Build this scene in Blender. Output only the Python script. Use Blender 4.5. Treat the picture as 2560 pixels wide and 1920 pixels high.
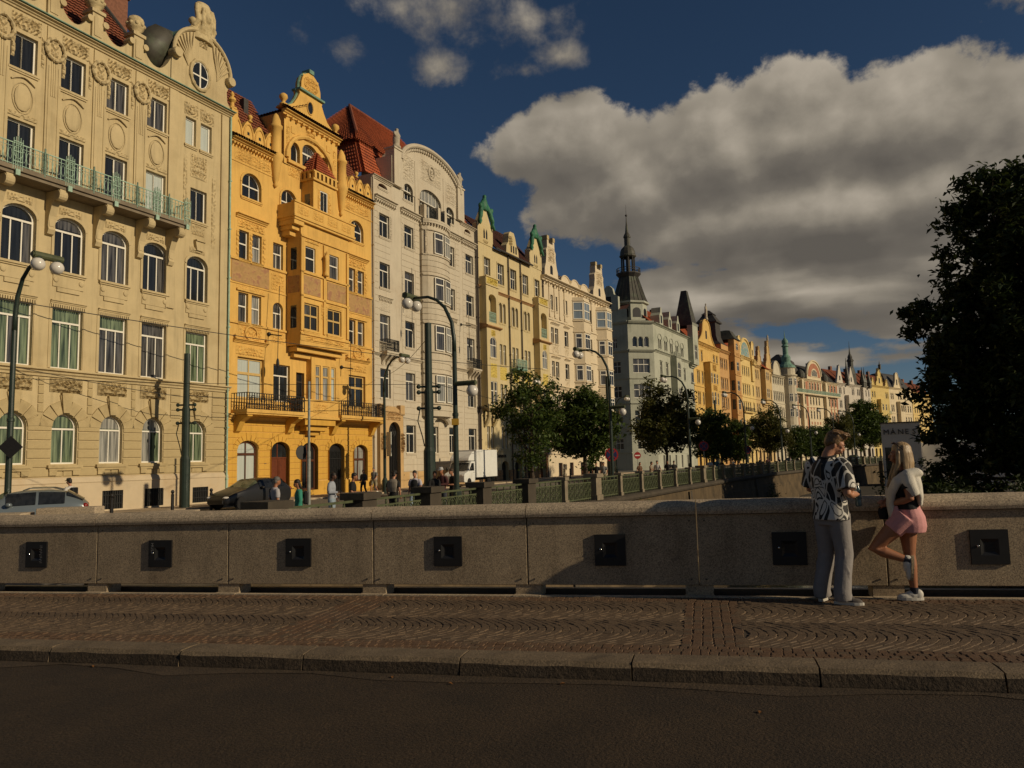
import bpy, bmesh, math, random
import numpy as np
from mathutils import Vector, Matrix
for _o in list(bpy.data.objects): bpy.data.objects.remove(_o)
SC = bpy.context.scene
COL = SC.collection
RAD = math.radians
rng = random.Random(7)
# ------------------------------------------------------------------ camera
CZ = 1.62
cam_d = bpy.data.cameras.new('camera'); cam = bpy.data.objects.new('camera', cam_d); COL.objects.link(cam)
cam_d.sensor_width = 36.0; cam_d.lens = 36.0*1900/2560; cam_d.clip_start = .1; cam_d.clip_end = 6000
_p, _r = math.atan(190/1900), RAD(1.4)
_f = Vector((0, math.cos(_p), math.sin(_p))); _r0 = Vector((1, 0, 0)); _u0 = Vector((0, -math.sin(_p), math.cos(_p)))
_R = math.cos(_r)*_r0 - math.sin(_r)*_u0; _U = math.sin(_r)*_r0 + math.cos(_r)*_u0
_m = Matrix((_R, _U, -_f)).transposed().to_4x4(); _m.translation = (0, 0, CZ)
cam.matrix_world = _m
SC.camera = cam
SC.render.resolution_x, SC.render.resolution_y = 1024, 768
SC.view_settings.view_transform = 'Standard'; SC.view_settings.look = 'None'
SC.view_settings.exposure = EXPOSURE = -0.62; SC.view_settings.gamma = 1; SC.view_settings.use_curve_mapping = False
# ------------------------------------------------------------------ sun and sky
SUN_AZ, SUN_EL = 114.0, 22.0          # azimuth clockwise from the view direction
sd = bpy.data.lights.new('sun', 'SUN'); sun = bpy.data.objects.new('sun', sd); COL.objects.link(sun)
sd.energy = 5.0; sd.angle = RAD(.5); sd.color = (1, .83, .575)
_s = Vector((math.sin(RAD(SUN_AZ))*math.cos(RAD(SUN_EL)), math.cos(RAD(SUN_AZ))*math.cos(RAD(SUN_EL)), math.sin(RAD(SUN_EL))))
sun.rotation_euler = _s.to_track_quat('Z', 'Y').to_euler(); sun.location = _s*50

class NT:
    """Small helper around a node tree."""
    def __init__(s, nt): s.nt = nt; s.L = nt.links
    def n(s, t, **kw):
        o = s.nt.nodes.new(t)
        for k, v in kw.items(): setattr(o, k, v)
        return o
    def put(s, sock, v):
        if isinstance(v, bpy.types.NodeSocket): s.L.new(v, sock)
        else: sock.default_value = v
    def m(s, op, a, b=None, c=None, clamp=False):
        o = s.n('ShaderNodeMath', operation=op, use_clamp=clamp); s.put(o.inputs[0], a)
        if b is not None: s.put(o.inputs[1], b)
        if c is not None: s.put(o.inputs[2], c)
        return o.outputs[0]
    def v(s, op, a, b=None):
        o = s.n('ShaderNodeVectorMath', operation=op); s.put(o.inputs[0], a)
        if b is not None:
            if op == 'SCALE': s.put(o.inputs['Scale'], b)
            else: s.put(o.inputs[1], b)
        return o.outputs['Value'] if op in ('DOT_PRODUCT', 'LENGTH') else o.outputs['Vector']
    def noise(s, vec, scale, detail=4, rough=.5, dist=0, lac=2.0):
        o = s.n('ShaderNodeTexNoise'); s.put(o.inputs['Vector'], vec); s.put(o.inputs['Scale'], scale)
        o.inputs['Detail'].default_value = detail; o.inputs['Roughness'].default_value = rough; o.inputs['Distortion'].default_value = dist
        o.inputs['Lacunarity'].default_value = lac
        return o.outputs['Fac']
    def ramp(s, fac, stops, interp='LINEAR'):
        o = s.n('ShaderNodeValToRGB'); s.put(o.inputs[0], fac); cr = o.color_ramp; cr.interpolation = interp
        while len(cr.elements) > 1: cr.elements.remove(cr.elements[-1])
        cr.elements[0].position = stops[0][0]; cr.elements[0].color = (*stops[0][1], 1)
        for p, c in stops[1:]:
            e = cr.elements.new(p); e.color = (*c, 1)
        return o.outputs[0]
    def mix(s, fac, a, b, mode='MIX'):
        o = s.n('ShaderNodeMix', data_type='RGBA', blend_type=mode); s.put(o.inputs['Factor'], fac)
        for k, x in ((6, a), (7, b)):
            if not isinstance(x, bpy.types.NodeSocket): x = (*x, 1) if len(x) == 3 else x
            s.put(o.inputs[k], x)
        return o.outputs[2]
    def smooth(s, x, lo, hi):
        o = s.n('ShaderNodeMapRange', interpolation_type='SMOOTHSTEP'); s.put(o.inputs[0], x); s.put(o.inputs[1], lo); s.put(o.inputs[2], hi)
        return o.outputs[0]

world = bpy.data.worlds.new('World'); SC.world = world; world.use_nodes = True
W = NT(world.node_tree); world.node_tree.nodes.clear()
sky = W.n('ShaderNodeTexSky', sky_type='NISHITA', sun_disc=False, sun_elevation=RAD(SUN_EL), sun_rotation=RAD(SUN_AZ))
sky.air_density = .82; sky.dust_density = .3; sky.ozone_density = 2.0; sky.altitude = 600
dirv = W.n('ShaderNodeTexCoord').outputs['Generated']
# clouds: ellipses of cumulus in azimuth and elevation (degrees), broken up by noise; more fair-weather cloud goes on all round
CLOUDS = [(5.0, 22.9, 7.0, 3.7, 1.35), (9.0, 19.4, 8.5, 4.2, 1.3), (17, 21.6, 7.5, 4.9, 1.5), (21, 21.8, 7.0, 5.1, 1.5), (29, 20.9, 8.0, 5.0, 1.5), (36, 18.4, 9.0, 5.4, 1.5), (24, 16.8, 18, 4.8, 1.7),
          (21, 11.2, 12.5, 3.4, 1.0), (32, 11.0, 15, 5.0, 1.0), (18, 7.3, 9, 1.9, .6), (13.5, 13.2, 5, 1.6, .5), (-4.1, 32.1, 5.8, 2.5, .55), (-8.6, 32.0, 3.0, 1.6, .4), (1.8, 31.3, 4.2, 1.7, .46), (-4.8, 28.3, 2.3, 1.5, .45), (4.4, 28.9, 2.8, 1.0, .42), (1.5, 28.1, 2.4, .9, .4), (-12.8, 29.3, 3.0, 1.4, .24), (37.5, 28.2, 4.0, 2.4, .55)]
def cloud_density(off_az, off_el, detail):
    sep = W.n('ShaderNodeSeparateXYZ'); W.put(sep.inputs[0], dirv)
    az = W.m('ADD', W.m('MULTIPLY', W.m('ARCTAN2', sep.outputs[0], sep.outputs[1]), 57.2958), off_az)
    el = W.m('ADD', W.m('MULTIPLY', W.m('ARCSINE', sep.outputs[2]), 57.2958), off_el)
    cmb = W.n('ShaderNodeCombineXYZ'); W.put(cmb.inputs[0], az); W.put(cmb.inputs[1], W.m('MULTIPLY', el, 1.2)); cmb.inputs[2].default_value = 3.7
    p = cmb.outputs[0]
    big = W.noise(p, .24, detail, .61, .1)
    lay = W.n('ShaderNodeCombineXYZ'); W.put(lay.inputs[0], W.m('MULTIPLY', az, .34)); W.put(lay.inputs[1], W.m('MULTIPLY', el, 1.35)); lay.inputs[2].default_value = 9.1
    strat = W.noise(lay.outputs[0], .28, detail, .52, .2)
    best = None
    for a0, e0, ra, re, k in CLOUDS:
        dx = W.m('DIVIDE', W.m('SUBTRACT', az, a0), ra); dy = W.m('DIVIDE', W.m('SUBTRACT', el, e0), re)
        r = W.m('MULTIPLY', W.m('SUBTRACT', 1.0, W.m('SQRT', W.m('ADD', W.m('MULTIPLY', dx, dx), W.m('MULTIPLY', dy, dy)))), k)
        best = r if best is None else W.m('SMOOTH_MAX', best, r, .1)
    far = W.m('SUBTRACT', W.m('MULTIPLY', W.m('SUBTRACT', W.noise(p, .05, 3, .5), .56), 3.0), W.m('MULTIPLY', W.smooth(W.m('ABSOLUTE', W.m('SUBTRACT', az, 2.0)), 62.0, 45.0), 2.0))
    best = W.m('MAXIMUM', best, far)
    lowmix = W.smooth(el, 15.5, 12.5)
    nz = W.m('ADD', W.m('MULTIPLY', W.m('SUBTRACT', big, .5), W.m('SUBTRACT', 1.5, W.m('MULTIPLY', lowmix, .7))), W.m('MULTIPLY', W.m('MULTIPLY', W.m('SUBTRACT', strat, .48), 2.6), lowmix))
    return W.m('ADD', best, nz), strat, el
dens, strat, el_ = cloud_density(0, 0, 9)
dens1, strat_lo, _ = cloud_density(0, 0, 2)
dens2, _, _ = cloud_density(.9, 2.0, 2)
alpha = W.smooth(dens, .0, W.m('ADD', .26, W.m('MULTIPLY', W.smooth(el_, 26.6, 28.4), .42)))
lit = W.m('ADD', .43, W.m('ADD', W.m('MULTIPLY', W.m('SUBTRACT', dens1, dens2), .52), W.m('MULTIPLY', W.m('SUBTRACT', dens, dens1), .5)))          # the side towards the sun is bright, the underside grey
lit = W.m('ADD', lit, W.m('MULTIPLY', W.m('SUBTRACT', strat_lo, .5), .34))
lit = W.m('ADD', lit, W.m('MULTIPLY', W.smooth(dens, .5, 0.0), .14), clamp=True)
ccol = W.ramp(lit, [(0, (.17, .152, .13)), (.36, (.245, .217, .18)), (.66, (.41, .36, .288)), (1, (.64, .56, .45))])
bg1 = W.n('ShaderNodeBackground'); hs = W.n('ShaderNodeHueSaturation'); W.put(hs.inputs['Color'], sky.outputs[0]); hs.inputs['Saturation'].default_value = 1.12
W.put(bg1.inputs[0], hs.outputs[0]); bg1.inputs[1].default_value = .05
bg2 = W.n('ShaderNodeBackground'); W.put(bg2.inputs[0], ccol); bg2.inputs[1].default_value = 1.0
mx = W.n('ShaderNodeMixShader'); W.put(mx.inputs[0], W.m('MULTIPLY', alpha, W.smooth(el_, -3.0, 0.5)))
W.L.new(bg1.outputs[0], mx.inputs[1]); W.L.new(bg2.outputs[0], mx.inputs[2])
wo = W.n('ShaderNodeOutputWorld'); W.L.new(mx.outputs[0], wo.inputs[0])

# ------------------------------------------------------------------ materials
MATS = {}
def mat(name, col, rough=.8, var=.12, scale=3.0, bump=.0, bscale=40.0, metal=0, spec=.35, streak=0.0, dirt=None, dscale=.5, coord='Object', second=None, fine=0.0, fscale=60):
    if name in MATS: return MATS[name]
    m = bpy.data.materials.new(name); m.use_nodes = True; t = NT(m.node_tree); b = m.node_tree.nodes['Principled BSDF']
    b.inputs['Roughness'].default_value = rough; b.inputs['Metallic'].default_value = metal
    b.inputs['Specular IOR Level'].default_value = spec
    if coord == 'World': P = t.n('ShaderNodeNewGeometry').outputs['Position']
    else: P = t.n('ShaderNodeTexCoord').outputs['Object']
    c = tuple(col)
    n1 = t.noise(P, scale, 5, .6)
    lo = tuple(max(0, x*(1-var)) for x in c); hi = tuple(min(1, x*(1+var)) for x in c)
    C = t.ramp(n1, [(.28, lo), (.72, hi)])
    if second: C = t.mix(t.smooth(t.noise(P, dscale*1.7, 3, .6), .5, .62), C, second)
    if dirt: C = t.mix(t.m('MULTIPLY', t.smooth(t.noise(P, dscale, 5, .65), .48, .7), .75), C, dirt)
    if streak:
        mp = t.n('ShaderNodeMapping'); t.put(mp.inputs[0], P); mp.inputs['Scale'].default_value = (2.2, 2.2, .16)
        C = t.mix(t.m('MULTIPLY', t.smooth(t.noise(mp.outputs[0], 1.6, 5, .65), .46, .74), streak), C, tuple(x*.45 for x in c))
    if fine:
        f = t.n('ShaderNodeTexVoronoi'); t.put(f.inputs['Vector'], P); f.inputs['Scale'].default_value = fscale
        C = t.mix(fine, C, t.mix(1.0, C, t.ramp(t.v('DOT_PRODUCT', f.outputs['Color'], (.33, .33, .33)), [(.2, (.25, .24, .23)), (.5, (1, 1, 1)), (.8, (1.7, 1.65, 1.55))]), 'MULTIPLY'))
    t.put(b.inputs['Base Color'], C)
    if bump:
        bn = t.n('ShaderNodeBump'); t.put(bn.inputs['Height'], t.noise(P, bscale, 4, .65)); bn.inputs['Strength'].default_value = bump; bn.inputs['Distance'].default_value = .02
        t.L.new(bn.outputs[0], b.inputs['Normal'])
    MATS[name] = m
    return m
def glass_mat(name, col, rough=.06, folds=0.0, col2=None):
    """window glass over whatever hangs behind it (curtain, blind or dark room)"""
    m = bpy.data.materials.new(name); m.use_nodes = True; t = NT(m.node_tree); b = m.node_tree.nodes['Principled BSDF']
    b.inputs['Roughness'].default_value = rough; b.inputs['Specular IOR Level'].default_value = .6
    P = t.n('ShaderNodeTexCoord').outputs['Object']
    mp = t.n('ShaderNodeMapping'); t.put(mp.inputs[0], P); mp.inputs['Scale'].default_value = (6, 6, .35)
    f = t.noise(mp.outputs[0], 1.6, 3, .5)
    C = t.ramp(f, [(.35, tuple(x*(1-folds) for x in col)), (.65, col2 or col)])
    t.put(b.inputs['Base Color'], C)
    MATS[name] = m
    return m
G_DARK = glass_mat('dark_glass', (.022, .024, .026), folds=.4)
G_GREY = glass_mat('curtained_glass', (.06, .058, .058), folds=.6, col2=(.12, .115, .11))
G_PALE = glass_mat('net_curtain_glass', (.25, .25, .23), folds=.45, col2=(.38, .37, .33))
G_GREEN = glass_mat('green_tinted_glass', (.07, .1, .06), folds=.5, col2=(.2, .25, .15))
G_BLIND = glass_mat('blind_glass', (.48, .52, .48), folds=.1)
G_MID = glass_mat('grey_blue_glass', (.045, .05, .06), .03, folds=.5, col2=(.085,.09,.10))
G_SKY = glass_mat('sky_blue_glass', (.2, .25, .3), folds=.2)
GL = {'d': G_DARK, 'g': G_GREY, 'p': G_PALE, 'e': G_GREEN, 'b': G_BLIND, 's': G_SKY, 'm': G_MID}

# ------------------------------------------------------------------ mesh builder and object helpers
class MB:
    def __init__(s): s.v = []; s.f = []; s.m = []
    def add(s, vs, fs, m=0):
        o = len(s.v); s.v.extend([tuple(v) for v in vs]); s.f.extend([tuple(i+o for i in f) for f in fs]); s.m.extend([m]*len(fs)); return s
    def quad(s, *p, m=0): return s.add(p, [tuple(range(len(p)))], m)
    def box(s, x0, x1, y0, y1, z0, z1, m=0):
        if x1 < x0: x0, x1 = x1, x0
        if y1 < y0: y0, y1 = y1, y0
        if z1 < z0: z0, z1 = z1, z0
        v = [(x0,y0,z0),(x1,y0,z0),(x1,y1,z0),(x0,y1,z0),(x0,y0,z1),(x1,y0,z1),(x1,y1,z1),(x0,y1,z1)]
        return s.add(v, [(0,3,2,1),(4,5,6,7),(0,1,5,4),(1,2,6,5),(2,3,7,6),(3,0,4,7)], m)
    def prism(s, poly, y0, y1, m=0):
        """poly of (x, z), extruded along y"""
        n = len(poly); a = sum(poly[i][0]*poly[(i+1)%n][1]-poly[(i+1)%n][0]*poly[i][1] for i in range(n))
        if a < 0: poly = poly[::-1]
        if y0 > y1: y0, y1 = y1, y0
        v = [(x,y0,z) for x,z in poly]+[(x,y1,z) for x,z in poly]
        f = [tuple(range(n)), tuple(range(2*n-1,n-1,-1))]+[(i,i+n,(i+1)%n+n,(i+1)%n) for i in range(n)]
        return s.add(v, f, m)
    def sweep(s, prof, u0, u1, m=0):
        """profile of (outward, z) swept along x"""
        n = len(prof); v = [(u0,-w,z) for w,z in prof]+[(u1,-w,z) for w,z in prof]
        f = [(i,i+n,(i+1)%n+n,(i+1)%n) for i in range(n)]+[tuple(range(n))[::-1], tuple(range(n,2*n))]
        return s.add(v, f, m)
    def tube(s, pts, r, n=8, m=0, cap=True, sq=None):
        pts = [Vector(p) for p in pts]; k = len(pts)
        rs = r if isinstance(r, (list, tuple)) else [r]*k
        vs = []; up = Vector((0,0,1)); pn = None
        for i, p in enumerate(pts):
            d = (pts[min(i+1,k-1)]-pts[max(i-1,0)]).normalized()
            if pn is None:
                a = up if abs(d.z) < .9 else Vector((1,0,0)); x = d.cross(a).normalized()
            else: x = (pn-d*pn.dot(d)).normalized()
            pn = x; y = d.cross(x)
            for j in range(n):
                t = 2*math.pi*(j+.5)/n; vs.append(p+(x*math.cos(t)+y*math.sin(t)*(sq or 1))*rs[i])
        fs = [(i*n+j, i*n+(j+1)%n, (i+1)*n+(j+1)%n, (i+1)*n+j) for i in range(k-1) for j in range(n)]
        if cap: fs += [tuple(range(n))[::-1], tuple(range((k-1)*n, k*n))]
        return s.add(vs, fs, m)
    def lathe(s, prof, c=(0,0,0), n=12, m=0):
        vs = [(c[0]+r*math.cos(2*math.pi*j/n), c[1]+r*math.sin(2*math.pi*j/n), c[2]+z) for r, z in prof for j in range(n)]
        k = len(prof); fs = [(i*n+j, i*n+(j+1)%n, (i+1)*n+(j+1)%n, (i+1)*n+j) for i in range(k-1) for j in range(n)]
        fs += [tuple(range(n))[::-1], tuple(range((k-1)*n, k*n))]
        return s.add(vs, fs, m)
    def ell(s, c, r, nu=12, nv=8, m=0, rot=None):
        if not isinstance(r, (tuple, list)): r = (r,r,r)
        vs = []
        for i in range(1, nv):
            t = math.pi*i/nv
            for j in range(nu):
                p = 2*math.pi*j/nu; q = Vector((math.sin(t)*math.cos(p)*r[0], math.sin(t)*math.sin(p)*r[1], math.cos(t)*r[2]))
                if rot is not None: q = rot @ q
                vs.append(q+Vector(c))
        tz = Vector((0,0,r[2])); 
        if rot is not None: tz = rot @ tz
        vs += [Vector(c)+tz, Vector(c)-tz]; T, B = len(vs)-2, len(vs)-1
        fs = [(i*nu+j, (i+1)*nu+j, (i+1)*nu+(j+1)%nu, i*nu+(j+1)%nu) for i in range(nv-2) for j in range(nu)]
        fs += [(T, j, (j+1)%nu) for j in range(nu)]+[(B, (nv-2)*nu+(j+1)%nu, (nv-2)*nu+j) for j in range(nu)]
        return s.add(vs, fs, m)
    def loft(s, rings, n=14, m=0):
        """rings of (centre, rx, ry) stacked roughly upwards"""
        vs = [(c[0]+rx*math.cos(2*math.pi*j/n), c[1]+ry*math.sin(2*math.pi*j/n), c[2]) for c, rx, ry in rings for j in range(n)]
        k = len(rings); fs = [(i*n+j, i*n+(j+1)%n, (i+1)*n+(j+1)%n, (i+1)*n+j) for i in range(k-1) for j in range(n)]
        fs += [tuple(range(n))[::-1], tuple(range((k-1)*n, k*n))]
        return s.add(vs, fs, m)
    def mesh(s, name, mats, smooth=False):
        me = bpy.data.meshes.new(name); me.from_pydata(s.v, [], s.f)
        for m in (mats if isinstance(mats, (list, tuple)) else [mats]): me.materials.append(m)
        if max(s.m, default=0) > 0: me.polygons.foreach_set('material_index', s.m)
        if smooth: me.shade_smooth()
        me.update(); return me
    def obj(s, name, mats, parent=None, smooth=False, loc=None, rz=0, kind=None):
        return link(name, s.mesh(name, mats, smooth), parent, loc, rz, kind)
def link(name, me, parent=None, loc=None, rz=0, kind=None):
    o = bpy.data.objects.new(name, me); COL.objects.link(o)
    if parent is not None: o.parent = parent
    if loc is not None: o.location = loc
    if rz: o.rotation_euler[2] = rz
    if kind: o['kind'] = kind
    return o
def tag(o, label, cat, group=None):
    o['label'] = label; o['category'] = cat
    if group: o['group'] = group
    return o
def thing(name, label, cat, loc=(0,0,0), rz=0, group=None):
    o = bpy.data.objects.new(name, None); COL.objects.link(o); o.empty_display_size = .3
    o.location = loc; o.rotation_euler[2] = rz
    return tag(o, label, cat, group)
def copy_tree(o, parent=None):
    c = o.copy(); COL.objects.link(c)
    if parent is not None: c.parent = parent
    for ch in list(KIDS.get(o.name, o.children)): copy_tree(ch, c)
    return c
KIDS = {}
def bevel(o, w=.01, seg=2):
    b = o.modifiers.new('bevel', 'BEVEL'); b.width = w; b.segments = seg; b.limit_method = 'ANGLE'; return o
def remesh(o, vs, smooth=3, fac=.5):
    r = o.modifiers.new('remesh', 'REMESH'); r.mode = 'VOXEL'; r.voxel_size = vs; r.use_smooth_shade = True
    if smooth:
        q = o.modifiers.new('smooth', 'SMOOTH'); q.factor = fac; q.iterations = smooth
    return o
def azv(a): return Vector((math.sin(RAD(a)), math.cos(RAD(a))))
def text(name, body, size, mt, parent=None, loc=(0,0,0), rot=(0,0,0), ext=.01, align='LEFT'):
    c = bpy.data.curves.new(name, 'FONT'); c.body = body; c.size = size; c.extrude = ext; c.align_x = align; c.resolution_u = 2
    c.materials.append(mt); o = bpy.data.objects.new(name, c); COL.objects.link(o); o.parent = parent; o.location = loc; o.rotation_euler = rot
    return o
# ================================================================== the bridge we stand on
A_ = Vector((.97096, -.23926, 0)); B_ = Vector((.23926, .97096, 0)); SLOPE = .012375
bridge_rz = math.atan2(A_.y, A_.x)
M_granite = mat('grey_granite', (.33, .252, .163), .85, .16, 2.2, .25, 90, fine=.55, fscale=95, dirt=(.235, .172, .108), dscale=1.3, streak=.45)
M_coping = mat('pale_granite', (.41, .325, .225), .8, .12, 3, .2, 90, fine=.6, fscale=85, dirt=(.27, .21, .15), dscale=1.4)
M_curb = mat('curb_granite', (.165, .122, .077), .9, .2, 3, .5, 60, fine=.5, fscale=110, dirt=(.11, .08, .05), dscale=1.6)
M_curbf = mat('shaded_sooty_curb_face', (.052, .037, .024), .95, .35, 4, .8, 35, fine=.5, fscale=80, dirt=(.05, .038, .027), dscale=2.2)  # road grime on the kerb fronts, with their shade painted in as well
M_asphalt = mat('asphalt', (.040, .0255, .0135), .93, .22, 2.6, .9, 45, fine=.6, fscale=95, dirt=(.052, .0335, .0175), dscale=.7, second=(.033, .0215, .012))
M_cobble = mat('grey_cobble', (.132, .088, .052), .75, .22, 9, .35, 70, coord='World', dirt=(.094, .061, .035), dscale=.8)
M_cobble2 = mat('dark_cobble', (.11, .075, .046), .72, .25, 9, .35, 70, coord='World')
M_red = mat('red_cobble', (.122, .07, .038), .8, .25, 9, .35, 70, coord='World', dirt=(.125, .082, .052), dscale=1.3)
M_joint = mat('joint_dirt', (.075, .055, .037), .95, .3, 4)
M_black = mat('black_metal', (.012, .011, .011), .45, .2, 8)
M_black2 = mat('black_lens', (.02, .02, .021), .18, .2, 8)
M_chrome = mat('polished_steel', (.75, .74, .7), .12, .05, 3, metal=1)
M_bolt = mat('dull_steel', (.09, .075, .06), .5, .2, 8, metal=.6)
def bp(a, b, c=0):            # bridge frame: a along the parapet, b away from us, c up
    return (a, b, c + SLOPE*a)
def on_bridge(o):             # a child of nothing whose mesh is written in the bridge frame
    o.rotation_euler[2] = bridge_rz; return o
def slab(mb, a0, a1, b0, b1, c0, c1, m=0):
    v = [bp(a,b,c) for c in (c0,c1) for a,b in ((a0,b0),(a1,b0),(a1,b1),(a0,b1))]
    mb.add(v, [(0,3,2,1),(4,5,6,7),(0,1,5,4),(1,2,6,5),(2,3,7,6),(3,0,4,7)], m)
PA0, PA1 = -26.9, 12.3
# road
mb = MB(); n = 40
for i in range(n):
    a0, a1 = PA0+(PA1-PA0)*i/n, PA0+(PA1-PA0)*(i+1)/n
    for b0, b1, c0, c1 in ((-14, 0, -.10, -.12), (0, 5.2, -.12, -.132), (5.2, 6.3, -.132, -.138)):
        mb.quad(bp(a0,b0,c0), bp(a1,b0,c0), bp(a1,b1,c1), bp(a0,b1,c1))
road = on_bridge(mb.obj('road', M_asphalt)); road['kind'] = 'structure'
M_gut = mat('dusty_gutter_asphalt', (.062, .042, .025), .95, .3, 3, .8, 50, fine=.6, fscale=90, dirt=(.045, .03, .017), dscale=1.4)
mb = MB()
for i in range(60):
    a0, a1 = PA0+(PA1-PA0)*i/60, PA0+(PA1-PA0)*(i+1)/60; w0, w1 = (.16+.09*math.sin(i*1.7)+.05*math.sin(i*4.1), .16+.09*math.sin((i+1)*1.7)+.05*math.sin((i+1)*4.1))
    mb.quad(bp(a0,6.24-w0,-.1325), bp(a1,6.24-w1,-.1325), bp(a1,6.3,-.1335), bp(a0,6.3,-.1335))
gut = on_bridge(mb.obj('gutter', M_gut)); gut['kind'] = 'structure'
# bridge deck under everything
mb = MB(); slab(mb, PA0, PA1, -14.2, 9.72, -1.25, -.24)
deck = on_bridge(mb.obj('bridge_deck', M_granite)); deck['kind'] = 'structure'
# pavement bed with cobbles
mb = MB(); slab(mb, PA0, PA1, 6.52, 9.2, -.22, -.013)
pave = on_bridge(mb.obj('pavement', M_joint)); pave['kind'] = 'structure'
def cobble(mb, quad, h, m, inset=.0038):
    c = Vector((sum(p[0] for p in quad)/4, sum(p[1] for p in quad)/4))
    q = [Vector(p) for p in quad]
    q = [p+(c-p).normalized()*inset for p in q]
    t = [p+(c-p)*.16 for p in q]
    lo = [bp(p.x,p.y,-.025) for p in q]; mid = [bp(p.x,p.y,h-.006) for p in q]; hi = [bp(p.x,p.y,h) for p in t]
    mb.add(lo+mid+hi, [(0,1,5,4),(1,2,6,5),(2,3,7,6),(3,0,4,7),(4,5,9,8),(5,6,10,9),(6,7,11,10),(7,4,8,11),(8,9,10,11)], m)
def strips():
    out = []
    for c in (-10.4, -6.15, -2.0+.05, 2.25, 6.45): pass
    return [(-9.9, .55), (-4.05, .55), (.02, .55), (5.9, .55)]
ST = strips()
def strip_at(a, b):
    for c, w in ST:
        if abs(a-c) < w/2: return True
    return False
cq = []
r2 = random.Random(3)
J = lambda s: r2.uniform(-s, s)
# straight border rows of red setts at both edges
for b0, rows, size in ((6.55, 4, .083), (8.92, 3, .083)):
    for k in range(rows):
        a = PA0+.1+J(.04)+(k%2)*.04
        while a < 5.2:
            w = size*(1+J(.18)); bb = b0+k*size
            cq.append(([(a,bb+J(.004)),(a+w,bb+J(.004)),(a+w,bb+size+J(.004)),(a,bb+size+J(.004))], -.004+J(.004), 2 if r2.random() < .85 else 0)); a += w
# cross strips of red setts
for c, w in ST:
    k = 0; cols = 6; cw = w/cols
    for i in range(cols):
        b = 6.885+J(.02)
        while b < 8.88:
            l = .088*(1+J(.15)); a = c-w/2+i*cw
            s_ = J(.006); cq.append(([(a+J(.007)+s_,b),(a+cw+J(.007)+s_,b+J(.004)),(a+cw+J(.007)+s_,min(b+l,8.92)),(a+J(.007)+s_,min(b+l,8.92))], -.004+J(.003), 2 if r2.random() < .8 else 1)); b += l
# segmental arcs of grey setts in two rows of fans
nb = 12
for band in range(2):
    b0 = 6.885+band*1.018; H = 1.018
    i0 = int(PA0/.082)+4
    for i in range(i0, 66):
        base = i*.082+band*.03
        for j in range(nb):
            t0, t1 = j/nb, (j+1)/nb
            arc = lambda t: .34*math.sin(math.pi*t)
            q = [(base+arc(t0)+J(.009), b0+t0*H+J(.006)), (base+.082+arc(t0)+J(.009), b0+t0*H+J(.006)), (base+.082+arc(t1)+J(.009), b0+t1*H+J(.006)), (base+arc(t1)+J(.009), b0+t1*H+J(.006))]
            ca = sum(p[0] for p in q)/4; cb = sum(p[1] for p in q)/4
            if strip_at(ca-.0, cb) or any(strip_at(p[0], p[1]) for p in q): 
                if strip_at(ca, cb): continue
                q = [(p[0]-.02 if p[0] < ca else p[0], p[1]) for p in q]
            if PA0+.1 < ca < 5.2: cq.append((q, -.003+J(.0035), 0 if r2.random() < .7 else 1))
def shown_size(e):
    q = e[0]; a = sum(p[0] for p in q)/4; b = sum(p[1] for p in q)/4
    inside = -4.2 < a-(6.55-b)*.3 and a < 2.45
    return (a*a+b*b) if inside else 1e6+a*a+b*b
cq.sort(key=shown_size)
for e in cq[:300]:
    m_ = MB(); cobble(m_, e[0], e[1], 0); m_.obj('cobble', [M_cobble, M_cobble2, M_red][e[2]], pave)
mb = MB()
for q, h, m in cq[300:]:
    if -18 < q[0][0] < 5.3: cobble(mb, q, h, m)
mb.obj('cobbles', [M_cobble, M_cobble2, M_red], pave, kind='stuff')
# kerb of separate granite stones
curb = thing('curb', 'rough granite kerb with cracked joints between cobbled pavement and road', 'kerb'); on_bridge(curb)
ks = [-25.2, -23.2, -21.3, -19.4, -17.3, -15.6, -13.5, -11.7, -9.75, -7.9, -6.2, -4.75, -3.5, -2.05, -.62, .78, 2.02, 3.6, 5.2, 7.0, 9, 11]
for a0, a1 in zip(ks, ks[1:]):
    mb = MB(); n = 8; rows = []
    prof = [(6.245,-.26),(6.240,-.12),(6.250,-.035),(6.272,.0),(6.40,.010),(6.545,.004),(6.545,-.2)]
    for i in range(n+1):
        a = a0+.007+(a1-a0-.014)*i/n
        rows.append([bp(a, b+(J(.007) if k < 4 else 0), c+(J(.006) if k in (2,3,4) else 0)) for k,(b,c) in enumerate(prof)])
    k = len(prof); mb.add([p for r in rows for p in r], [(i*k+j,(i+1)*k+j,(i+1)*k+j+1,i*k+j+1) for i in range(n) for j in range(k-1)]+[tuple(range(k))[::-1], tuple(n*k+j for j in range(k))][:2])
    mb.m = [1 if (i % (k-1)) < 2 and i < n*(k-1) else 0 for i in range(len(mb.f))]; mb.obj('kerb_stone', [M_curb, M_curbf], curb)
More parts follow.
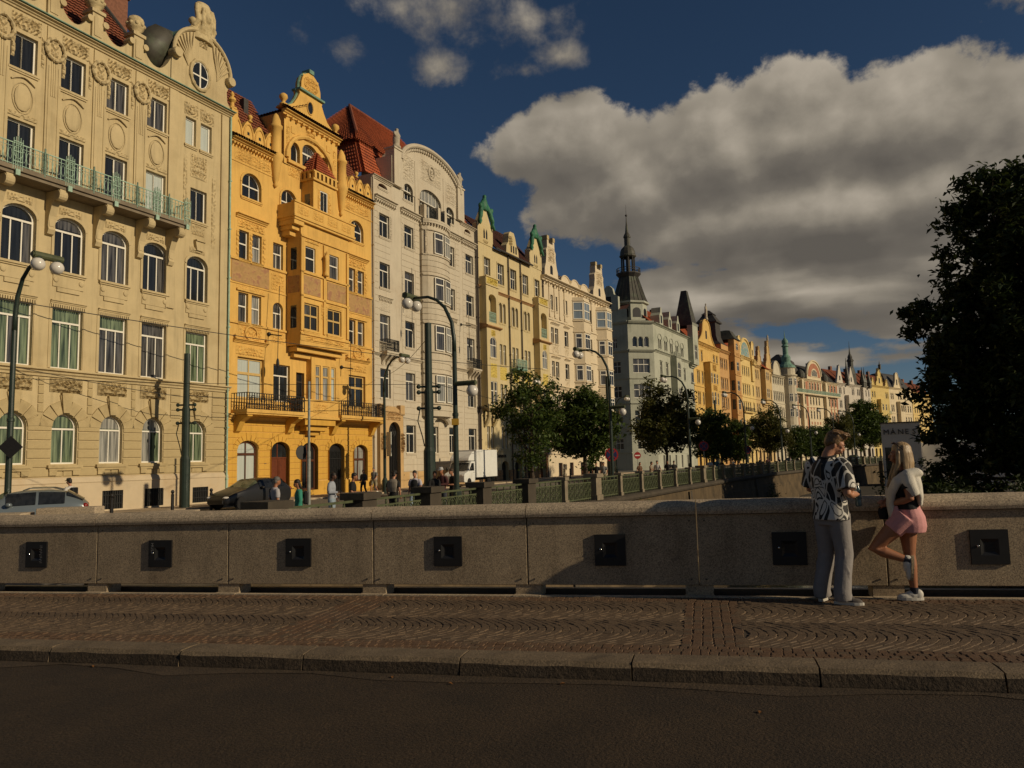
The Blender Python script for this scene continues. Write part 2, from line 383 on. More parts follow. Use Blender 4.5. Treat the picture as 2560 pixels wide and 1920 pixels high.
# parapet
par = thing('bridge_parapet', 'speckled granite bridge parapet with rounded coping and black square lamp plates', 'parapet'); on_bridge(par)
js = [-26.9,-25.0,-23.0,-20.95,-18.9,-16.85,-14.75,-12.65,-10.55,-8.47,-6.34,-4.2,-2.15,-.1,1.93,3.97,6.0,8.05,10.1,12.15]
FB = 9.30
for i, (a0, a1) in enumerate(zip(js, js[1:])):
    mb = MB(); slab(mb, a0+.006, a1-.006, FB, FB+.17, .115, .93)
    pan = bevel(mb.obj('panel', M_granite, par), .008, 2)
    for aa in (a0+.085, a1-.085):
        for cc in (.185, .86):
            b = MB(); b.tube([bp(aa,FB+.01,cc), bp(aa,FB-.014,cc)], .011, 6); b.obj('bolt', M_bolt, pan)
    # coping: rounded bar
    mb = MB(); pr = [(FB-.045,.937),(FB-.058,.972)]+[(FB+.10-.158*math.cos(t), .99+.112*math.sin(t)) for t in [math.pi*k/10 for k in range(0,11)]]+[(FB+.258,.972),(FB+.245,.937)]
    e = .005; v = [bp(a0+e,b,c) for b,c in pr]+[bp(a1-e,b,c) for b,c in pr]; n = len(pr)
    mb.add(v, [(k,k+n,(k+1)%n+n,(k+1)%n)[::-1] for k in range(n)]+[tuple(range(n)), tuple(range(n,2*n))[::-1]])
    mb.obj('coping', M_coping, par)
    # plate with a recessed light
    c = (a0+a1)/2; z = .53; s = .185
    mb = MB(); t = .026
    f0 = FB-t
    def fr(x0,x1,z0,z1,b0,b1,m=0): slab(mb, c+x0, c+x1, b0, b1, z+z0, z+z1, m)
    hh = .088
    fr(-s,s,hh,s,f0,FB+.004); fr(-s,s,-s,-hh,f0,FB+.004); fr(-s,-hh,-hh,hh,f0,FB+.004); fr(hh,s,-hh,hh,f0,FB+.004)
    box = mb.obj('lamp_plate', M_black, par)
    mb = MB(); o_, q_ = hh, .052
    for P, Q in (((-o_,-o_),(o_,-o_)),((o_,-o_),(o_,o_)),((o_,o_),(-o_,o_)),((-o_,o_),(-o_,-o_))):
        mb.quad(bp(c+P[0],f0,z+P[1]), bp(c+Q[0],f0,z+Q[1]), bp(c+Q[0]*q_/o_,FB-.002,z+Q[1]*q_/o_), bp(c+P[0]*q_/o_,FB-.002,z+P[1]*q_/o_))
    mb.quad(bp(c-q_,FB-.003,z-q_), bp(c+q_,FB-.003,z-q_), bp(c+q_,FB-.003,z+q_), bp(c-q_,FB-.003,z+q_))
    mb.obj('recess', M_black2, box)
    mb = MB(); mb.ell(bp(c-.115,f0-.002,z+.012), .014, 10, 8); mb.obj('screw', M_chrome, box, smooth=True)
    if i == 8:
        for k in range(11): 
            mb = MB(); mb.quad(*[bp(c+.085+x+.008*math.sin(k*2.1),f0-.0015,z+.125-k*.024+y+(.006*(k%2)*x/.02)) for x,y in ((-.02,-.003),(.022,-.003),(.022,.003),(-.02,.003))]); mb.obj('scrawl', M_scr if 'M_scr' in globals() else globals().setdefault('M_scr', mat('grey_marker',(.2,.19,.18),.7)), box)
    if i == 9:
        t_ = text('scrawl', 'HUSA', .062, M_scr, box, bp(c-.145,f0-.0015,z+.15), (RAD(90),RAD(90),0), .0003)
    # foot under each joint
    mb = MB(); slab(mb, a0-.16, a0+.16, FB+.02, FB+.3, -.03, .113); mb.obj('foot', M_granite, par)
    mb = MB(); slab(mb, a0-.17, a0+.17, FB-.1, FB+.015, -.05, .004); mb.obj('foot_plate', M_coping, par)
mb = MB(); slab(mb, PA0, PA1, 9.205, 9.295, -.22, .0); mb.obj('base_strip', M_coping, par)
mb = MB(); slab(mb, PA0, PA1, 9.62, 9.72, -.23, .022); mb.obj('base_beam', M_bolt, par)

M_leaf = mat('dry_leaf', (.22,.09,.02), .8, .3, 20)
for i, (a, b, t) in enumerate(((-2.6,6.12,.3),(-2.05,6.0,1.2),(-1.15,6.1,2.2),(-5.6,6.14,.8),(.3,5.6,2.9))):
    mb = MB(); c = bp(a,b,-.128); pts = [(0,.024,.0),(.012,.007,.008),(.008,-.014,.004),(0,-.024,.0),(-.01,-.01,.007),(-.012,.008,.006)]
    mb.quad(*[(c[0]+x*math.cos(t)-y*math.sin(t), c[1]+x*math.sin(t)+y*math.cos(t), c[2]+z) for x,y,z in pts]); mb.quad(*[(c[0]+x*math.cos(t)-y*math.sin(t), c[1]+x*math.sin(t)+y*math.cos(t), c[2]+z-.003) for x,y,z in pts[::-1]])
    o = on_bridge(mb.obj('fallen_leaf', M_leaf)); tag(o, ['dry orange leaf on the asphalt below the third lamp plate','dry orange leaf right beside its twin below the third lamp plate','dry leaf in the gutter below the fourth lamp plate','leftmost dry leaf in the gutter by the kerb','dry leaf farthest out on the asphalt'][i], 'leaf', 'dry leaves in the gutter')
# ================================================================== facade tools
Z0 = -.6
M_white = mat('white_window_paint', (.74, .70, .60), .5, .05, 4)
M_cream = mat('cream_window_paint', (.62, .56, .42), .5, .05, 4)
M_brown = mat('brown_door_paint', (.085, .03, .014), .45, .2, 6)
M_ochre = mat('ochre_window_paint', (.55, .37, .13), .5, .08, 4)
M_dkwood = mat('dark_window_paint', (.05, .035, .025), .5, .2, 6)
M_iron = mat('black_iron', (.018, .018, .017), .5, .2, 8)
M_greeniron = mat('verdigris_iron', (.31, .44, .34), .65, .25, 6)
M_copper = mat('copper_patina', (.15, .27, .205), .6, .25, 3, dirt=(.06, .11, .08), dscale=1.2)
M_dkcopper = mat('dark_copper_roof', (.055, .05, .038), .55, .3, 2, dirt=(.10, .12, .075), dscale=.8)
M_tile = mat('orange_clay_tiles', (.40, .095, .035), .8, .28, 5, dirt=(.2, .05, .025), dscale=.9)
M_tile2 = mat('brown_clay_tiles', (.21, .062, .03), .85, .3, 5, dirt=(.1, .04, .025), dscale=.9)
M_tile3 = mat('dark_red_tiles', (.095, .035, .025), .85, .3, 5, dirt=(.05, .03, .02), dscale=.9)
M_slate = mat('slate_roof', (.05, .045, .04), .7, .25, 4)
M_brick = mat('chimney_brick', (.2, .085, .05), .85, .3, 6)
def arch_pts(u0, u1, v1, rise, n=12):
    c, h = (u0+u1)/2, (u1-u0)/2
    return [(c-h*math.cos(math.pi*k/n), v1-rise+rise*math.sin(math.pi*k/n)) for k in range(n+1)]
def holed(mb, u0, u1, v0, v1, holes, w, dep, m=0, wf=None, nsub=0, top=None):
    """front face at distance w out of the facade, with openings and their reveals; wf bends it"""
    W_ = (lambda u: w) if wf is None else wf
    hs = [h for h in holes if h[0] < u1 and h[1] > u0 and h[2] < v1 and h[3] > v0]
    us = {u0, u1}; vs = {v0, v1}
    for h in hs: us |= {max(u0,h[0]), min(u1,h[1])}; vs |= {max(v0,h[2]), min(v1,h[3])}
    for k in range(1, nsub): us.add(u0+(u1-u0)*k/nsub)
    us = sorted(us); vs = sorted(vs)
    P = lambda u, v, d=0: (u, -(W_(u)-d), v)
    for a, b in zip(us, us[1:]):
        if b-a < 1e-6: continue
        mu = (a+b)/2
        run = None
        for c, d in zip(vs, vs[1:]):
            mv = (c+d)/2
            solid = not any(h[0] < mu < h[1] and h[2] < mv < h[3] for h in hs)
            if solid: run = (run[0], d) if run else (c, d)
            if (not solid or d == vs[-1]) and run:
                mb.quad(P(a,run[0]), P(b,run[0]), P(b,run[1]), P(a,run[1]), m=m); run = None
    for h in hs:
        a, b, c, d = h[:4]; rise = h[4] if len(h) > 4 else 0
        sp = d-rise
        mb.quad(P(a,c), P(a,c,dep), P(a,sp,dep), P(a,sp), m=m)
        mb.quad(P(b,c), P(b,sp), P(b,sp,dep), P(b,c,dep), m=m)
        mb.quad(P(a,c), P(b,c), P(b,c,dep), P(a,c,dep), m=m)
        if rise:
            ap = arch_pts(a, b, d, rise)
            for p, q in zip(ap, ap[1:]):
                mb.quad(P(*p), P(*q), P(q[0],d), P(p[0],d), m=m)
                mb.quad(P(*p), P(p[0],p[1],dep), P(q[0],q[1],dep), P(*q), m=m)
        else: mb.quad(P(a,d), P(a,d,dep), P(b,d,dep), P(b,d), m=m)
WC = {}
def win_mesh(wd, ht, rise, cols, tr, tcols, bar, fm):
    key = (round(wd,2), round(ht,2), round(rise,2), cols, tr, tcols, bar, fm.name)
    if key in WC: return WC[key]
    mb = MB(); t = bar; d = .07
    sp = ht-rise
    mb.box(0, t, -d, 0, 0, sp); mb.box(wd-t, wd, -d, 0, 0, sp); mb.box(t, wd-t, -d, 0, 0, t)
    if rise:
        o = arch_pts(0, wd, ht, rise); i = arch_pts(t, wd-t, ht-t, max(.02, rise-t*.5))
        for k in range(len(o)-1):
            mb.quad((o[k][0],-d,o[k][1]), (i[k][0],-d,i[k][1]), (i[k+1][0],-d,i[k+1][1]), (o[k+1][0],-d,o[k+1][1]))
            mb.quad((i[k][0],-d,i[k][1]), (i[k][0],0,i[k][1]), (i[k+1][0],0,i[k+1][1]), (i[k+1][0],-d,i[k+1][1]))
    else: mb.box(t, wd-t, -d, 0, ht-t, ht)
    zt = ht*tr if tr else None
    if zt: mb.box(t, wd-t, -d-.015, 0, zt-t*.6, zt+t*.6)
    tw = t*.75
    for k in range(1, cols):
        x = wd*k/cols; mb.box(x-tw/2, x+tw/2, -d+.006, 0, t, (zt-t*.6) if zt else (sp if rise else ht-t))
    for k in range(1, tcols):
        x = wd*k/tcols; top = ht-t
        if rise: top = sp+rise*math.sqrt(max(0, 1-((x-wd/2)/(wd/2))**2))-t
        mb.box(x-tw/2, x+tw/2, -d+.006, 0, (zt or 0)+t*.6, top)
    # panes
    panes = []
    ztop = zt if zt else (sp if rise else ht)
    for k in range(cols): panes.append(('r', wd*k/cols+.01, wd*(k+1)/cols-.01, .01, ztop-.01))
    if zt and (not rise or zt < sp-.05):
        for k in range(tcols): panes.append(('r', wd*k/tcols+.01, wd*(k+1)/tcols-.01, zt+.01, (sp if rise else ht)-.01))
    if rise: panes.append(('a', .01, wd-.01, sp, ht-.01))
    me = mb.mesh('window', fm); pm = []
    for p in panes:
        m2 = MB()
        if p[0] == 'r': m2.quad((p[1],-.02,p[3]), (p[2],-.02,p[3]), (p[2],-.02,p[4]), (p[1],-.02,p[4]))
        else: m2.quad(*[(x,-.02,z) for x, z in arch_pts(p[1], p[2], p[4], p[4]-p[3])][::-1])
        pm.append(m2)
    WC[key] = (me, pm, {}); return WC[key]
class Fac:
    def __init__(s, name, label, o, az, wall, frame, cat='building', group='houses along the embankment'):
        s.o = Vector(o); s.az = az; s.wall_m = wall; s.frame = frame
        s.root = thing(name, label, cat, (o[0], o[1], Z0), RAD(90-az), group); s.holes = []; s.r = random.Random(name+label)
    def window(s, u0, u1, v0, v1, rise=0, cols=2, tr=None, tcols=None, w=0, dep=.28, gl='dg', sill=.06, bar=.07, hole=True, yaw=0, frame=None, lintel=0, label=None, sur=0, joined=False, wf=None):
        tcols = tcols or (1 if tr else cols)
        if hole: s.holes.append((u0, u1, v0, v1, rise)) if w == 0 else None
        me, pm, cache = win_mesh(u1-u0, v1-v0, rise, cols, tr, tcols, bar, frame or s.frame)
        o = link('window', me, s.root, (u0, -(w-dep+.02), v0))
        if yaw:
            c = Vector(((u0+u1)/2, -(w-dep+.02), v0)); o.rotation_euler[2] = yaw
            o.location = c - Matrix.Rotation(yaw, 3, 'Z') @ Vector(((u1-u0)/2, 0, 0))
        g0 = s.r.choice(gl)
        if joined:
            k = ('j', g0)
            if k not in cache:
                j = MB()
                for p in pm: j.add(p.v, p.f)
                cache[k] = j.mesh('pane', GL[g0])
            link('pane', cache[k], o)
        else:
            for i, p in enumerate(pm):
                g = g0 if s.r.random() < .8 else s.r.choice(gl)
                if (i, g) not in cache: cache[(i, g)] = p.mesh('pane', GL[g])
                link('pane', cache[(i, g)], o)
        wd = u1-u0; y = w-dep+.02
        if sill:
            mb = MB(); mb.box(-.1, wd+.1, -(dep-.02+sill), -.07, -.11, -.004); mb.box(-.06, wd+.06, -(dep-.02+sill*.6), -.1, -.19, -.112); mb.obj('sill', s.wall_m, o)
        if lintel:
            mb = MB(); z = v1-v0+.08; mb.box(-.12, wd+.12, -(dep-.02+lintel), -dep+.05, z+.1, z+.19); mb.box(-.06, wd+.06, -(dep-.02+lintel*.55), -dep+.05, z, z+.098); mb.obj('lintel', s.wall_m, o)
        if sur:
            mb = MB(); k = .13; q = -(dep-.02+sur)
            mb.box(-k, -.003, q, -dep+.06, 0, v1-v0-rise); mb.box(wd+.003, wd+k, q, -dep+.06, 0, v1-v0-rise)
            if rise:
                a = arch_pts(-k, wd+k, v1-v0+k, rise+k*.5); b = arch_pts(-.003, wd+.003, v1-v0+.003, rise)
                for i in range(len(a)-1):
                    A, B, C, D = a[i], a[i+1], b[i+1], b[i]
                    mb.quad((A[0],q,A[1]), (D[0],q,D[1]), (C[0],q,C[1]), (B[0],q,B[1])); mb.quad((A[0],q,A[1]), (B[0],q,B[1]), (B[0],q+.12,B[1]), (A[0],q+.12,A[1]))
                    mb.quad((D[0],q,D[1]), (D[0],q+.12,D[1]), (C[0],q+.12,C[1]), (C[0],q,C[1]))
            else: mb.box(-k, wd+k, q, -dep+.06, v1-v0+.002, v1-v0+k)
            mb.obj('surround', s.wall_m, o)
        return o
    def wall(s, u0, u1, v0, v1, depth=12, holes=None, w=0, mat_=None, dep=.28, name='wall', extra=None, back=True):
        mb = MB(); holed(mb, u0, u1, v0, v1, s.holes if holes is None else holes, w, dep)
        y1 = depth
        mb.quad((u0,-w,v0), (u0,-w,v1), (u0,y1,v1), (u0,y1,v0)); mb.quad((u1,-w,v0), (u1,y1,v0), (u1,y1,v1), (u1,-w,v1))
        mb.quad((u0,-w,v1), (u1,-w,v1), (u1,y1,v1), (u0,y1,v1)); mb.quad((u0,y1,v0), (u0,y1,v1), (u1,y1,v1), (u1,y1,v0))
        return mb.obj(name, mat_ or s.wall_m, s.root)
    def bay(s, u0, u1, v0, v1, w, holes=(), mat_=None, corbel=0, dep=.2, name='oriel', cap=.0):
        mb = MB(); holed(mb, u0, u1, v0, v1, holes, w, dep)
        mb.quad((u0,0,v0), (u0,-w,v0), (u0,-w,v1), (u0,0,v1)); mb.quad((u1,0,v0), (u1,0,v1), (u1,-w,v1), (u1,-w,v0))
        mb.quad((u0,0,v1), (u0,-w,v1), (u1,-w,v1), (u1,0,v1)); mb.quad((u0,0,v0), (u1,0,v0), (u1,-w,v0), (u0,-w,v0))
        if corbel:
            i = min(.5, w*.6)
            for k, (e, z) in enumerate(((.0, 0), (.35, .35), (.7, .7))):
                a = 1-e; b0 = v0-corbel*(z+.3); b1 = v0-corbel*z-.003
                mb.box(u0+i*e, u1-i*e, -w*a*.97, .05, b0, b1)
        if cap: mb.box(u0-cap, u1+cap, -w-cap, 0.05, v1+.002, v1+.14)
        return mb.obj(name, mat_ or s.wall_m, s.root)
    def cornice(s, u0, u1, v, h=.4, out=.4, name='cornice', m=None, dent=0, dw=.12, w=0, parent=None):
        mb = MB(); p = [(w-.05,v),(w+out*.25,v),(w+out*.3,v+h*.25),(w+out*.55,v+h*.4),(w+out*.6,v+h*.6),(w+out,v+h*.75),(w+out,v+h*.93),(w-.05,v+h)]
        mb.sweep(p, u0, u1); o = mb.obj(name, m or s.wall_m, parent or s.root)
        if dent:
            mb = MB(); n = int((u1-u0)/dent)
            for k in range(n):
                x = u0+(k+.5)*(u1-u0)/n; mb.box(x-dw/2, x+dw/2, -(w+out*.62), -w, v-h*.05-.14, v-.002)
            mb.obj('dentils', m or s.wall_m, o, kind='stuff')
        return o
    def band(s, u0, u1, v0, v1, out=.06, name='band', m=None, w=0):
        mb = MB(); mb.box(u0, u1, -w-out, -w+.05, v0, v1); return mb.obj(name, m or s.wall_m, s.root)
    def pilaster(s, u0, u1, v0, v1, out=.09, name='pilaster', m=None, w=0):
        mb = MB(); mb.box(u0, u1, -w-out, -w+.05, v0+.35, v1-.35); mb.box(u0-.06, u1+.06, -w-out-.05, -w+.05, v0, v0+.348); mb.box(u0-.06, u1+.06, -w-out-.05, -w+.05, v1-.348, v1)
        return mb.obj(name, m or s.wall_m, s.root)
    def relief(s, u0, u1, v0, v1, h=.12, seed=1, name='carved_relief', m=None, w=0, sym=True, dens=11, parent=None, oval=False):
        nu = max(8, int((u1-u0)*dens*2)); nv = max(6, int((v1-v0)*dens*2)); nu = min(nu, 56); nv = min(nv, 40)
        R = random.Random(seed); ph = [(R.uniform(4,10), R.uniform(4,10), R.uniform(0,6), R.uniform(0,6)) for _ in range(4)]
        vs = []
        for j in range(nv+1):
            for i in range(nu+1):
                x, y = i/nu, j/nv; sx = abs(x-.5)*2 if sym else x
                f = sum(math.sin(a*1.25*sx*(u1-u0)+c+2.2*math.sin(b*y*(v1-v0)+d))*math.sin(b*1.3*y*(v1-v0)+d+1.8*sx) for a, b, c, d in ph)/1.7
                e = min(1, min(x,1-x,y,1-y)*9)
                if oval: e *= 1 if (2*x-1)**2+(2*y-1)**2 < .92 else 0
                z = h*max(0, 1.0-1.55*abs(f))**.8*e*.85
                vs.append((u0+(u1-u0)*x, -w-.012-z if e > 0 else -w+.02, v0+(v1-v0)*y))
        fs = [(j*(nu+1)+i, j*(nu+1)+i+1, (j+1)*(nu+1)+i+1, (j+1)*(nu+1)+i) for j in range(nv) for i in range(nu)]
        mb = MB(); mb.add(vs, fs); return mb.obj(name, m or s.wall_m, parent or s.root)
    def courses(s, u0, u1, v0, v1, h, out=.035, gap=.03, holes=None, w=0, name='stone', m=None, maxlen=99, jit=0, arch_pad=.12):
        hs = holes if holes is not None else s.holes; v = v0; k = 0
        cache = s.__dict__.setdefault('scache', {})
        while v < v1-.05:
            t = min(v+h, v1); iv = [(u0, u1)]
            for H in hs:
                if H[2] < t-.02 and H[3] > v+.02:
                    a, b = H[0]-.015, H[1]+.015
                    if len(H) > 4 and H[4] and v > H[3]-H[4]:      # course beside the arch
                        c, hh = (a+b)/2, (b-a)/2; y = min(1, max(0, (v-(H[3]-H[4]))/H[4])); q = hh*math.sqrt(max(0, 1-y*y))+arch_pad; a, b = c-q, c+q
                    nn = []
                    for x, y in iv:
                        if b <= x or a >= y: nn.append((x, y)); continue
                        if a > x: nn.append((x, a))
                        if b < y: nn.append((b, y))
                    iv = nn
            for x, y in iv:
                if y-x < .12: continue
                n = max(1, math.ceil((y-x)/maxlen)); off = .5*((k%2) if n > 1 else 0)
                cuts = [x]+[x+(y-x)*(i+off*.6)/n for i in range(1, n)]+[y]
                for a, b in zip(cuts, cuts[1:]):
                    key = (round(b-a-gap,2), round(t-v-gap,2), out, (m or s.wall_m).name)
                    if key not in cache:
                        mb = MB(); X, Z = key[0]/2, key[1]/2; c = min(.02, out*.6)
                        q = [(-X,0,-Z),(X,0,-Z),(X,0,Z),(-X,0,Z)]; q2 = [(-X,-out+c,-Z),(X,-out+c,-Z),(X,-out+c,Z),(-X,-out+c,Z)]; q3 = [(-X+c,-out,-Z+c),(X-c,-out,-Z+c),(X-c,-out,Z-c),(-X+c,-out,Z-c)]
                        fs = []
                        for o1, o2 in ((0,4),(4,8)): fs += [(o1+i, o1+(i+1)%4, o2+(i+1)%4, o2+i) for i in range(4)]
                        mb.add(q+q2+q3, fs+[(8,9,10,11)]); cache[key] = mb.mesh(name, m or s.wall_m)
                    link(name, cache[key], s.root, ((a+b)/2, -w, (v+t)/2))
            v = t; k += 1
    def voussoirs(s, H, n=7, ln=.5, out=.06, m=None, w=0):
        a, b, c, d, rise = H; cu = (a+b)/2; hu = (b-a)/2
        for k in range(n):
            t0, t1 = math.pi*(k+.06)/n, math.pi*(k+.94)/n; L = ln*(1.45 if k == n//2 else 1)
            P = lambda t, e: (cu-(hu+.02+e)*math.cos(t), d-rise+(rise+.02+e)*math.sin(t))
            mb = MB(); mb.prism([P(t0,0), P((t0+t1)/2,0), P(t1,0), P(t1,L), P(t0,L)], -w-out, -w+.04); mb.obj('voussoir', m or s.wall_m, s.root)
    def gable(s, poly, th=.5, w=.0, name='gable', m=None, coping=.0, cm=None, holes=()):
        mb = MB(); mb.prism(poly, -w, -w+th); o = mb.obj(name, m or s.wall_m, s.root)
        if coping:
            mb = MB(); mb.tube([(x,-w+th/2,z+coping*.4) for x, z in poly], coping, 6, sq=th/2/coping*1.15 if False else 1); mb.obj('coping', cm or m or s.wall_m, o)
        return o
    def railing(s, u0, u1, v0, v1, w, m=None, step=.14, name='railing', parent=None, ends=True, scroll=True, r=.014):
        mb = MB(); m = m or M_iron
        mb.box(u0, u1, -w-.02, -w+.02, v1-.045, v1); mb.box(u0, u1, -w-.015, -w+.015, v0+.05, v0+.08); mb.box(u0, u1, -w-.012, -w+.012, v1-.22, v1-.2)
        n = max(2, int((u1-u0)/step))
        for k in range(n+1):
            x = u0+(u1-u0)*k/n; mb.box(x-r, x+r, -w-r, -w+r, v0, v1-.04)
            if scroll and k < n:
                q = (u1-u0)/n; c = x+q/2
                mb.tube([(c+q*.42*math.cos(t), -w, (v0+v1)/2-.03+(v1-v0)*.25*math.sin(t)) for t in [2*math.pi*i/8 for i in range(9)]], r*.8, 4, cap=False)
        if ends:
            for x in (u0, u1):
                mb.box(x-.015, x+.015, -w, 0, v1-.045, v1)
                for k in range(int(w/step)): mb.box(x-r, x+r, -w+k*step, -w+k*step+2*r, v0, v1-.04)
        return mb.obj(name, m, parent or s.root)
    def balcony(s, u0, u1, v, w, rail=1.0, th=.18, m=None, rm=None, brackets=0, step=.14, r=.014, solid=False):
        mb = MB(); mb.box(u0, u1, -w, .02, v-th, v); mb.box(u0+.06, u1-.06, -w+.08, .02, v-th-.1, v-th-.002)
        o = mb.obj('balcony', m or s.wall_m, s.root)
        if rail: s.railing(u0+.05, u1-.05, v, v+rail, w-.06, rm, step, parent=o, r=r)
        for k in range(brackets):
            x = u0+(u1-u0)*(k+.5)/brackets
            q = MB(); q.prism([(-.05,0),(-.05,-.8),(.1,-.75),(.25,-.45),(w*.8,-.12),(w*.85,0)], -.13, .13)
            q.v = [(x+y_, -x_, v-th-.1+z_) for x_, y_, z_ in q.v]; q.f = [f[::-1] for f in q.f]
            q.obj('bracket', m or s.wall_m, o)
        return o
    def plate(s, u0, u1, v0, v1, out, name, m, w=0):
        mb = MB(); mb.box(u0, u1, -w-out, -w+.02, v0, v1); return mb.obj(name, m, s.root)
    def pipe(s, u, v0, v1, m, r=.07, w=.12):
        mb = MB(); mb.tube([(u,-w,v0),(u,-w,v1)], r, 8)
        for k in range(int((v1-v0)/3)): mb.box(u-r-.02, u+r+.02, -w-r-.02, 0, v0+1.2+3*k, v0+1.27+3*k)
        return mb.obj('downpipe', m, s.root)
    def roof(s, pts, m, name='roof', tiles=None):
        """pts: quads of facade coordinates (u, inward, v)"""
        mb = MB()
        for q in pts: mb.quad(*[(u, y, v) for u, y, v in q])
        return mb.obj(name, m, s.root)
    def tiled(s, q, m, row=.33, col=.24, name='roof', parent=None):
        """real rows of pantiles over a quad (bottom-left, bottom-right, top-right, top-left)"""
        q = [Vector(p) for p in q]; wl = (q[1]-q[0]).length; wt = (q[2]-q[3]).length; hl = ((q[3]-q[0]).length+(q[2]-q[1]).length)/2
        N = (q[1]-q[0]).cross(q[3]-q[0]); N = (q[2]-q[0]).cross(q[3]-q[1]).normalized()
        if N.y > 0: N = -N
        rows = max(2, int(hl/row)); cols = max(2, int(max(wl,wt)/col)); vs = []; fs = []; ps = 4
        for r_ in range(rows):
            for e, hgt in ((0, .07), (1.12, .0)):
                t = min(1, (r_+e)/rows)
                a = q[0].lerp(q[3], t); b = q[1].lerp(q[2], t)
                for c in range(cols*ps+1):
                    x = c/(cols*ps); vs.append(a.lerp(b, x)+N*(hgt+.045*(.5+.5*math.cos(2*math.pi*(c%ps)/ps))))
            o = r_*2*(cols*ps+1); n = cols*ps+1
            fs += [(o+c, o+c+1, o+n+c+1, o+n+c) for c in range(n-1)]
            if r_ == 0 or True:
                fs += []
        mb = MB(); mb.add(vs, fs); mb.quad(*[tuple(p-N*.02) for p in q]); return mb.obj(name, m, parent or s.root)
    def statue(s, u, v, h, w=0, m=None, name='statue', seed=0, wide=.3, parent=None):
        """weathered standing or crouching figure on a plinth, one carved body"""
        R = random.Random(seed); mb = MB(); y = -w
        mb.loft([((u,y,v),wide*.9,wide*.8),((u,y,v+h*.12),wide*.85,wide*.75),((u,y,v+h*.14),wide*.6,wide*.55),((u+R.uniform(-.04,.04),y,v+h*.4),wide*.7,wide*.6),((u,y-.03,v+h*.62),wide*.75,wide*.55),((u,y,v+h*.8),wide*.6,wide*.45),((u,y,v+h*.85),wide*.25,wide*.25)], 10)
        mb.ell((u+R.uniform(-.05,.05), y-.05, v+h*.92), (wide*.33, wide*.36, h*.09), 8, 6)
        for sg in (-1, 1): mb.tube([(u+sg*wide*.6,y,v+h*.78),(u+sg*wide*R.uniform(.7,1.1),y-.1,v+h*R.uniform(.55,.7)),(u+sg*wide*R.uniform(.2,.6),y-.2,v+h*R.uniform(.5,.9))],[wide*.24,wide*.2,wide*.14],6)
        o = mb.obj(name, m or s.wall_m, parent or s.root); remesh(o, max(.05, h*.035), 2); return o
    def ball(s, u, v, r, w=0, m=None, name='ball_finial'):
        mb = MB(); mb.lathe([(r*.9,0),(r*.9,r*.4),(r*.5,r*.5),(r*.4,r*1.0),(r*.55,r*1.2),(r,r*1.9),(r*.9,r*2.4),(r*.45,r*2.8),(.01,r*2.9)], (u,-w,v), 10); return mb.obj(name, m or s.wall_m, s.root, smooth=True)
# ================================================================== the first three houses
# --- 1: cream Art Nouveau corner house
WM1 = mat('cream_stucco', (.51, .405, .225), .85, .09, .9, .25, 25, streak=.38, dirt=(.41, .315, .165), dscale=.35)
ST1 = mat('cream_stone', (.43, .335, .175), .9, .16, 1.6, .45, 30, dirt=(.30, .225, .11), dscale=.6)
PL1 = mat('pale_plinth_stone', (.52, .42, .28), .85, .1, 1.2, .25, 30, dirt=(.42, .30, .165), dscale=.6)
b1 = Fac('cream_house', 'cream Art Nouveau house with green iron balcony at the left edge', (-24.71, 28.80), 25.6, WM1, M_white)
xs = [-.1, 2.3, 4.72, 7.15, 9.58, 11.99]
for i, x in enumerate(xs):
    b1.window(x+.22, x+1.48, 2.55, 4.9, .62, 2, .70, 1, gl='eep', sill=0)
    b1.window(x+.05, x+1.58, 7.05, 10.0, 0, 3, .76, 1, gl='eeg', sill=.1, bar=.075)
    b1.window(x+.0, x+1.55, 11.72, 14.42, .55, 3, .745, 1, gl='gd', sill=.16, bar=.08, sur=.05)
    b1.window(x+.08, x+1.34, 15.80, 18.35, 0, 2, None, 2, gl='gdgd' if i != 5 else 'b', sill=0, bar=.085)
    b1.window(x+.06, x+1.32, 20.78, 22.55, 0, 2, None, 2, gl='gd' if i > 2 else 'd', sill=.1, bar=.085)
b1.window(15.05, 16.35, 2.55, 4.85, .62, 2, .70, 1, gl='ee', sill=0)
b1.window(14.88, 16.42, 7.05, 9.9, 0, 3, .76, 1, gl='ee', sill=.1, bar=.075)
b1.window(14.83, 16.32, 11.7, 14.32, .55, 3, .745, 1, gl='d', sill=.16, bar=.08, sur=.05)
b1.window(15.02, 16.2, 16.4, 18.3, 0, 2, None, 2, gl='d', sill=.1, bar=.085)
b1.window(14.6, 15.35, 20.75, 22.42, 0, 1, None, 1, gl='b', sill=.1, bar=.1)
b1.window(15.68, 16.5, 20.75, 22.42, 0, 1, None, 1, gl='b', sill=.1, bar=.1)
b1.wall(-2, 17.95, 0, 23.62, depth=13)
gfh = [h for h in b1.holes if h[3] < 5]
b1.courses(-2, 17.9, 1.95, 6.58, .425, out=.055, gap=.045, holes=gfh+[(h[0]-.42,h[1]+.42,4.75,6.62) for h in gfh], m=ST1, maxlen=2.6)
for h in gfh:
    b1.voussoirs(h, 7, .62, .075, ST1)
    b1.relief(h[0]-.18, h[1]+.18, 5.92, 6.58, .26, 11, w=.05, m=ST1, dens=9)
    mb = MB(); c = (h[0]+h[1])/2
    mb.prism([(c-.17,4.95),(c+.17,4.95),(c+.27,5.9),(c-.27,5.9)], -.16, .0); mb.obj('keystone', ST1, b1.root)
    o = MB(); o.box(h[0]-.22, h[1]+.22, -.2, 0, 2.36, 2.5); o.box(h[0]-.14, h[1]+.14, -.15, 0, 2.24, 2.358); o.box(h[0]-.12, h[0]+.24, -.14, 0, 2.02, 2.238); o.box(h[1]-.24, h[1]+.12, -.14, 0, 2.02, 2.238); o.obj('sill', ST1, b1.root)
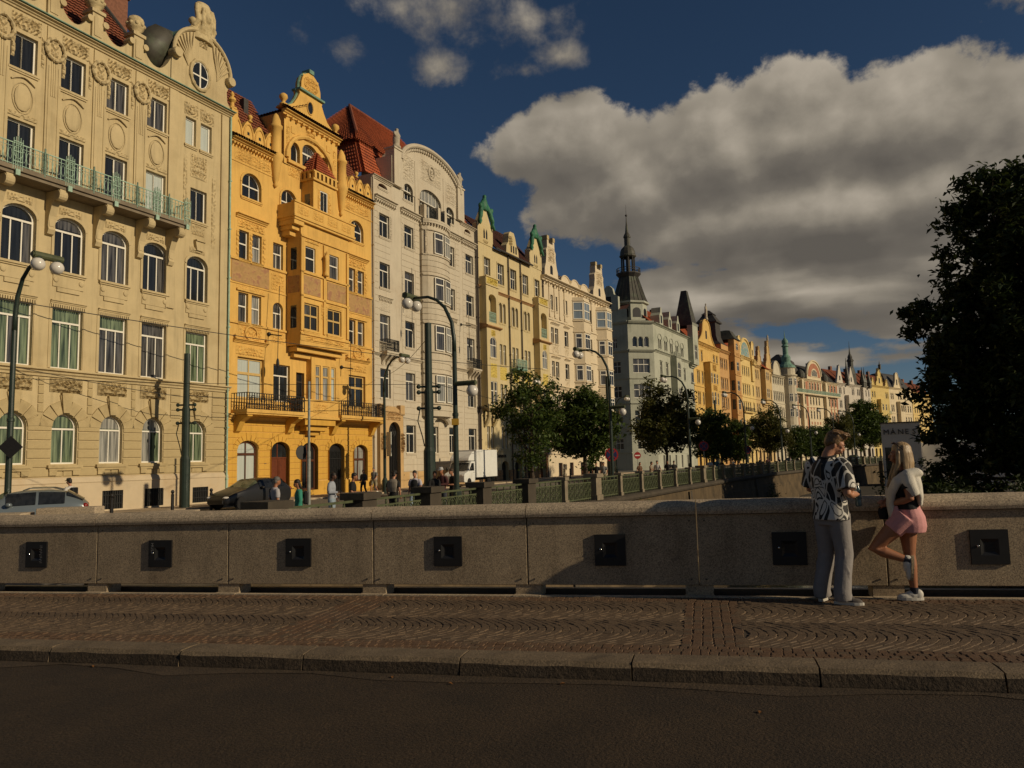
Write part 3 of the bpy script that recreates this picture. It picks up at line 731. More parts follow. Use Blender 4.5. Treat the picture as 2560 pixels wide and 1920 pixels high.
# plinth with barred cellar windows
ch = [(x+.35, x+1.5, .28, 1.2) for x in xs]+[(15.4, 16.5, .28, 1.14)]
mb = MB(); holed(mb, -2, 17.98, -.1, 1.62, ch, .16, .2); mb.quad((17.98,-.16,-.1), (17.98,0,-.1), (17.98,0,1.62), (17.98,-.16,1.62)); mb.sweep([(0,1.621),(.16,1.621),(.19,1.66),(.15,1.76),(.07,1.9),(0,1.93)], -2, 17.98); mb.obj('plinth', PL1, b1.root)
for h in ch:
    mb = MB(); mb.box(h[0], h[1], -.06, -.03, h[2], h[3])
    for k in range(9): x = h[0]+(h[1]-h[0])*(k+.5)/9; mb.box(x-.015, x+.015, -.13, -.1, h[2], h[3])
    mb.box(h[0], h[1], -.135, -.095, h[2]+.25, h[2]+.29); mb.box(h[0], h[1], -.135, -.095, h[3]-.25, h[3]-.21); mb.obj('cellar_grille', M_iron, b1.root)
b1.cornice(-2, 18.0, 6.62, .38, .34)
for h in [h for h in b1.holes if 6.9 < h[2] < 7.2]:
    b1.cornice(h[0]-.12, h[1]+.12, 10.1, .2, .14, 'lintel', dent=.11, dw=.07)
    b1.band(h[0]-.16, h[0]-.03, 7.05, 10.08, .03, 'jamb'); b1.band(h[1]+.03, h[1]+.16, 7.05, 10.08, .03, 'jamb')
for h in [h for h in b1.holes if 11.5 < h[2] < 11.8]:                      # panel and row of drops under the second-floor sills
    b1.plate(h[0]+.0, h[1]-.0, 10.95, 11.5, .05, 'apron', WM1); b1.plate(h[0]+.2, h[1]-.2, 10.72, 10.93, .07, 'apron', WM1)
    for x in (h[0]+.14, h[1]-.14):
        mb = MB(); mb.lathe([(.13,0),(.13,.04),(.08,.06),(.02,.065)], (0,0,0), 12); mb.v = [(x+p[0], -.05-p[2], 11.28+p[1]) for p in mb.v]; mb.f = [f for f in mb.f]; mb.obj('rosette', WM1, b1.root)
    b1.relief(h[0]+.2, h[1]-.2, 14.5, 14.85, .1, 5, w=.03)
# long balcony: stone slab, scroll brackets, verdigris railing
B1W = 1.15
mb = MB(); mb.box(-2, 13.95, -B1W, .02, 15.52, 15.72); mb.box(-2, 13.9, -B1W+.1, .02, 15.36, 15.518)
bal = mb.obj('balcony', mat('stained_stone', (.2, .16, .11), .9, .25, 1.5, .3, 25), b1.root)
rm = MB()
for k in range(7):
    pass
b1.railing(-2, 13.9, 15.72, 16.78, B1W-.06, M_greeniron, .2, parent=bal, r=.012)
for x in [-.2, 2.22, 4.65, 7.07, 9.49, 11.9, 13.85]:
    mb = MB(); y = -B1W+.02
    for dx in (-.2, -.1, 0, .1, .2): mb.box(x+dx-.012, x+dx+.012, y-.03, y+.01, 15.55, 16.9+.2*(1-abs(dx)/.3))
    for z in (15.9, 16.35, 16.8): mb.box(x-.21, x+.21, y-.04, y+.015, z, z+.035)
    mb.tube([(x+.2*math.cos(t), y-.03, 16.35+.3*math.sin(t)) for t in [2*math.pi*i/10 for i in range(11)]], .018, 5, cap=False)
    mb.box(x-.1, x+.1, y-.08, y, 15.3, 15.56); mb.obj('railing_post', M_greeniron, bal)
    mb = MB(); mb.box(x-.03-1.2, x+.03-1.2, y-.03, y+.02, 15.6, 16.95)
    for dx in (-.14,-.07,.07,.14): mb.box(x-1.2+dx-.01, x-1.2+dx+.01, y-.02, y+.01, 15.8, 16.75); mb.obj('railing_post', M_greeniron, bal)
for x in [1.98, 4.42, 6.85, 9.27, 11.68, 13.6]:
    mb = MB()
    pr = [(0,15.34),(B1W-.12,15.34),(B1W-.05,15.15),(B1W-.12,14.93),(B1W-.32,14.86),(B1W-.5,14.95),(.45,14.6),(.3,14.2),(.24,13.75),(.3,13.55),(.2,13.35),(0,13.3)]
    q = MB(); q.prism(pr, -.17, .17); q.v = [(x+y, -w_, z) for w_, y, z in q.v]; q.f = [f[::-1] for f in q.f]; q.obj('scroll_bracket', WM1, bal)
    q = MB(); q.lathe([(.24,-.2),(.27,-.12),(.27,.12),(.24,.2)], (0,0,0), 14); q.v = [(x+p[2], -(B1W-.3)+p[0], 15.08+p[1]) for p in q.v]; q.obj('scroll', WM1, bal)
    q = MB(); q.box(x-.13, x+.13, -.28, 0, 13.7, 14.4); q.obj('bracket_panel', WM1, bal)
# pilaster strips, wreaths and ovals of the upper floors
for x in [1.95, 4.38, 6.8, 9.22, 11.64]:
    b1.plate(x-.36, x+.36, 15.75, 23.55, .07, 'pilaster', WM1)
    for e in (-.24, .24): b1.plate(x+e-.02, x+e+.02, 16.2, 21.6, .1, 'bead', WM1)
    for e in (-.1, 0, .1): b1.plate(x+e-.03, x+e+.03, 20.1, 22.0, .1, 'flute', WM1)
    mb = MB(); mb.tube([(x+.42*math.sin(t)*(1-.1*math.cos(2*t)), -.16-.03*math.sin(9*t), 22.45-.55*math.cos(t)) for t in [2*math.pi*i/28 for i in range(29)]], [.085+.03*math.sin(i*2.3) for i in range(29)], 7, cap=False)
    mb.obj('wreath', WM1, b1.root)
    b1.relief(x-.2, x+.2, 22.1, 22.9, .12, 4, w=.07)
    for e in (-.52, .52): b1.relief(x+e-.08, x+e+.08, 21.3, 22.9, .1, 8, w=.0, sym=False)
for x in xs:
    b1.relief(x-.1, x+1.5, 22.72, 23.5, .17, 3, dens=10)
    c = x+.7
    mb = MB(); mb.ell((0,0,0), (.40,.07,.66), 18, 6); mb.v = [(c+p[0], -.03+p[1], 19.45+p[2]) for p in mb.v]; mb.obj('oval_panel', WM1, b1.root, smooth=True)
    mb = MB(); mb.tube([(c+.47*math.cos(t), -.03, 19.45+.74*math.sin(t)) for t in [2*math.pi*i/24 for i in range(25)]], .025, 5, cap=False); mb.obj('oval_frame', WM1, b1.root)
    mb = MB(); mb.tube([(c-.55,-.04,20.2),(c-.4,-.06,20.3),(c-.15,-.08,20.42),(c,-.08,20.45),(c+.15,-.08,20.42),(c+.4,-.06,20.3),(c+.55,-.04,20.2)], .045, 5); mb.obj('hood_mould', WM1, b1.root)
    b1.relief(x-.05, x+1.45, 18.45, 18.72, .08, 6)
# corner risalit
b1.plate(13.42, 17.95, 10.6, 23.55, .10, 'risalit_panel_left', WM1).name = 'corner_strip'
for o in [o for o in b1.root.children if o.name.startswith('corner_strip')]: bpy.data.objects.remove(o)
b1.plate(13.42, 14.0, 11.0, 23.55, .1, 'corner_strip', WM1); b1.plate(17.2, 17.9, 6.98, 23.55, .1, 'corner_strip', WM1)
b1.relief(14.45, 15.5, 22.5, 23.3, .14, 21, w=.0); b1.relief(15.6, 16.65, 22.5, 23.3, .14, 21, w=.0)
b1.relief(14.95, 16.2, 18.9, 20.4, .12, 22); b1.relief(14.5, 14.75, 16.0, 20.2, .1, 23, sym=False); b1.relief(16.55, 16.85, 15.0, 19.6, .1, 24, sym=False)
b1.relief(15.1, 16.1, 15.55, 16.2, .09, 25)
mb = MB(); mb.box(15.3, 15.95, -.28, 0, 15.18, 15.26); mb.prism([(15.4,14.65),(15.85,14.65),(15.95,15.17),(15.3,15.17)], -.2, 0); mb.obj('keystone', WM1, b1.root)
# main cornice, swagged parapet with urns
b1.cornice(-2, 18.0, 23.62, .26, .32); b1.plate(-2, 18.05, 23.885, 23.93, .42, 'cornice_flashing', M_copper)
peds = [-.5, 1.97, 4.38, 6.62, 8.9, 11.28]
pts = []
lo = 24.3
def swag(a, b): return [(a+(b-a)*t, lo+.05+.95*(abs(2*t-1)**2.2)) for t in [k/10 for k in range(11)]]
for a, b in zip(peds, peds[1:]+[13.75]): pts += swag(a+.3, b-.3)
b1.gable([(-.5,23.93)]+pts+[(13.45,23.93)], .4, .05, 'parapet')
M_urn = mat('carved_urn_stone', (.50, .40, .22), .85, .2, 7, .5, 18, dirt=(.3, .22, .1), dscale=2)
for x in peds[1:]:
    mb = MB(); mb.box(x-.3, x+.3, -.2, .45, 23.93, 25.42); mb.box(x-.38, x+.38, -.28, .5, 25.422, 25.6); mb.box(x-.2, x+.2, -.24, -.19, 24.2, 25.2); mb.obj('pedestal', WM1, b1.root)
    mb = MB()
    for r_, zc in ((.16, 25.05), (.16, 25.05)):
        mb.lathe([(.17,-.26),(.17,.26)], (0,0,0), 12)
    mb.v = [(x+(-.42 if i < len(mb.v)//2 else .42)+p[0], -.0+p[2], 25.0+p[1]) for i, p in enumerate(mb.v)]; mb.obj('volute', WM1, b1.root)
    mb = MB(); mb.lathe([(.22,0),(.3,.06),(.22,.14),(.40,.3),(.47,.5),(.38,.62),(.44,.7),(.42,.8),(.30,.98),(.1,1.06)], (x,.1,25.6), 14)
    for k in range(9):
        t = 2*math.pi*k/9; mb.ell((x+.4*math.cos(t), .1+.4*math.sin(t), 26.12), .12, 7, 5); mb.ell((x+.3*math.cos(t+.3), .1+.3*math.sin(t+.3), 26.42), .12, 7, 5)
    mb.obj('urn', M_urn, b1.root, smooth=True)
# roof behind the parapet
b1.tiled([(-2,.6,24.2),(13.2,.6,24.2),(10.9,5.2,31.0),(-2,5.2,31.0)], M_tile2, .33, .26)
b1.roof([[(13.2,.6,24.2),(14.2,6,24.4),(10.9,5.2,31.0)]], M_slate, 'roof_hip')
mb = MB(); mb.tube([(13.3,.55,24.2),(10.9,5.1,31.05)], .12, 6); mb.obj('hip_flashing', M_slate, b1.root)
mb = MB(); mb.box(12.9, 14.6, 5.2, 6.2, 24, 31.0); mb.box(12.8, 14.7, 5.1, 6.3, 31.002, 31.25); mb.obj('chimney', M_brick, b1.root)
# curved gable over the risalit with its oculus and mask
gc = 15.7
prof = [(13.5,23.93),(13.5,25.2),(13.62,25.9)]+[(gc-2.05*math.cos(t), 25.95+1.95*math.sin(t)) for t in [math.pi*k/16 for k in range(17)]]+[(17.75,25.5),(17.55,25.1),(17.6,24.5),(17.9,24.1),(17.92,23.93)]
g = b1.gable(prof, .7, .06)
mb = MB(); arc = [(gc-2.1*math.cos(t), -.12, 25.95+2.0*math.sin(t)) for t in [math.pi*k/20 for k in range(21)]]
mb.tube(arc, .12, 8); mb.obj('gable_moulding', WM1, g)
mb = MB(); n = 14
for a, b in zip(arc, arc[1:]): mb.quad((a[0],-.2,a[2]+.1), (b[0],-.2,b[2]+.1), (b[0],.75,b[2]+.13), (a[0],.75,a[2]+.13))
mb.obj('copper_capping', M_copper, g)
for sgn in (-1, 1):
    for k in range(7):                                                     # shell ribs
        mb = MB(); t0 = .25+k*.16
        mb.tube([(gc+sgn*1.95*math.cos(t0), -.1, 25.95+1.8*math.sin(t0)), (gc+sgn*1.45*math.cos(t0*.8), -.14, 25.7+1.3*math.sin(t0*.8)), (gc+sgn*1.05, -.08, 25.3+.75*math.sin(t0*.7))], [.06,.055,.03], 5); mb.obj('shell_rib', WM1, g)
    mb = MB(); mb.lathe([(.27,-.3),(.3,-.2),(.3,.2),(.27,.3)], (0,0,0), 14); mb.v = [(gc+sgn*1.98+p[0], -.1+p[2], 25.75+p[1]) for p in mb.v]; mb.obj('volute', WM1, g)
    b1.ball(gc+sgn*.72, 27.85, .26, 0, M_urn, 'pine_cone')
mb = MB(); mb.tube([(gc-.22+.68*math.cos(t), -.1, 25.2+.88*math.sin(t)) for t in [2*math.pi*k/24 for k in range(25)]], [.11+.03*math.sin(k*2.6) for k in range(25)], 7, cap=False); mb.obj('oculus_wreath', WM1, g)
mb = MB(); mb.quad(*[(gc-.22+.6*math.cos(t), -.085, 25.2+.8*math.sin(t)) for t in [2*math.pi*k/24 for k in range(24)]]); oc = mb.obj('oculus_window', G_DARK, g)
mb = MB(); mb.box(gc-.27, gc-.17, -.12, -.088, 24.4, 26.0); mb.box(gc-.82, gc+.38, -.115, -.089, 25.1, 25.18); mb.tube([(gc-.22+.58*math.cos(t), -.1, 25.2+.78*math.sin(t)) for t in [2*math.pi*k/20 for k in range(21)]], .035, 5, cap=False); mb.obj('oculus_bars', M_white, oc)
mb = MB(); mb.loft([((gc,0,27.4),.75,.35),((gc,0,27.9),.7,.34),((gc,-.05,28.3),.5,.4),((gc,-.08,28.9),.46,.42),((gc,0,29.4),.6,.36),((gc,0,29.75),.45,.25),((gc,0,29.85),.1,.1)], 12)
mb.ell((gc,-.42,28.75), (.22,.2,.32), 10, 8); mb.ell((gc,-.6,28.72), (.05,.08,.09), 6, 5)
for sgn in (-1, 1):
    mb.tube([(gc+sgn*.5,-.1,29.5),(gc+sgn*.62,-.2,29.0),(gc+sgn*.55,-.25,28.5),(gc+sgn*.7,-.1,28.1),(gc+sgn*.5,-.1,27.8)], [.18,.15,.17,.14,.1], 7)
    mb.tube([(gc+sgn*.25,-.35,29.3),(gc+sgn*.35,-.4,28.9),(gc+sgn*.3,-.4,28.4),(gc+sgn*.36,-.3,28.0)], [.12,.1,.11,.06], 6)
o = mb.obj('gable_mask', M_urn, g); remesh(o, .045, 1)
b1.relief(gc-.3, gc+.3, 27.0, 27.7, .14, 31, w=.08)
mb = MB(); mb.tube([(13.0,1.6,25.0),(13.0,1.2,25.9),(13.6,1.0,26.6),(14.6,1.2,27.2)], [.9,1.0,1.0,.6], 10); mb.obj('copper_dormer_roof', M_dkcopper, b1.root, smooth=True)
b1.pipe(17.8, .3, 23.6, M_greeniron, .06, .2)
# --- 2: yellow Neo-Renaissance house
WM2 = mat('yellow_stucco', (.67, .405, .105), .82, .08, 1.0, .2, 25, streak=.34, dirt=(.53, .31, .08), dscale=.4)
WM2b = mat('deep_yellow_stucco', (.60, .34, .055), .82, .09, 1.0, .2, 25, streak=.34, dirt=(.47, .255, .045), dscale=.4)
SG2 = mat('sgraffito_panel', (.40, .245, .10), .85, .25, 2.2, .1, 30, second=(.33, .17, .09), dscale=1.3)
b2 = Fac('yellow_house', 'tall yellow house with stepped gable, oriel and small red pyramid turret', (-16.93, 45.03), 25.6, WM2, M_white)
pair = lambda u, v0, v1, **k: (b2.window(u, u+.82, v0, v1, 0, 1, .55, 1, **k), b2.window(u+1.1, u+1.92, v0, v1, 0, 1, .55, 1, **k))
for v0, v1 in ((11.05, 12.9), (15.0, 16.82)):
    pair(.74, v0, v1, gl='gdp', sill=.1); pair(11.5, v0, v1, gl='gdp', sill=.1)
b2.window(3.68, 4.6, 15.0, 16.75, 0, 2, .6, 1, gl='g', sill=.06)
b2.window(3.7, 4.62, 11.05, 12.8, .4, 2, .6, 1, gl='g', sill=.06)
b2.window(.74, 2.95, 6.35, 8.9, 0, 2, .62, 2, gl='bd', frame=M_ochre, bar=.13, sill=0)
b2.window(3.78, 5.3, 6.35, 8.75, 0, 2, .7, 1, gl='d', sill=0)
b2.window(11.5, 13.5, 6.35, 8.75, 0, 2, .62, 2, gl='d', frame=M_ochre, bar=.13, sill=0)
b2.window(5.9, 6.7, 6.35, 8.4, 0, 1, .7, 1, gl='d', frame=M_dkwood, sill=0)
b2.window(.9, 2.55, 19.0, 20.65, .75, 2, .5, 2, gl='d', sill=.1, sur=.05)
b2.window(4.35, 5.85, 19.0, 20.65, .7, 2, .5, 2, gl='gd', sill=.1, sur=.05)
b2.window(11.65, 13.3, 19.0, 20.6, .75, 2, .5, 2, gl='d', sill=.1, sur=.05)
b2.window(.8, 2.5, 1.25, 3.78, .5, 2, .68, 2, gl='b', frame=M_brown, bar=.12, sill=0)
b2.window(6.37, 8.0, .55, 3.74, .5, 2, .62, 2, gl='pd', frame=M_brown, bar=.12, sill=0)
b2.window(11.98, 13.6, .95, 3.62, .5, 2, .6, 2, gl='pg', frame=M_brown, bar=.12, sill=0)
b2.holes += [(3.55, 5.2, 0, 3.75, .5), (9.15, 10.85, 0, 3.7, .5)]
b2.window(5.2, 6.1, 22.78, 24.2, .5, 1, None, 1, gl='d', sill=0, frame=M_white, hole=True)
b2.window(6.35, 8.0, 22.78, 24.55, .6, 2, .62, 1, gl='g', sill=0, bar=.1, hole=True)
b2.window(8.25, 9.1, 22.78, 24.2, .5, 1, None, 1, gl='d', sill=0, hole=True)
b2.wall(0, 14.35, 0, 22.4, depth=12)
# doors
def door(f, u0, u1, v1, rise, m, glass_h=1.0, w=-.22):
    d = thing_part = MB(); d.box(u0, u1, -w-.02, -w+.06, 0, v1-rise-.5); o = d.obj('door', m, f.root)
    for a, b in ((u0+.1, (u0+u1)/2-.06), ((u0+u1)/2+.06, u1-.1)):
        for z0, z1 in ((.15, 1.0), (1.12, v1-rise-.62)):
            q = MB(); q.box(a, b, -w-.05, -w-.021, z0, z1); q.box(a+.08, b-.08, -w-.075, -w-.051, z0+.08, z1-.08); q.obj('door_panel', m, o)
    q = MB(); q.quad(*[(x,-w-.0,z) for x, z in [(u0,v1-rise-.5)]+arch_pts(u0,u1,v1,rise)+[(u1,v1-rise-.5)]][::-1]); q.obj('fanlight', G_DARK, o)
    q = MB(); c = (u0+u1)/2; q.box(c-.04, c+.04, -w-.03, -w-.002, v1-rise-.5, v1-.02); q.box(u0, u1, -w-.06, -w+.03, v1-rise-.58, v1-rise-.48); q.obj('door_frame', m, o)
    q = MB(); q.ell((c+.12, -w-.09, 1.05), (.03,.03,.09), 8, 6); q.obj('handle', M_chrome, o)
    return o
door(b2, 3.55, 5.2, 3.75, .5, mat('red_brown_door', (.13, .035, .014), .4, .2, 5))
mb = MB(); mb.box(9.15, 10.85, .22, .26, 0, 3.7); gt = mb.obj('gate', M_black, b2.root)
for k in range(9):
    x = 9.22+k*.19; q = MB(); q.box(x-.014, x+.014, .14, .17, 0, 3.1); q.obj('gate_bar', M_iron, gt)
q = MB()
for z in (.3, 1.3, 2.6): q.box(9.15, 10.85, .135, .175, z, z+.05)
for k in range(4):
    for z in (.75, 2.95, 1.9): q.tube([(9.4+k*.4+.15*math.cos(t), .14, z+.22*math.sin(t)) for t in [2*math.pi*i/10 for i in range(11)]], .014, 4, cap=False)
q.obj('gate_scrolls', M_iron, gt)
# rusticated ground floor
g2 = [h for h in b2.holes if h[3] < 4]
b2.courses(0, 14.3, 1.2, 5.0, .39, .04, .035, holes=g2, m=WM2b, maxlen=3)
mb = MB(); holed(mb, 0, 14.3, -.1, 1.12, g2, .12, .3); mb.sweep([(0,1.122),(.12,1.122),(.1,1.16),(0,1.19)], 0, .795)
mb.obj('plinth', WM2b, b2.root)
for h in g2:
    b2.voussoirs(h, 9, .34, .07, WM2b)
b2.cornice(0, 14.4, 5.05, .36, .3, m=WM2)
b2.plate(3.0, 3.22, 2.78, 3.04, .02, 'red_number_plate', mat('red_enamel', (.5, .07, .04), .35, .1, 4)); b2.plate(3.02, 3.2, 2.25, 2.45, .02, 'blue_number_plate', mat('dark_enamel', (.05, .05, .08), .35, .1, 4))
# first-floor balconies
IR2 = M_iron
for u0, u1 in ((.25, 5.35), (9.05, 14.3)):
    bl = b2.balcony(u0, u1, 5.62, 1.3, 1.0, .2, WM2, IR2, 0, .2, r=.02)
    for x in (u0+.2, u1-.5):
        q = MB(); q.prism([(0,0),(0,-1.1),(.25,-.95),(.55,-.4),(1.15,-.1),(1.15,0)], -.2, .2); q.v = [(x+.2+y, -x_, 5.3+z) for x_, y, z in q.v]; q.f = [f[::-1] for f in q.f]; q.obj('bracket', WM2b, bl)
    for k in range(6):
        x = u0+.5+(u1-u0-1)*k/5
        if 3.3 < x < 4.5: continue
        q = MB()
        for rr in (.19, .1): q.tube([(x+rr*math.cos(t), -1.27, 6.2+rr*1.25*math.sin(t)) for t in [2*math.pi*i/10 for i in range(11)]], .018, 4, cap=False)
        q.obj('iron_rosette', IR2, bl)
q = MB(); q.box(3.35, 3.4, -1.31, -1.27, 5.68, 6.5); q.box(4.4, 4.45, -1.31, -1.27, 5.68, 6.5); q.box(3.35, 4.45, -1.31, -1.27, 6.42, 6.47)
q.tube([(3.9+.48*math.cos(t), -1.29, 5.72+.3*math.sin(t)) for t in [math.pi*i/10 for i in range(11)]], .02, 4); q.tube([(3.9+.2*math.cos(t), -1.29, 5.72+.18*math.sin(t)) for t in [math.pi*i/10 for i in range(11)]], .02, 4)
sg = q.obj('letter_panel', IR2, b2.root); text('letters', 'RIVIERA', .30, IR2, sg, (3.42, -1.30, 6.13), (RAD(90),0,0), .012)
mb = MB(); mb.box(5.36, 9.04, -1.0, 0, 5.44, 6.45); mb.box(5.3, 9.1, -1.08, 0, 6.452, 6.55); mb.box(5.3, 9.1, -1.1, 0, 5.26, 5.438); mb.obj('balcony_parapet', WM2, b2.root)
b2.relief(6.4, 8.0, 5.65, 6.3, .07, 41, w=1.0)
q = MB()
for e, z0, z1 in ((0, 4.85, 5.255), (.5, 4.5, 4.847), (1.0, 4.2, 4.497)): q.box(5.7+e, 8.8-e, -.95+e*.6, 0, z0, z1)
q.obj('corbel', WM2b, b2.root)
# upper bands, sgraffito, pediments
b2.band(0, 14.35, 14.85, 15.0, .1); b2.band(0, 14.35, 13.38, 13.46, .05); b2.band(0, 4.9, 10.9, 11.03, .1); b2.band(9.95, 14.35, 10.9, 11.03, .1)
b2.plate(.15, 3.3, 13.5, 14.8, .03, 'sgraffito_panel', SG2); b2.plate(11.2, 14.2, 13.5, 14.8, .03, 'sgraffito_panel', SG2)
for u in (.45, 11.2):
    b2.cornice(u, u+2.6, 17.55, .26, .3, 'pediment'); b2.relief(u+.1, u+2.5, 16.95, 17.5, .12, 43, dens=9)
    for e in (.12, 1.24, 2.36): b2.relief(u+e-.08, u+e+.16, 15.0, 16.9, .09, 44, sym=False)
    b2.cornice(u-.1, u+2.7, 9.75, .22, .28, 'pediment'); b2.relief(u+.1, u+2.5, 9.0, 9.6, .11, 45, dens=9); b2.relief(u+.25, u+2.35, 10.0, 10.85, .1, 46)
    mb = MB(); mb.tube([(u+1.3+.5*math.cos(t), -.1, 10.42+.42*math.sin(t)) for t in [2*math.pi*i/20 for i in range(21)]], .05, 6, cap=False); mb.obj('medallion', WM2, b2.root)
    for e in (0, 2.6): b2.ball(u+e, 9.98, .09, .15)
    b2.band(u+.1, u+2.5, 12.98, 13.1, .12, 'lintel'); b2.relief(u+.1, u+2.5, 13.1, 13.35, .05, 47)
b2.relief(3.5, 4.75, 13.55, 14.7, .08, 48); b2.relief(3.5, 4.75, 10.1, 10.85, .08, 49)
# oriel with sgraffito and statue
oh = [(5.4,6.4,15.05,16.75),(7.85,8.85,15.05,16.75),(5.3,6.75,11.1,12.9),(7.65,9.15,11.1,12.9)]
for i, h in enumerate(oh): b2.window(*h, 0, 2 if i > 1 else 1, .55, 2 if i > 1 else 1, w=1.2, dep=.2, gl='gd', sill=.08, frame=M_ochre if i > 1 else M_white, bar=.1 if i > 1 else .07)
b2.bay(4.95, 9.95, 10.35, 18.3, 1.2, oh, corbel=1.0)
for h in ((5.1, 6.9), (7.6, 9.6)): b2.plate(h[0], h[1], 13.5, 14.75, .03, 'sgraffito_panel', SG2, w=1.2)
for v in (10.75, 13.25, 14.85, 17.3): b2.band(4.9, 10.0, v, v+.13, .1, w=1.2)
for u in (5.0, 7.25, 9.75): b2.plate(u-.1, u+.13, 11.0, 17.2, .1, 'oriel_column', WM2, w=1.2)
b2.statue(7.25, 15.0, 1.8, 1.42, WM2, 'facade_statue', 5, .25)
b2.relief(5.2, 9.7, 10.4, 10.72, .1, 50, w=1.2); b2.relief(5.3, 6.8, 17.0, 17.28, .08, 51, w=1.2); b2.relief(7.6, 9.3, 12.95, 13.2, .06, 52, w=1.2); b2.relief(7.0, 7.55, 12.0, 13.1, .1, 53, w=1.2)
for v0, v1 in ((11.2, 12.7), (15.1, 16.6)):                                # narrow side lights of the oriel
    mb = MB(); mb.quad((4.945,-.85,v0),(4.945,-.35,v0),(4.945,-.35,v1),(4.945,-.85,v1)); mb.obj('side_pane', G_DARK, b2.root)
mb = MB(); mb.quad((4.945,-1.1,13.55),(4.945,-.1,13.55),(4.945,-.1,14.7),(4.945,-1.1,14.7)); mb.obj('sgraffito_panel', SG2, b2.root)
# loggia windows under the oriel
for h in ((7.3,7.85,6.45,9.0),(8.05,8.75,6.45,9.0),(8.95,9.45,6.45,9.0)): b2.window(*h, 0, 1, .7, 1, w=.45, dep=.15, gl='bp', frame=M_ochre, bar=.1, sill=0)
b2.bay(6.9, 9.85, 6.3, 9.5, .45, [(7.3,7.85,6.45,9.0),(8.05,8.75,6.45,9.0),(8.95,9.45,6.45,9.0)], dep=.15)
# balcony above the oriel and the battlemented turret
mb = MB(); mb.box(4.0, 10.4, -1.5, 0, 18.4, 18.55); mb.box(4.1, 10.3, -1.42, 0, 18.25, 18.398); mb.box(4.05, 10.35, -1.45, -1.25, 18.552, 19.35); mb.box(4.0, 10.4, -1.52, -1.2, 19.352, 19.45); mb.box(4.05, 4.25, -1.25, 0, 18.552, 19.35); mb.box(10.15, 10.35, -1.25, 0, 18.552, 19.35); bt = mb.obj('balcony', WM2, b2.root)
for k in range(4): b2.relief(4.3+k*1.5, 5.5+k*1.5, 18.62, 19.28, .07, 54, w=1.45, parent=bt)
q = MB()
for e, z0, z1 in ((0, 17.95, 18.245), (.3, 17.65, 17.947), (.6, 17.3, 17.647)): q.box(4.15+e*.4, 5.1-e*.2, -1.35+e, 0, z0, z1)
q.obj('corbel', WM2, b2.root)
b2.window(7.05, 7.85, 19.6, 21.1, 0, 2, None, 2, w=1.05, dep=.12, gl='d', sill=0)
b2.bay(6.35, 8.65, 18.55, 21.6, 1.05, [(7.05,7.85,19.6,21.1)], dep=.12, name='turret')
b2.relief(6.8, 7.05, 19.4, 21.2, .07, 55, w=1.05, sym=False); b2.relief(7.9, 8.2, 19.4, 21.2, .07, 55, w=1.05, sym=False)
mb = MB(); mb.quad((6.344,-.75,19.6),(6.344,-.3,19.6),(6.344,-.3,20.7),(6.344,-.75,20.7)); mb.obj('side_pane', G_GREY, b2.root)
mb = MB(); mb.box(6.2, 8.8, -1.2, 0, 21.602, 21.75)
for k in range(6): x = 6.3+k*.43; mb.box(x, x+.22, -1.22, -1.02, 21.752, 22.2)
for k in range(3): y = -.85+k*.35; mb.box(6.22, 6.42, y, y+.2, 21.752, 22.2); mb.box(8.6, 8.8, y, y+.2, 21.752, 22.2)
mb.box(6.22, 8.8, -1.2, 0, 22.202, 22.3); mb.obj('battlement', WM2, b2.root)
ap = (7.5, -.35, 24.1)
tr_ = b2.tiled([(6.4,-1.15,22.32),(8.6,-1.15,22.32),(7.55,-.4,24.05),(7.45,-.4,24.05)], M_tile, .25, .2, 'turret_roof')
b2.tiled([(6.4,.2,22.32),(6.4,-1.15,22.32),(7.45,-.4,24.05),(7.45,-.3,24.05)], M_tile, .25, .2, 'turret_roof'); b2.roof([[(8.6,-1.15,22.32),(8.6,.2,22.32),(7.5,-.35,24.05)]], M_tile, 'turret_roof')
# cornice with tiles, merlons, bartizans
for u0, u1 in ((-.05, 3.9), (10.6, 14.45)):
    b2.cornice(u0, u1, 22.2, .3, .42, dent=.24, dw=.1, m=WM2)
    b2.tiled([(u0,-.5,22.5),(u1,-.5,22.5),(u1,0,22.75),(u0,0,22.75)], M_tile3, .2, .2, 'cornice_tiles')
    n = 4; w_ = (u1-u0)/n; poly = [(u0,22.5)]
    for k in range(n):
        c = u0+w_*(k+.5); poly += [(c-w_*.5,23.35),(c-w_*.3,23.75),(c-w_*.1,24.0),(c+w_*.1,24.0),(c+w_*.3,23.75),(c+w_*.5,23.35)]
    b2.gable(poly+[(u1,22.5)], .35, .0, 'merlon_parapet')
    for k in range(n):
        c = u0+w_*(k+.5); q = MB(); q.tube([(c+w_*.42*math.cos(t), -.03, 22.85+.95*math.sin(t)) for t in [math.pi*i/10 for i in range(11)]], .05, 5); q.obj('blind_arch', WM2, b2.root); b2.plate(c-.1, c+.08, 23.1, 23.3, .01, 'loophole', M_black)
    b2.relief(u0+.3, u1-.3, 21.2, 22.05, .09, 56)
    b2.band(u0+.05, u1, 21.05, 21.12, .04)
b2.ball(1.55, 24.0, .17); b2.ball(12.5, 24.0, .17)
mb = MB(); mb.box(-.05, .45, -.1, .4, 22.5, 24.3); mb.lathe([(.3,0),(.3,.12),(.14,.2),(.12,.45),(.26,.6),(.2,.75),(.08,.85),(.14,1.0),(.02,1.2)], (.2,.15,24.3), 10); mb.obj('pinnacle', WM2, b2.root)
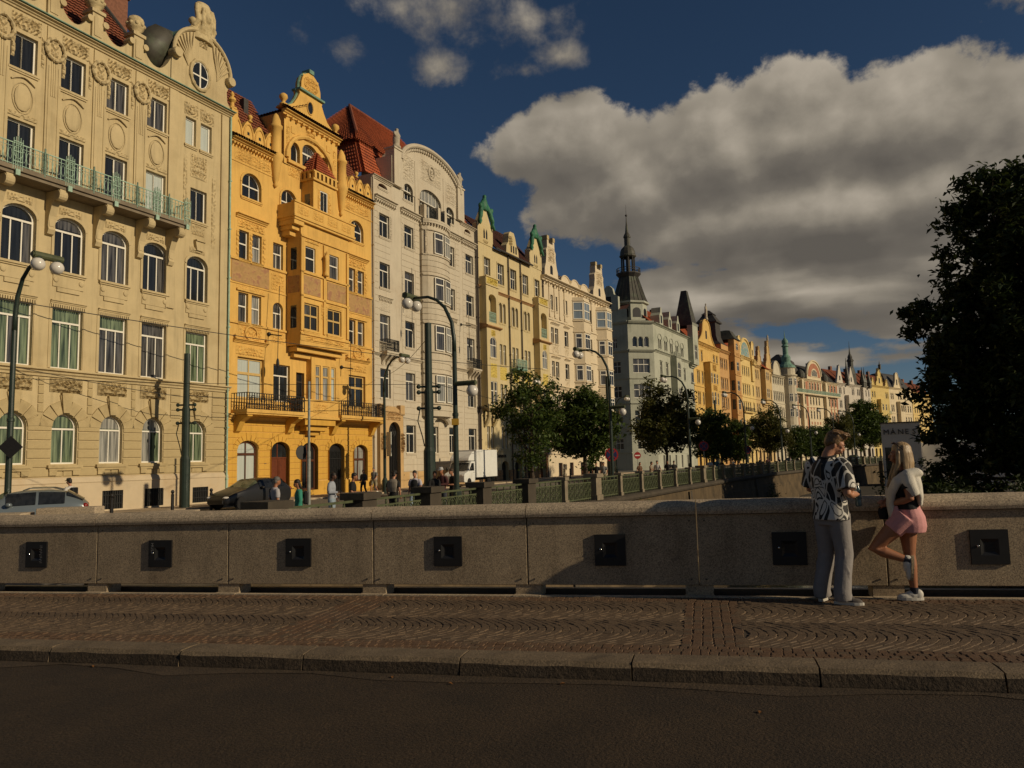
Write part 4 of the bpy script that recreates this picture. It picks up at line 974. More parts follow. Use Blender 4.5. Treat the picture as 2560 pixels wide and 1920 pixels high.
for u in (3.75, 10.55):
    mb = MB(); mb.lathe([(.04,20.4),(.16,20.55),(.1,20.7),(.2,20.9),(.26,21.3),(.36,22.0),(.46,22.3),(.52,22.6),(.36,22.75),(.36,24.4),(.43,24.45),(.43,24.6),(.33,24.7),(.3,25.0),(.16,25.35),(.02,25.5)], (u,-.1,0), 14); mb.obj('bartizan', WM2, b2.root, smooth=True)
# gable
gm = 7.3
mb = MB(); holed(mb, 4.55, 10.1, 22.4, 26.0, b2.holes, .08, .25); mb.quad((4.55,-.08,22.4),(4.55,-.08,26),(4.55,8,26),(4.55,8,22.4)); mb.quad((10.1,-.08,22.4),(10.1,8,22.4),(10.1,8,26),(10.1,-.08,26)); mb.quad((4.55,-.08,26),(10.1,-.08,26),(10.1,8,26),(4.55,8,26)); mb.obj('gable_storey', WM2, b2.root)
q = MB(); a = arch_pts(4.75, 9.6, 24.95, 2.1, 20); q.tube([(x,-.14,z) for x, z in a], [.16+.03*math.sin(k*3) for k in range(21)], 7); q.obj('arch_moulding', WM2, b2.root)
b2.band(4.8, 9.55, 22.52, 22.74, .25); b2.relief(5.0, 6.9, 21.7, 22.45, .1, 57)
b2.relief(6.7, 7.6, 24.7, 25.5, .2, 58, w=.1); b2.relief(4.75, 5.1, 23.6, 25.2, .07, 59, w=.08, sym=False); b2.relief(9.6, 9.95, 23.6, 25.2, .07, 59, w=.08, sym=False)
for e in (5.4, 9.1): b2.plate(e-.2, e+.2, 24.75, 25.2, .04, 'panel', WM2, w=.08)
b2.cornice(4.35, 10.25, 25.75, .35, .4, dent=.5, dw=.16, w=.08); b2.tiled([(4.3,-.6,26.12),(10.3,-.6,26.12),(10.3,-.05,26.4),(4.3,-.05,26.4)], M_tile3, .2, .2, 'cornice_tiles')
half = [(2.95,26.3),(2.75,26.55),(2.2,26.7),(1.75,27.0),(1.4,27.5),(1.15,28.0),(1.25,28.25),(1.02,28.35),(1.0,28.9),(.85,29.35),(.55,29.68),(.25,29.85)]
poly = [(gm-x, z) for x, z in half]+[(gm+x, z) for x, z in half[::-1]]
g2_ = b2.gable(poly, .55, .02, 'curved_gable')
q = MB(); q.tube([(x,.25,z) for x, z in poly[1:-1]], .1, 6); q.obj('copper_edge', M_copper, g2_)
for p, q_ in zip(poly[2:-2], poly[3:-1]): pass
mb = MB(); mb.box(gm-.25, gm+.25, -.1, .6, 29.87, 30.15); mb.box(gm-1.3, gm+1.3, -.2, .6, 28.22, 28.36); mb.obj('gable_cap', M_copper, g2_)
b2.relief(gm-.8, gm+.8, 28.45, 29.6, .1, 60, w=.03, oval=True)
mb = MB(); mb.quad(*[(gm-.1+.27*math.cos(t), -.035, 27.3+.42*math.sin(t)) for t in [2*math.pi*k/18 for k in range(18)]]); mb.obj('oval_window', G_DARK, g2_)
mb = MB(); mb.tube([(gm-.1+.32*math.cos(t), -.04, 27.3+.47*math.sin(t)) for t in [2*math.pi*k/18 for k in range(19)]], .05, 6, cap=False); mb.obj('oval_frame', WM2, g2_)
b2.ball(4.55, 26.4, .3); b2.ball(10.0, 26.4, .3)
b2.tiled([(0,.4,23.3),(4.54,.4,23.3),(4.54,3.0,27.4),(0,3.0,27.4)], M_tile2, .33, .25); b2.tiled([(10.11,.4,23.3),(14.3,.4,23.3),(14.3,3.0,27.4),(10.11,3.0,27.4)], M_tile2, .33, .25)
b2.tiled([(4.55,9,26.1),(4.55,-.1,26.1),(gm,-.1,27.6),(gm,9,27.6)], M_tile2, .33, .25)
mb = MB(); mb.box(2.8, 3.2, 1.8, 2.2, 23, 26.6); mb.obj('chimney', M_slate, b2.root)
# --- 3: grey-beige house with bow and segmental gable
WM3 = mat('beige_stucco', (.52, .455, .345), .85, .07, .8, .2, 25, streak=.28, dirt=(.45, .37, .265), dscale=.35)
TAN3 = mat('tan_base', (.50, .33, .15), .85, .12, 1.2, .25, 25)
b3 = Fac('beige_house', 'beige house with round bow and segmental gable under steep red roof', (-10.71, 58.0), 25.6, WM3, M_white)
rows3 = [(3.0, 5.28), (7.3, 9.62), (11.75, 13.95), (16.1, 18.15), (20.25, 22.15)]
for v0, v1 in rows3:
    for u0, u1 in ((1.05, 2.45), (4.6, 6.0), (11.5, 12.95), (15.1, 16.6)):
        if v0 < 4 and u0 < 2: continue
        b3.window(u0, u1, v0, v1, 0, 2, .7, 1, gl='dgd', sill=.08)
b3.window(8.0, 9.6, 3.0, 5.28, 0, 2, .7, 1, gl='dp', sill=.08)
b3.window(.95, 2.2, 24.25, 24.62, .3, 1, None, 1, gl='d', sill=.08, frame=M_tile2); b3.window(15.0, 16.2, 24.25, 24.62, .3, 1, None, 1, gl='d', sill=.08, frame=M_tile2)
b3.window(4.5, 5.9, 24.35, 25.8, .5, 3, .6, 3, gl='gd', sill=.06); b3.window(11.45, 12.9, 24.35, 25.8, .5, 3, .6, 3, gl='gd', sill=.06)
b3.window(7.0, 10.6, 23.7, 26.3, .9, 6, .55, 6, gl='pg', sill=0, bar=.08)
b3.holes.append((1.7, 3.3, 0, 5.45, .8))
b3.wall(0, 17.1, 0, 25.0, depth=13)
UP = [h for h in b3.holes]
b3.courses(2.75, 14.0, 1.5, 10.5, .52, .03, .03, holes=UP+[(0,3.7,0,6.6),(6.9,11.2,6.0,23.5)], maxlen=30)
b3.courses(14.3, 17.0, 1.5, 10.5, .52, .03, .03, maxlen=30); b3.courses(.1, 2.5, 6.7, 10.5, .52, .03, .03, maxlen=30)
for u0, u1 in ((.35, 2.5), (4.1, 6.9), (11.25, 13.85), (14.4, 16.95)): b3.courses(u0, u1, 11.2, 22.9, .52, .028, .03, maxlen=30, holes=[(a-.18,b+.18,c-.22,d+.1) for a,b,c,d,*_ in UP])
mb = MB(); holed(mb, 3.75, 17.05, 0, 1.48, [(4.95,6.2,0,1.45,0)], .06, .2); mb.obj('base', TAN3, b3.root)
mb = MB(); mb.box(4.95, 6.2, .02, .08, 0, 1.45); mb.obj('cellar_door', mat('grey_green_door', (.1,.1,.07), .6, .2, 5), b3.root)
b3.cornice(0, 17.1, 10.6, .22, .26)
for u0, u1 in ((.35, 3.25), (4.0, 6.95), (11.15, 13.95), (14.2, 17.0)):
    b3.cornice(u0, u1, 23.1, .36, .38, dent=.28, dw=.13)
for u0, u1 in ((1.05, 2.45), (4.6, 6.0), (11.5, 12.95), (15.1, 16.6)):
    for v in (14.55, ): b3.cornice(u0-.2, u1+.2, v+.6, .22, .22, 'lintel', dent=.2, dw=.08); b3.relief(u0-.1, u1+.1, v-.35, v+.45, .06, 61)
    for e in (u0-.3, u1+.08): b3.relief(e, e+.22, 20.1, 22.3, .07, 62, sym=False)
for u0 in (.95, 14.95):
    bl = b3.balcony(u0, u0+1.75, 10.95, .75, .95, .16, WM3, M_iron, 3, .12, r=.018)
# bow
BW = lambda u: .1+1.0*math.sqrt(max(0, 1-((u-9.05)/2.12)**2))
bw_h = []
for v0, v1 in rows3[1:]:
    for u0, u1, yaw in ((7.62, 8.85, -.27), (9.2, 10.75, .36)):
        pass
mb = MB(); holed(mb, 6.95, 11.15, 6.1, 23.3, [], 0, 0, wf=BW, nsub=14); mb.quad(*[(u,-BW(u),6.1) for u in [6.95+.3*k for k in range(15)]]+[(11.15,0,6.1),(6.95,0,6.1)]); mb.quad((6.95,0,6.1),(6.95,-BW(6.95),6.1),(6.95,-BW(6.95),23.3),(6.95,0,23.3)); mb.quad((11.15,0,6.1),(11.15,0,23.3),(11.15,-BW(11.15),23.3),(11.15,-BW(11.15),6.1)); bow = mb.obj('bow', WM3, b3.root, smooth=False)
for v0, v1 in rows3[1:]:
    for u0, u1 in ((7.75, 8.9), (9.15, 10.4)):
        c = (u0+u1)/2; sl = (BW(c+.1)-BW(c-.1))/.2; yaw = -math.atan(sl)*-1
        q = MB(); wd, ht = u1-u0, v1-v0
        b3.window(u0, u1, v0, v1, 0, 2 if u0 > 9 else 1, .7, 1, w=BW(c)+.07, dep=.05, gl='gp', sill=0, hole=False, yaw=math.atan(-sl), bar=.08)
    for vv, hh in ((v0-.2, .12), (v1+.12, .1)):
        q = MB(); pr = [6.9+.3*k for k in range(15)]
        for a, b in zip(pr, pr[1:]):
            A, B = (a, -(BW(min(max(a,6.94),11.16))+.14)), (b, -(BW(min(max(b,6.94),11.16))+.14))
            q.quad((A[0],A[1],vv),(B[0],B[1],vv),(B[0],B[1],vv+hh),(A[0],A[1],vv+hh)); q.quad((A[0],A[1],vv+hh),(B[0],B[1],vv+hh),(b,0,vv+hh),(a,0,vv+hh)); q.quad((A[0],A[1],vv),(a,0,vv),(b,0,vv),(B[0],B[1],vv))
        q.obj('bow_moulding', WM3, bow)
for vv in [6.6, 10.7]+[14.4+.5*k for k in range(3)]+[10.15+.0, 18.6, 19.1, 19.6]+[22.9, 23.1]:
    q = MB(); out = .22 if vv > 22 else .05; pr = [6.9+.3*k for k in range(15)]; hh = .18 if vv > 22 else .42
    for a, b in zip(pr, pr[1:]):
        A, B = -(BW(min(max(a,6.94),11.16))+out), -(BW(min(max(b,6.94),11.16))+out)
        q.quad((a,A,vv),(b,B,vv),(b,B,vv+hh),(a,A,vv+hh)); q.quad((a,A,vv+hh),(b,B,vv+hh),(b,0,vv+hh),(a,0,vv+hh)); q.quad((a,A,vv),(a,0,vv),(b,0,vv),(b,B,vv))
    q.obj('bow_moulding', WM3, bow)
q = MB()
for k in range(18):
    t = math.pi*(k+.5)/18; x = 9.05-2.15*math.cos(t); y = -(.12+1.12*math.sin(t)); q.box(x-.07, x+.07, y-.05, y+.15, 22.72, 22.88)
q.obj('dentils', WM3, bow, kind='stuff')
for u in (7.1, 8.5, 9.6, 11.0):
    w_ = BW(min(u,11.1)); mb = MB(); mb.box(u-.2, u+.2, -w_-.05, -w_+.35, 23.3, 24.5); mb.obj('balcony_pier', WM3, bow)
for a, b in ((7.3, 8.3), (8.7, 9.4), (9.8, 10.8)):
    b3.railing(a, b, 23.3, 24.2, (BW(a)+BW(b))/2, M_iron, .11, parent=bow, ends=False, r=.02)
b3.relief(7.05, 7.6, 20.0, 22.4, .12, 63, w=.55, sym=False)
q = MB(); q.tube([(9.4+1.5*math.cos(t), -.35, 5.5+.75*math.sin(t)) for t in [math.pi*i/12 for i in range(13)]], .3, 8); q.obj('bow_corbel', WM3, bow)
# segmental gable
def seg(r_): return [(8.95-(5.0+r_)*math.sin(t), 23.9+(5.9+r_)*math.cos(t)) for t in [(-1+2*k/24)*.86 for k in range(25)]][::-1]
arcp = [(8.95-5.0*math.cos(math.pi*k/24), 27.5+2.35*math.sin(math.pi*k/24)) for k in range(25)]
mb = MB(); holed(mb, 2.75, 14.1, 24.99, 27.5, b3.holes, .06, .25); mb.quad((2.75,-.06,25),(2.75,-.06,27.5),(2.75,3,27.5),(2.75,3,25)); mb.quad((14.1,-.06,25),(14.1,3,25),(14.1,3,27.5),(14.1,-.06,27.5)); mb.obj('gable_storey', WM3, b3.root)
g3 = b3.gable([(3.95,27.5)]+arcp[1:-1]+[(13.95,27.5)], 2.5, .06, 'segmental_gable')
q = MB(); q.tube([(x,-.22,z+.05) for x, z in arcp], .2, 8); q.obj('gable_moulding', WM3, g3)
q = MB()
for k in range(1, 40):
    t = math.pi*k/40; x, z = 8.95-4.72*math.cos(t), 27.45+2.12*math.sin(t); q.box(x-.1, x+.1, -.24, -.05, z-.12, z+.08)
q.obj('dentils', WM3, g3, kind='stuff')
for u in (2.8, 13.3):
    mb = MB(); mb.box(u, u+1.2, -.3, .6, 25.0, 28.1); mb.box(u-.08, u+1.28, -.38, .7, 28.102, 28.25); mb.obj('pier', WM3, b3.root)
b3.statue(3.4, 28.25, 1.75, .1, M_urn if False else mat('grey_sandstone', (.38,.33,.25), .9, .25, 5, .4, 20), 'roof_statue', 3, .5); b3.statue(13.9, 28.25, 1.5, .1, MATS['grey_sandstone'], 'roof_statue', 8, .5)
b3.relief(4.3, 6.1, 26.0, 28.4, .09, 64, w=.06, sym=False); b3.relief(7.0, 10.7, 26.9, 28.9, .1, 65, w=.06); b3.relief(11.4, 13.4, 26.0, 28.2, .09, 66, w=.06, sym=False)
b3.plate(6.2, 6.6, 23.6, 28.2, .04, 'strip', WM3, w=.06); b3.plate(10.95, 11.3, 23.6, 28.2, .04, 'strip', WM3, w=.06)
mb = MB(); mb.tube([(8.85+.5*math.cos(t), -.16, 27.95+.6*math.sin(t)) for t in [2*math.pi*k/20 for k in range(21)]], .08, 6, cap=False); mb.obj('cartouche', WM3, g3); text('cartouche_letter', 'B', .75, WM3, g3, (8.6,-.15,27.68), (RAD(90),0,0), .05)
b3.cornice(0, 2.75, 24.75, .25, .3); b3.cornice(14.1, 17.1, 24.75, .25, .3)
# steep red roof behind
b3.tiled([(.4,1.9,28.5),(17,1.9,28.5),(13.5,6.4,34.4),(5.6,6.4,34.4)], M_tile, .36, .28)
b3.tiled([(.4,11,28.5),(.4,1.9,28.5),(5.6,6.4,34.4),(5.6,6.6,34.4)], M_tile, .36, .28)
b3.tiled([(.2,.8,25.4),(17,.8,25.4),(17,2.3,29.0),(1.2,2.3,29.0)], M_tile, .36, .28); b3.tiled([(.2,12,25.4),(.2,.8,25.4),(1.2,2.3,29.0),(1.2,11,29.0)], M_tile, .36, .28)
q = MB(); q.tube([(1.0,2.15,29.3),(5.6,6.4,34.5),(13.5,6.4,34.5)], .14, 6); q.obj('ridge_tiles', M_tile2, b3.root)
# tan portal
mb = MB(); holed(mb, .55, 3.72, 0, 5.9, [(1.7,3.3,0,5.45,.8)], .3, .5); mb.quad((.55,-.3,0),(.55,-.3,5.9),(.55,0,5.9),(.55,0,0)); mb.quad((3.72,-.3,0),(3.72,0,0),(3.72,0,5.9),(3.72,-.3,5.9)); mb.prism([(.55,5.9),(3.72,5.9),(3.5,6.3),(2.6,6.65),(1.7,6.65),(.8,6.3)], -.3, 0); mb.box(.5, 1.1, -.4, 0, 6.0, 6.8); mb.box(3.2, 3.8, -.4, 0, 6.0, 6.8)
po = mb.obj('portal', TAN3, b3.root)
b3.relief(.6, 1.6, 3.2, 4.6, .3, 67, w=.3, m=TAN3, parent=po); b3.relief(3.35, 3.7, 3.0, 4.6, .3, 68, w=.3, m=TAN3, parent=po); b3.relief(1.3, 3.4, 5.55, 6.3, .16, 69, w=.3, m=TAN3, parent=po)
mb = MB(); mb.box(1.7, 3.3, .1, .16, 0, 5.45); pd = mb.obj('portal_door', M_black, po)
for k in range(7): q = MB(); x = 1.8+k*.23; q.box(x-.02, x+.02, .04, .08, 0, 4.4); q.obj('door_bar', M_iron, pd)
q = MB()
for rr in (.6, .4, .2): q.tube([(2.5+rr*math.cos(t), .06, 4.75+rr*.9*math.sin(t)) for t in [2*math.pi*i/14 for i in range(15)]], .025, 5, cap=False)
q.obj('door_grille', M_iron, pd)
b3.pipe(.12, 0, 25, WM3, .07, .1); b3.pipe(3.85, 0, 6.3, mat('dark_pipe', (.05,.035,.025), .6, .2, 5), .07, .14); b3.pipe(17.0, 0, 25, MATS['dark_pipe'], .08, .14)
# ================================================================== houses 4 to 6
WM4 = mat('stained_yellow_stucco', (.56, .455, .25), .87, .1, .7, .25, 22, streak=.35, dirt=(.5, .38, .18), dscale=.35)
ST4 = mat('brown_quarry_stone', (.36, .20, .085), .9, .25, 2, .6, 12)
GOLD4 = mat('gilded_relief', (.55, .42, .1), .7, .25, 6, .3, 20)
GRN4 = mat('bright_verdigris', (.03, .145, .075), .6, .4, 3, .5, 12, dirt=(.012, .045, .028), dscale=1.5)
b4 = Fac('pale_yellow_house', 'weathered pale yellow house with green bronze figures on two pointed gables', (-3.26, 73.56), 28, WM4, M_white)
cols4 = [4.4, 7.2, 10.05]
b4.window(1.5, 2.75, 20.75, 22.7, 0, 2, .6, 2, gl='dg', sill=.06, sur=.05); b4.window(12.95, 14.2, 20.75, 22.7, 0, 2, .6, 2, gl='dg', sill=.06, sur=.05)
for u in cols4:
    b4.window(u-.15, u+1.25, 20.45, 22.65, 0, 3, .55, 3, gl='dg', sill=.08, sur=.05)
    for e in (0, .8): b4.window(u+.05+e, u+.62+e, 16.4, 18.5, .28, 1, None, 1, gl='pg', sill=.06, sur=.05)
    for e in (0, .8): b4.window(u+.05+e, u+.62+e, 12.0, 14.15, 0, 1, .7, 1, gl='pg', sill=.06)
    for e in (0, .8): b4.window(u+.05+e, u+.62+e, 7.65, 10.0, 0, 1, .6, 1, gl='gd', sill=.06)
    for e in (0, .8): b4.window(u+.05+e, u+.62+e, 3.4, 5.6, 0, 1, .7, 1, gl='gd', sill=.06)
    b4.relief(u, u+1.5, 10.4, 11.8, .05, 71, m=GOLD4)
for e in (0, .8): b4.window(1.5+e, 2.07+e, 3.4, 5.6, 0, 1, .7, 1, gl='gd', sill=.06)
gfh4 = [(u, u+1.45, 0, 2.15, .5) for u in (1.4, 4.35, 7.2, 9.95)]+[(13.0, 14.5, 0, 3.2, .75)]
b4.holes += gfh4
b4.wall(0, 14.95, 0, 24.05, depth=12, dep=.4)
for h in gfh4[:4]:
    mb = MB(); mb.box(h[0], h[1], .38, .42, 0, 2.2); mb.obj('shop_recess', G_DARK, b4.root)
mb = MB(); mb.box(13.0, 14.5, .36, .42, 0, 3.2); mb.obj('portal_door', M_brown, b4.root)
b4.courses(0, 12.5, 0, 1.25, .32, .12, .025, holes=gfh4, m=ST4, maxlen=.75); b4.courses(12.55, 14.9, 0, 3.35, .36, .14, .025, holes=gfh4, m=ST4, maxlen=.6)
SGN = mat('dark_sign_paint', (.04, .03, .02), .6, .1, 5)
text('sign_letters', 'Damascus', .62, SGN, b4.root, (3.2, -.03, 2.5), (RAD(90),0,0), .02); text('sign_letters', 'Restaurant', .62, SGN, b4.root, (6.95, -.03, 2.5), (RAD(90),0,0), .02)
for t in [o for o in b4.root.children if o.name.startswith('sign_letters')]: t.scale[0] = .82
b4.cornice(0, 12.4, 19.3, .25, .25, m=ST4); b4.cornice(0, 14.9, 7.25, .28, .28); b4.band(0, 14.9, 3.1, 3.25, .08)
BA = ((.55, 3.05), (12.4, 14.85))
for u0, u1 in BA:
    c = (u0+u1)/2
    hs = [(c-.75, c+.75, 15.9, 18.75, .45), (c-.65, c+.65, 12.35, 14.45, .5), (c-.65, c-.05, 7.65, 10.0, 0), (c+.05, c+.65, 7.65, 10.0, 0)]
    b4.window(*hs[1], 2, .6, 2, w=.75, dep=.15, gl='gp', sill=.06)
    for h in hs[2:]: b4.window(*h, 1, .6, 1, w=.75, dep=.15, gl='gd', sill=.06)
    b4.bay(u0, u1, 7.3, 20.45, .75, hs, dep=.6)
    mb = MB(); mb.box(c-.75, c+.75, -.1, -.06, 15.9, 18.8); mb.obj('loggia_back', WM4, b4.root)
    b4.railing(c-.7, c+.7, 15.9, 16.95, .7, M_greeniron, .14, ends=False, r=.02)
    b4.band(u0-.1, u1+.1, 19.55, 19.68, .1, w=.75); b4.band(u0-.1, u1+.1, 20.4, 20.52, .1, w=.75)
    b4.relief(u0+.1, u1-.1, 19.7, 20.38, .1, 72, w=.75, m=GOLD4)
    mb = MB(); mb.sweep([(0,15.2),(.75,15.25),(1.05,15.4),(1.05,15.5),(.75,15.6),(0,15.75)], u0-.25, u1+.25); mb.obj('ledge', ST4, b4.root)
    b4.relief(c-.4, c+.4, 14.5, 15.15, .14, 73, w=.75, m=GOLD4); b4.relief(c-.65, c+.65, 10.35, 11.8, .07, 74, w=.75, m=GOLD4)
    for e in (-.8, .8):
        q = MB(); q.tube([(c+e,-.1,5.6),(c+e,-.35,6.0),(c+e,-.6,6.6),(c+e,-.62,7.28)], [.18,.2,.25,.3], 7); q.obj('bracket', WM4, b4.root)
for c, sd_ in ((1.85, 1), (13.35, 2)):
    g = b4.gable([(c-1.55,24.0),(c-1.55,25.9),(c-1.1,26.2),(c-.28,27.55),(c+.28,27.55),(c+1.1,26.2),(c+1.55,25.9),(c+1.55,24.0)], .6, .06, 'pointed_gable')
    for e in (-.38, .12):
        mb = MB(); mb.quad((c+e,-.065,24.6),(c+e+.3,-.065,24.6),(c+e+.3,-.065,25.3),(c+e+.15,-.065,25.65),(c+e,-.065,25.3)); mb.obj('lancet', M_black, g)
    b4.relief(c-.5, c+.5, 24.1, 24.5, .14, 75, w=.06, parent=g)
    R = random.Random(sd_); mb = MB()
    mb.loft([((c,.1,27.5),.42,.4),((c,.05,27.9),.5,.45),((c,0,28.3),.42,.36),((c,0,28.65),.3,.28),((c,0,28.8),.16,.16)], 10); mb.ell((c,-.05,28.95), (.22,.25,.26), 8, 6)
    for e in (-1, 1):
        mb.tube([(c+e*1.35,-.1,26.0),(c+e*1.2,-.25,26.6),(c+e*.95,-.15,27.3),(c+e*.65,-.05,27.9),(c+e*.35,0,28.4)], [.16,.24,.28,.25,.16], 8)
        mb.tube([(c+e*1.2,-.3,26.2),(c+e*1.5,-.35,25.7)], [.18,.12], 6); mb.ell((c+e*1.12,-.2,27.75), (.22,.25,.3), 8, 6)
    o = mb.obj('bronze_figure', GRN4, b4.root); remesh(o, .09, 2)
mb = MB(); mb.prism([(6.0,24.06),(6.1,25.0),(6.5,25.4),(6.7,26.4),(7.0,26.65),(7.8,26.65),(8.1,26.2),(8.4,25.3),(8.75,24.9),(8.9,24.06)], -.2, .5); dm = mb.obj('dormer', WM4, b4.root)
for u in (7.0, 7.55, 8.1): q = MB(); q.quad((u,-.205,24.4),(u+.3,-.205,24.4),(u+.3,-.205,25.2),(u,-.205,25.2)); q.obj('dormer_window', M_black, dm)
b4.relief(6.6, 7.3, 25.1, 26.2, .2, 76, w=.2, parent=dm)
b4.tiled([(3.3,-.35,23.95),(11.9,-.35,23.95),(11.9,4.2,28.7),(3.3,4.2,28.7)], M_tile3, .36, .3); b4.tiled([(-.1,2.3,26.5),(3.4,2.3,26.5),(3.4,4.2,28.7),(-.1,4.2,28.7)], M_tile3, .36, .3); b4.tiled([(11.8,1.0,25.0),(14.9,1.0,25.0),(14.9,4.2,28.7),(11.8,4.2,28.7)], M_tile3, .36, .3)
b4.roof([[(-.1,4.2,28.7),(-.1,9,28.7),(-.1,9,24),(-.1,.6,24)]], WM4, 'roof_end')
for u in (4.4, 10.2): mb = MB(); mb.quad((u,1.55,26.0),(u+.7,1.55,26.0),(u+.7,2.5,27.0),(u,2.5,27.0)); mb.v = [(a,b-.12,c+.05) for a,b,c in mb.v]; mb.obj('skylight', G_SKY, b4.root)
mb = MB(); mb.tube([(3.35,-.42,23.95),(11.85,-.42,23.95)], .1, 8); mb.obj('gutter', M_slate, b4.root)
b4.pipe(6.55, 0, 24, MATS['dark_pipe']); b4.pipe(9.35, 0, 24, MATS['dark_pipe']); b4.pipe(.1, 0, 26, MATS['dark_pipe'], .08); b4.pipe(14.95, 0, 24, MATS['dark_pipe'])
bl4 = b4.balcony(6.9, 9.2, 11.85, .8, .95, .1, M_copper, M_greeniron, 0, .15, r=.02)
# --- 5: cream house with two bays
WM5 = mat('light_cream_stucco', (.61, .51, .355), .85, .07, .8, .2, 22, streak=.2, dirt=(.6, .49, .32), dscale=.4)
b5 = Fac('cream_bay_house', 'light cream house with two polygonal bays and scrolled roof gables', (3.64, 86.54), 29, WM5, M_white)
for v0, v1 in ((19.82, 21.65), (15.85, 17.75), (11.85, 13.72), (8.0, 9.65)):
    for u0, u1 in ((2.3, 3.05), (3.35, 4.25), (6.0, 7.1), (13.6, 14.6)): b5.window(u0, u1, v0, v1, 0, 1, .7, 1, gl='dg', sill=.1, joined=True)
    if v0 < 19: 
        for u0, u1 in ((2.2, 4.4), (5.8, 7.3)): b5.cornice(u0, u1, v1+.35, .2, .25, 'lintel'); b5.relief(u0+.2, u1-.2, v1+.6, v1+1.3, .1, 81); b5.relief(u0+.1, u1-.1, v0-.9, v0-.25, .07, 82)
for u in (3.3, 6.4, 9.6, 12.6, 15.6, 18.2): b5.window(u, u+1.05, 0, 1.75, 0, 1, None, 1, gl='d', sill=0, frame=M_brown, joined=True)
b5.window(4.6, 5.1, .6, 1.6, 0, 1, None, 1, gl='p', sill=0, joined=True)
b5.wall(0, 20.1, 0, 23.1, depth=13)
b5.cornice(-.05, 20.2, 23.0, .55, .8, dent=.9, dw=.25); b5.cornice(0, 20.1, 10.55, .3, .3, dent=.4); b5.band(0, 20.1, 2.75, 2.95, .12); b5.courses(0, 20.0, 3.1, 7.4, .5, .03, .03, maxlen=40, holes=b5.holes+[(8.4,12,3,7.5),(16,19.6,3,7.5)])
b5.window(1.5, 2.4, 4.0, 6.2, 0, 1, .7, 1, gl='d', sill=.08, hole=False, w=.3)
for k in range(14): b5.pilaster(.5+1.4*k, .8+1.4*k, 18.9, 22.9, .1) if k not in (5, 6, 7, 8, 11, 12, 13) else None
b5.band(0, 20.1, 18.6, 18.75, .12); b5.band(0, 20.1, 14.55, 14.68, .1)
def polybay(f, u0, u1, v0, v1, w, levels, cap=True):
    c0, c1 = u0+w*.7, u1-w*.7
    P = [(u0,0),(c0,-w),(c1,-w),(u1,0)]
    mb = MB()
    for p, q in zip(P, P[1:]): mb.quad((p[0],p[1],v0),(q[0],q[1],v0),(q[0],q[1],v1),(p[0],p[1],v1))
    mb.quad(*[(p[0],p[1],v1) for p in P]); mb.quad(*[(p[0],p[1],v0) for p in P[::-1]])
    o = mb.obj('bay', f.wall_m, f.root)
    for a, b in levels:
        for (p, q), n in zip(zip(P, P[1:]), (1, 2, 1)):
            L = math.hypot(q[0]-p[0], q[1]-p[1]); yaw = math.atan2(q[1]-p[1], q[0]-p[0]); k = (b-a > 2.6)
            wd = L*(.8 if n == 2 else .62); mx_, my_ = (p[0]+q[0])/2, (p[1]+q[1])/2
            big = a > 19
            wd = L*.92 if big else wd
            me, pm, cache = win_mesh(wd, b-a, 0, n, .5 if big else .7, n, .1, f.frame)
            R_ = Matrix.Rotation(yaw, 3, 'Z'); loc = Vector((mx_,my_,a))-R_ @ Vector((wd/2,-.0,0))
            wo_ = link('window', me, f.root, loc, yaw)
            j = MB(); [j.add(m_.v, m_.f) for m_ in pm]; pn_ = j.obj('pane', G_SKY if big else GL[f.r.choice('dg')], wo_)
        for z, e in ((a-.25, .12), (b+.12, .1)):
            q = MB()
            for p, r_ in zip(P, P[1:]):
                d = Vector((r_[0]-p[0], r_[1]-p[1])).normalized(); nn = Vector((d.y, -d.x))*e
                q.quad((p[0]+nn.x,p[1]+nn.y,z),(r_[0]+nn.x,r_[1]+nn.y,z),(r_[0]+nn.x,r_[1]+nn.y,z+.14),(p[0]+nn.x,p[1]+nn.y,z+.14))
                q.quad((p[0]+nn.x,p[1]+nn.y,z+.14),(r_[0]+nn.x,r_[1]+nn.y,z+.14),(r_[0],r_[1],z+.14),(p[0],p[1],z+.14)); q.quad((p[0]+nn.x,p[1]+nn.y,z),(p[0],p[1],z),(r_[0],r_[1],z),(r_[0]+nn.x,r_[1]+nn.y,z))
            q.obj('bay_moulding', f.wall_m, o)
    q = MB()
    for k in range(3): e = .25+k*.3; q.prism([(u0+e,v0-.3*k-.3),(u1-e,v0-.3*k-.3),(u1-e+.25,v0-.3*k-.003),(u0+e-.25,v0-.3*k-.003)], -w*(1-.3*k)*.9, 0)
    q.obj('corbel', f.wall_m, o)
    return o
for u0 in (8.6, 16.2): polybay(b5, u0, u0+3.5, 7.9, 22.4, 1.15, ((8.5,10.1),(11.85,13.8),(15.9,17.8),(19.6,21.8)))
for u0, u1, m in ((.85, 4.55, 2.7), (15.35, 19.8, 17.5)):
    h = (u1-u0)/2; prof = [(1,23.55),(.95,24.6),(.78,25.2),(.66,26.3),(.7,26.9),(.55,27.2),(.52,28.2),(.3,28.25),(.28,27.8)]
    poly = [(m-h*a, z) for a, z in prof]+[(m+h*a, z) for a, z in prof[::-1]]
    g = b5.gable(poly, .8, .1, 'scrolled_gable'); b5.relief(m-h*.5, m+h*.5, 25.5, 27.5, .14, 83, w=.1, parent=g)
    mb = MB(); mb.quad(*[(m+.0+x, -.105, z) for x, z in arch_pts(-.35,.35,25.2,.3)]+[(m+.35,-.105,24.1),(m-.35,-.105,24.1)][::1]); mb.obj('gable_window', M_black, g)
    for e in (-.42, .42): mb = MB(); mb.box(m+h*e-.28, m+h*e+.28, -.15, .6, 28.2, 28.7); mb.obj('gable_block', ST1, g)
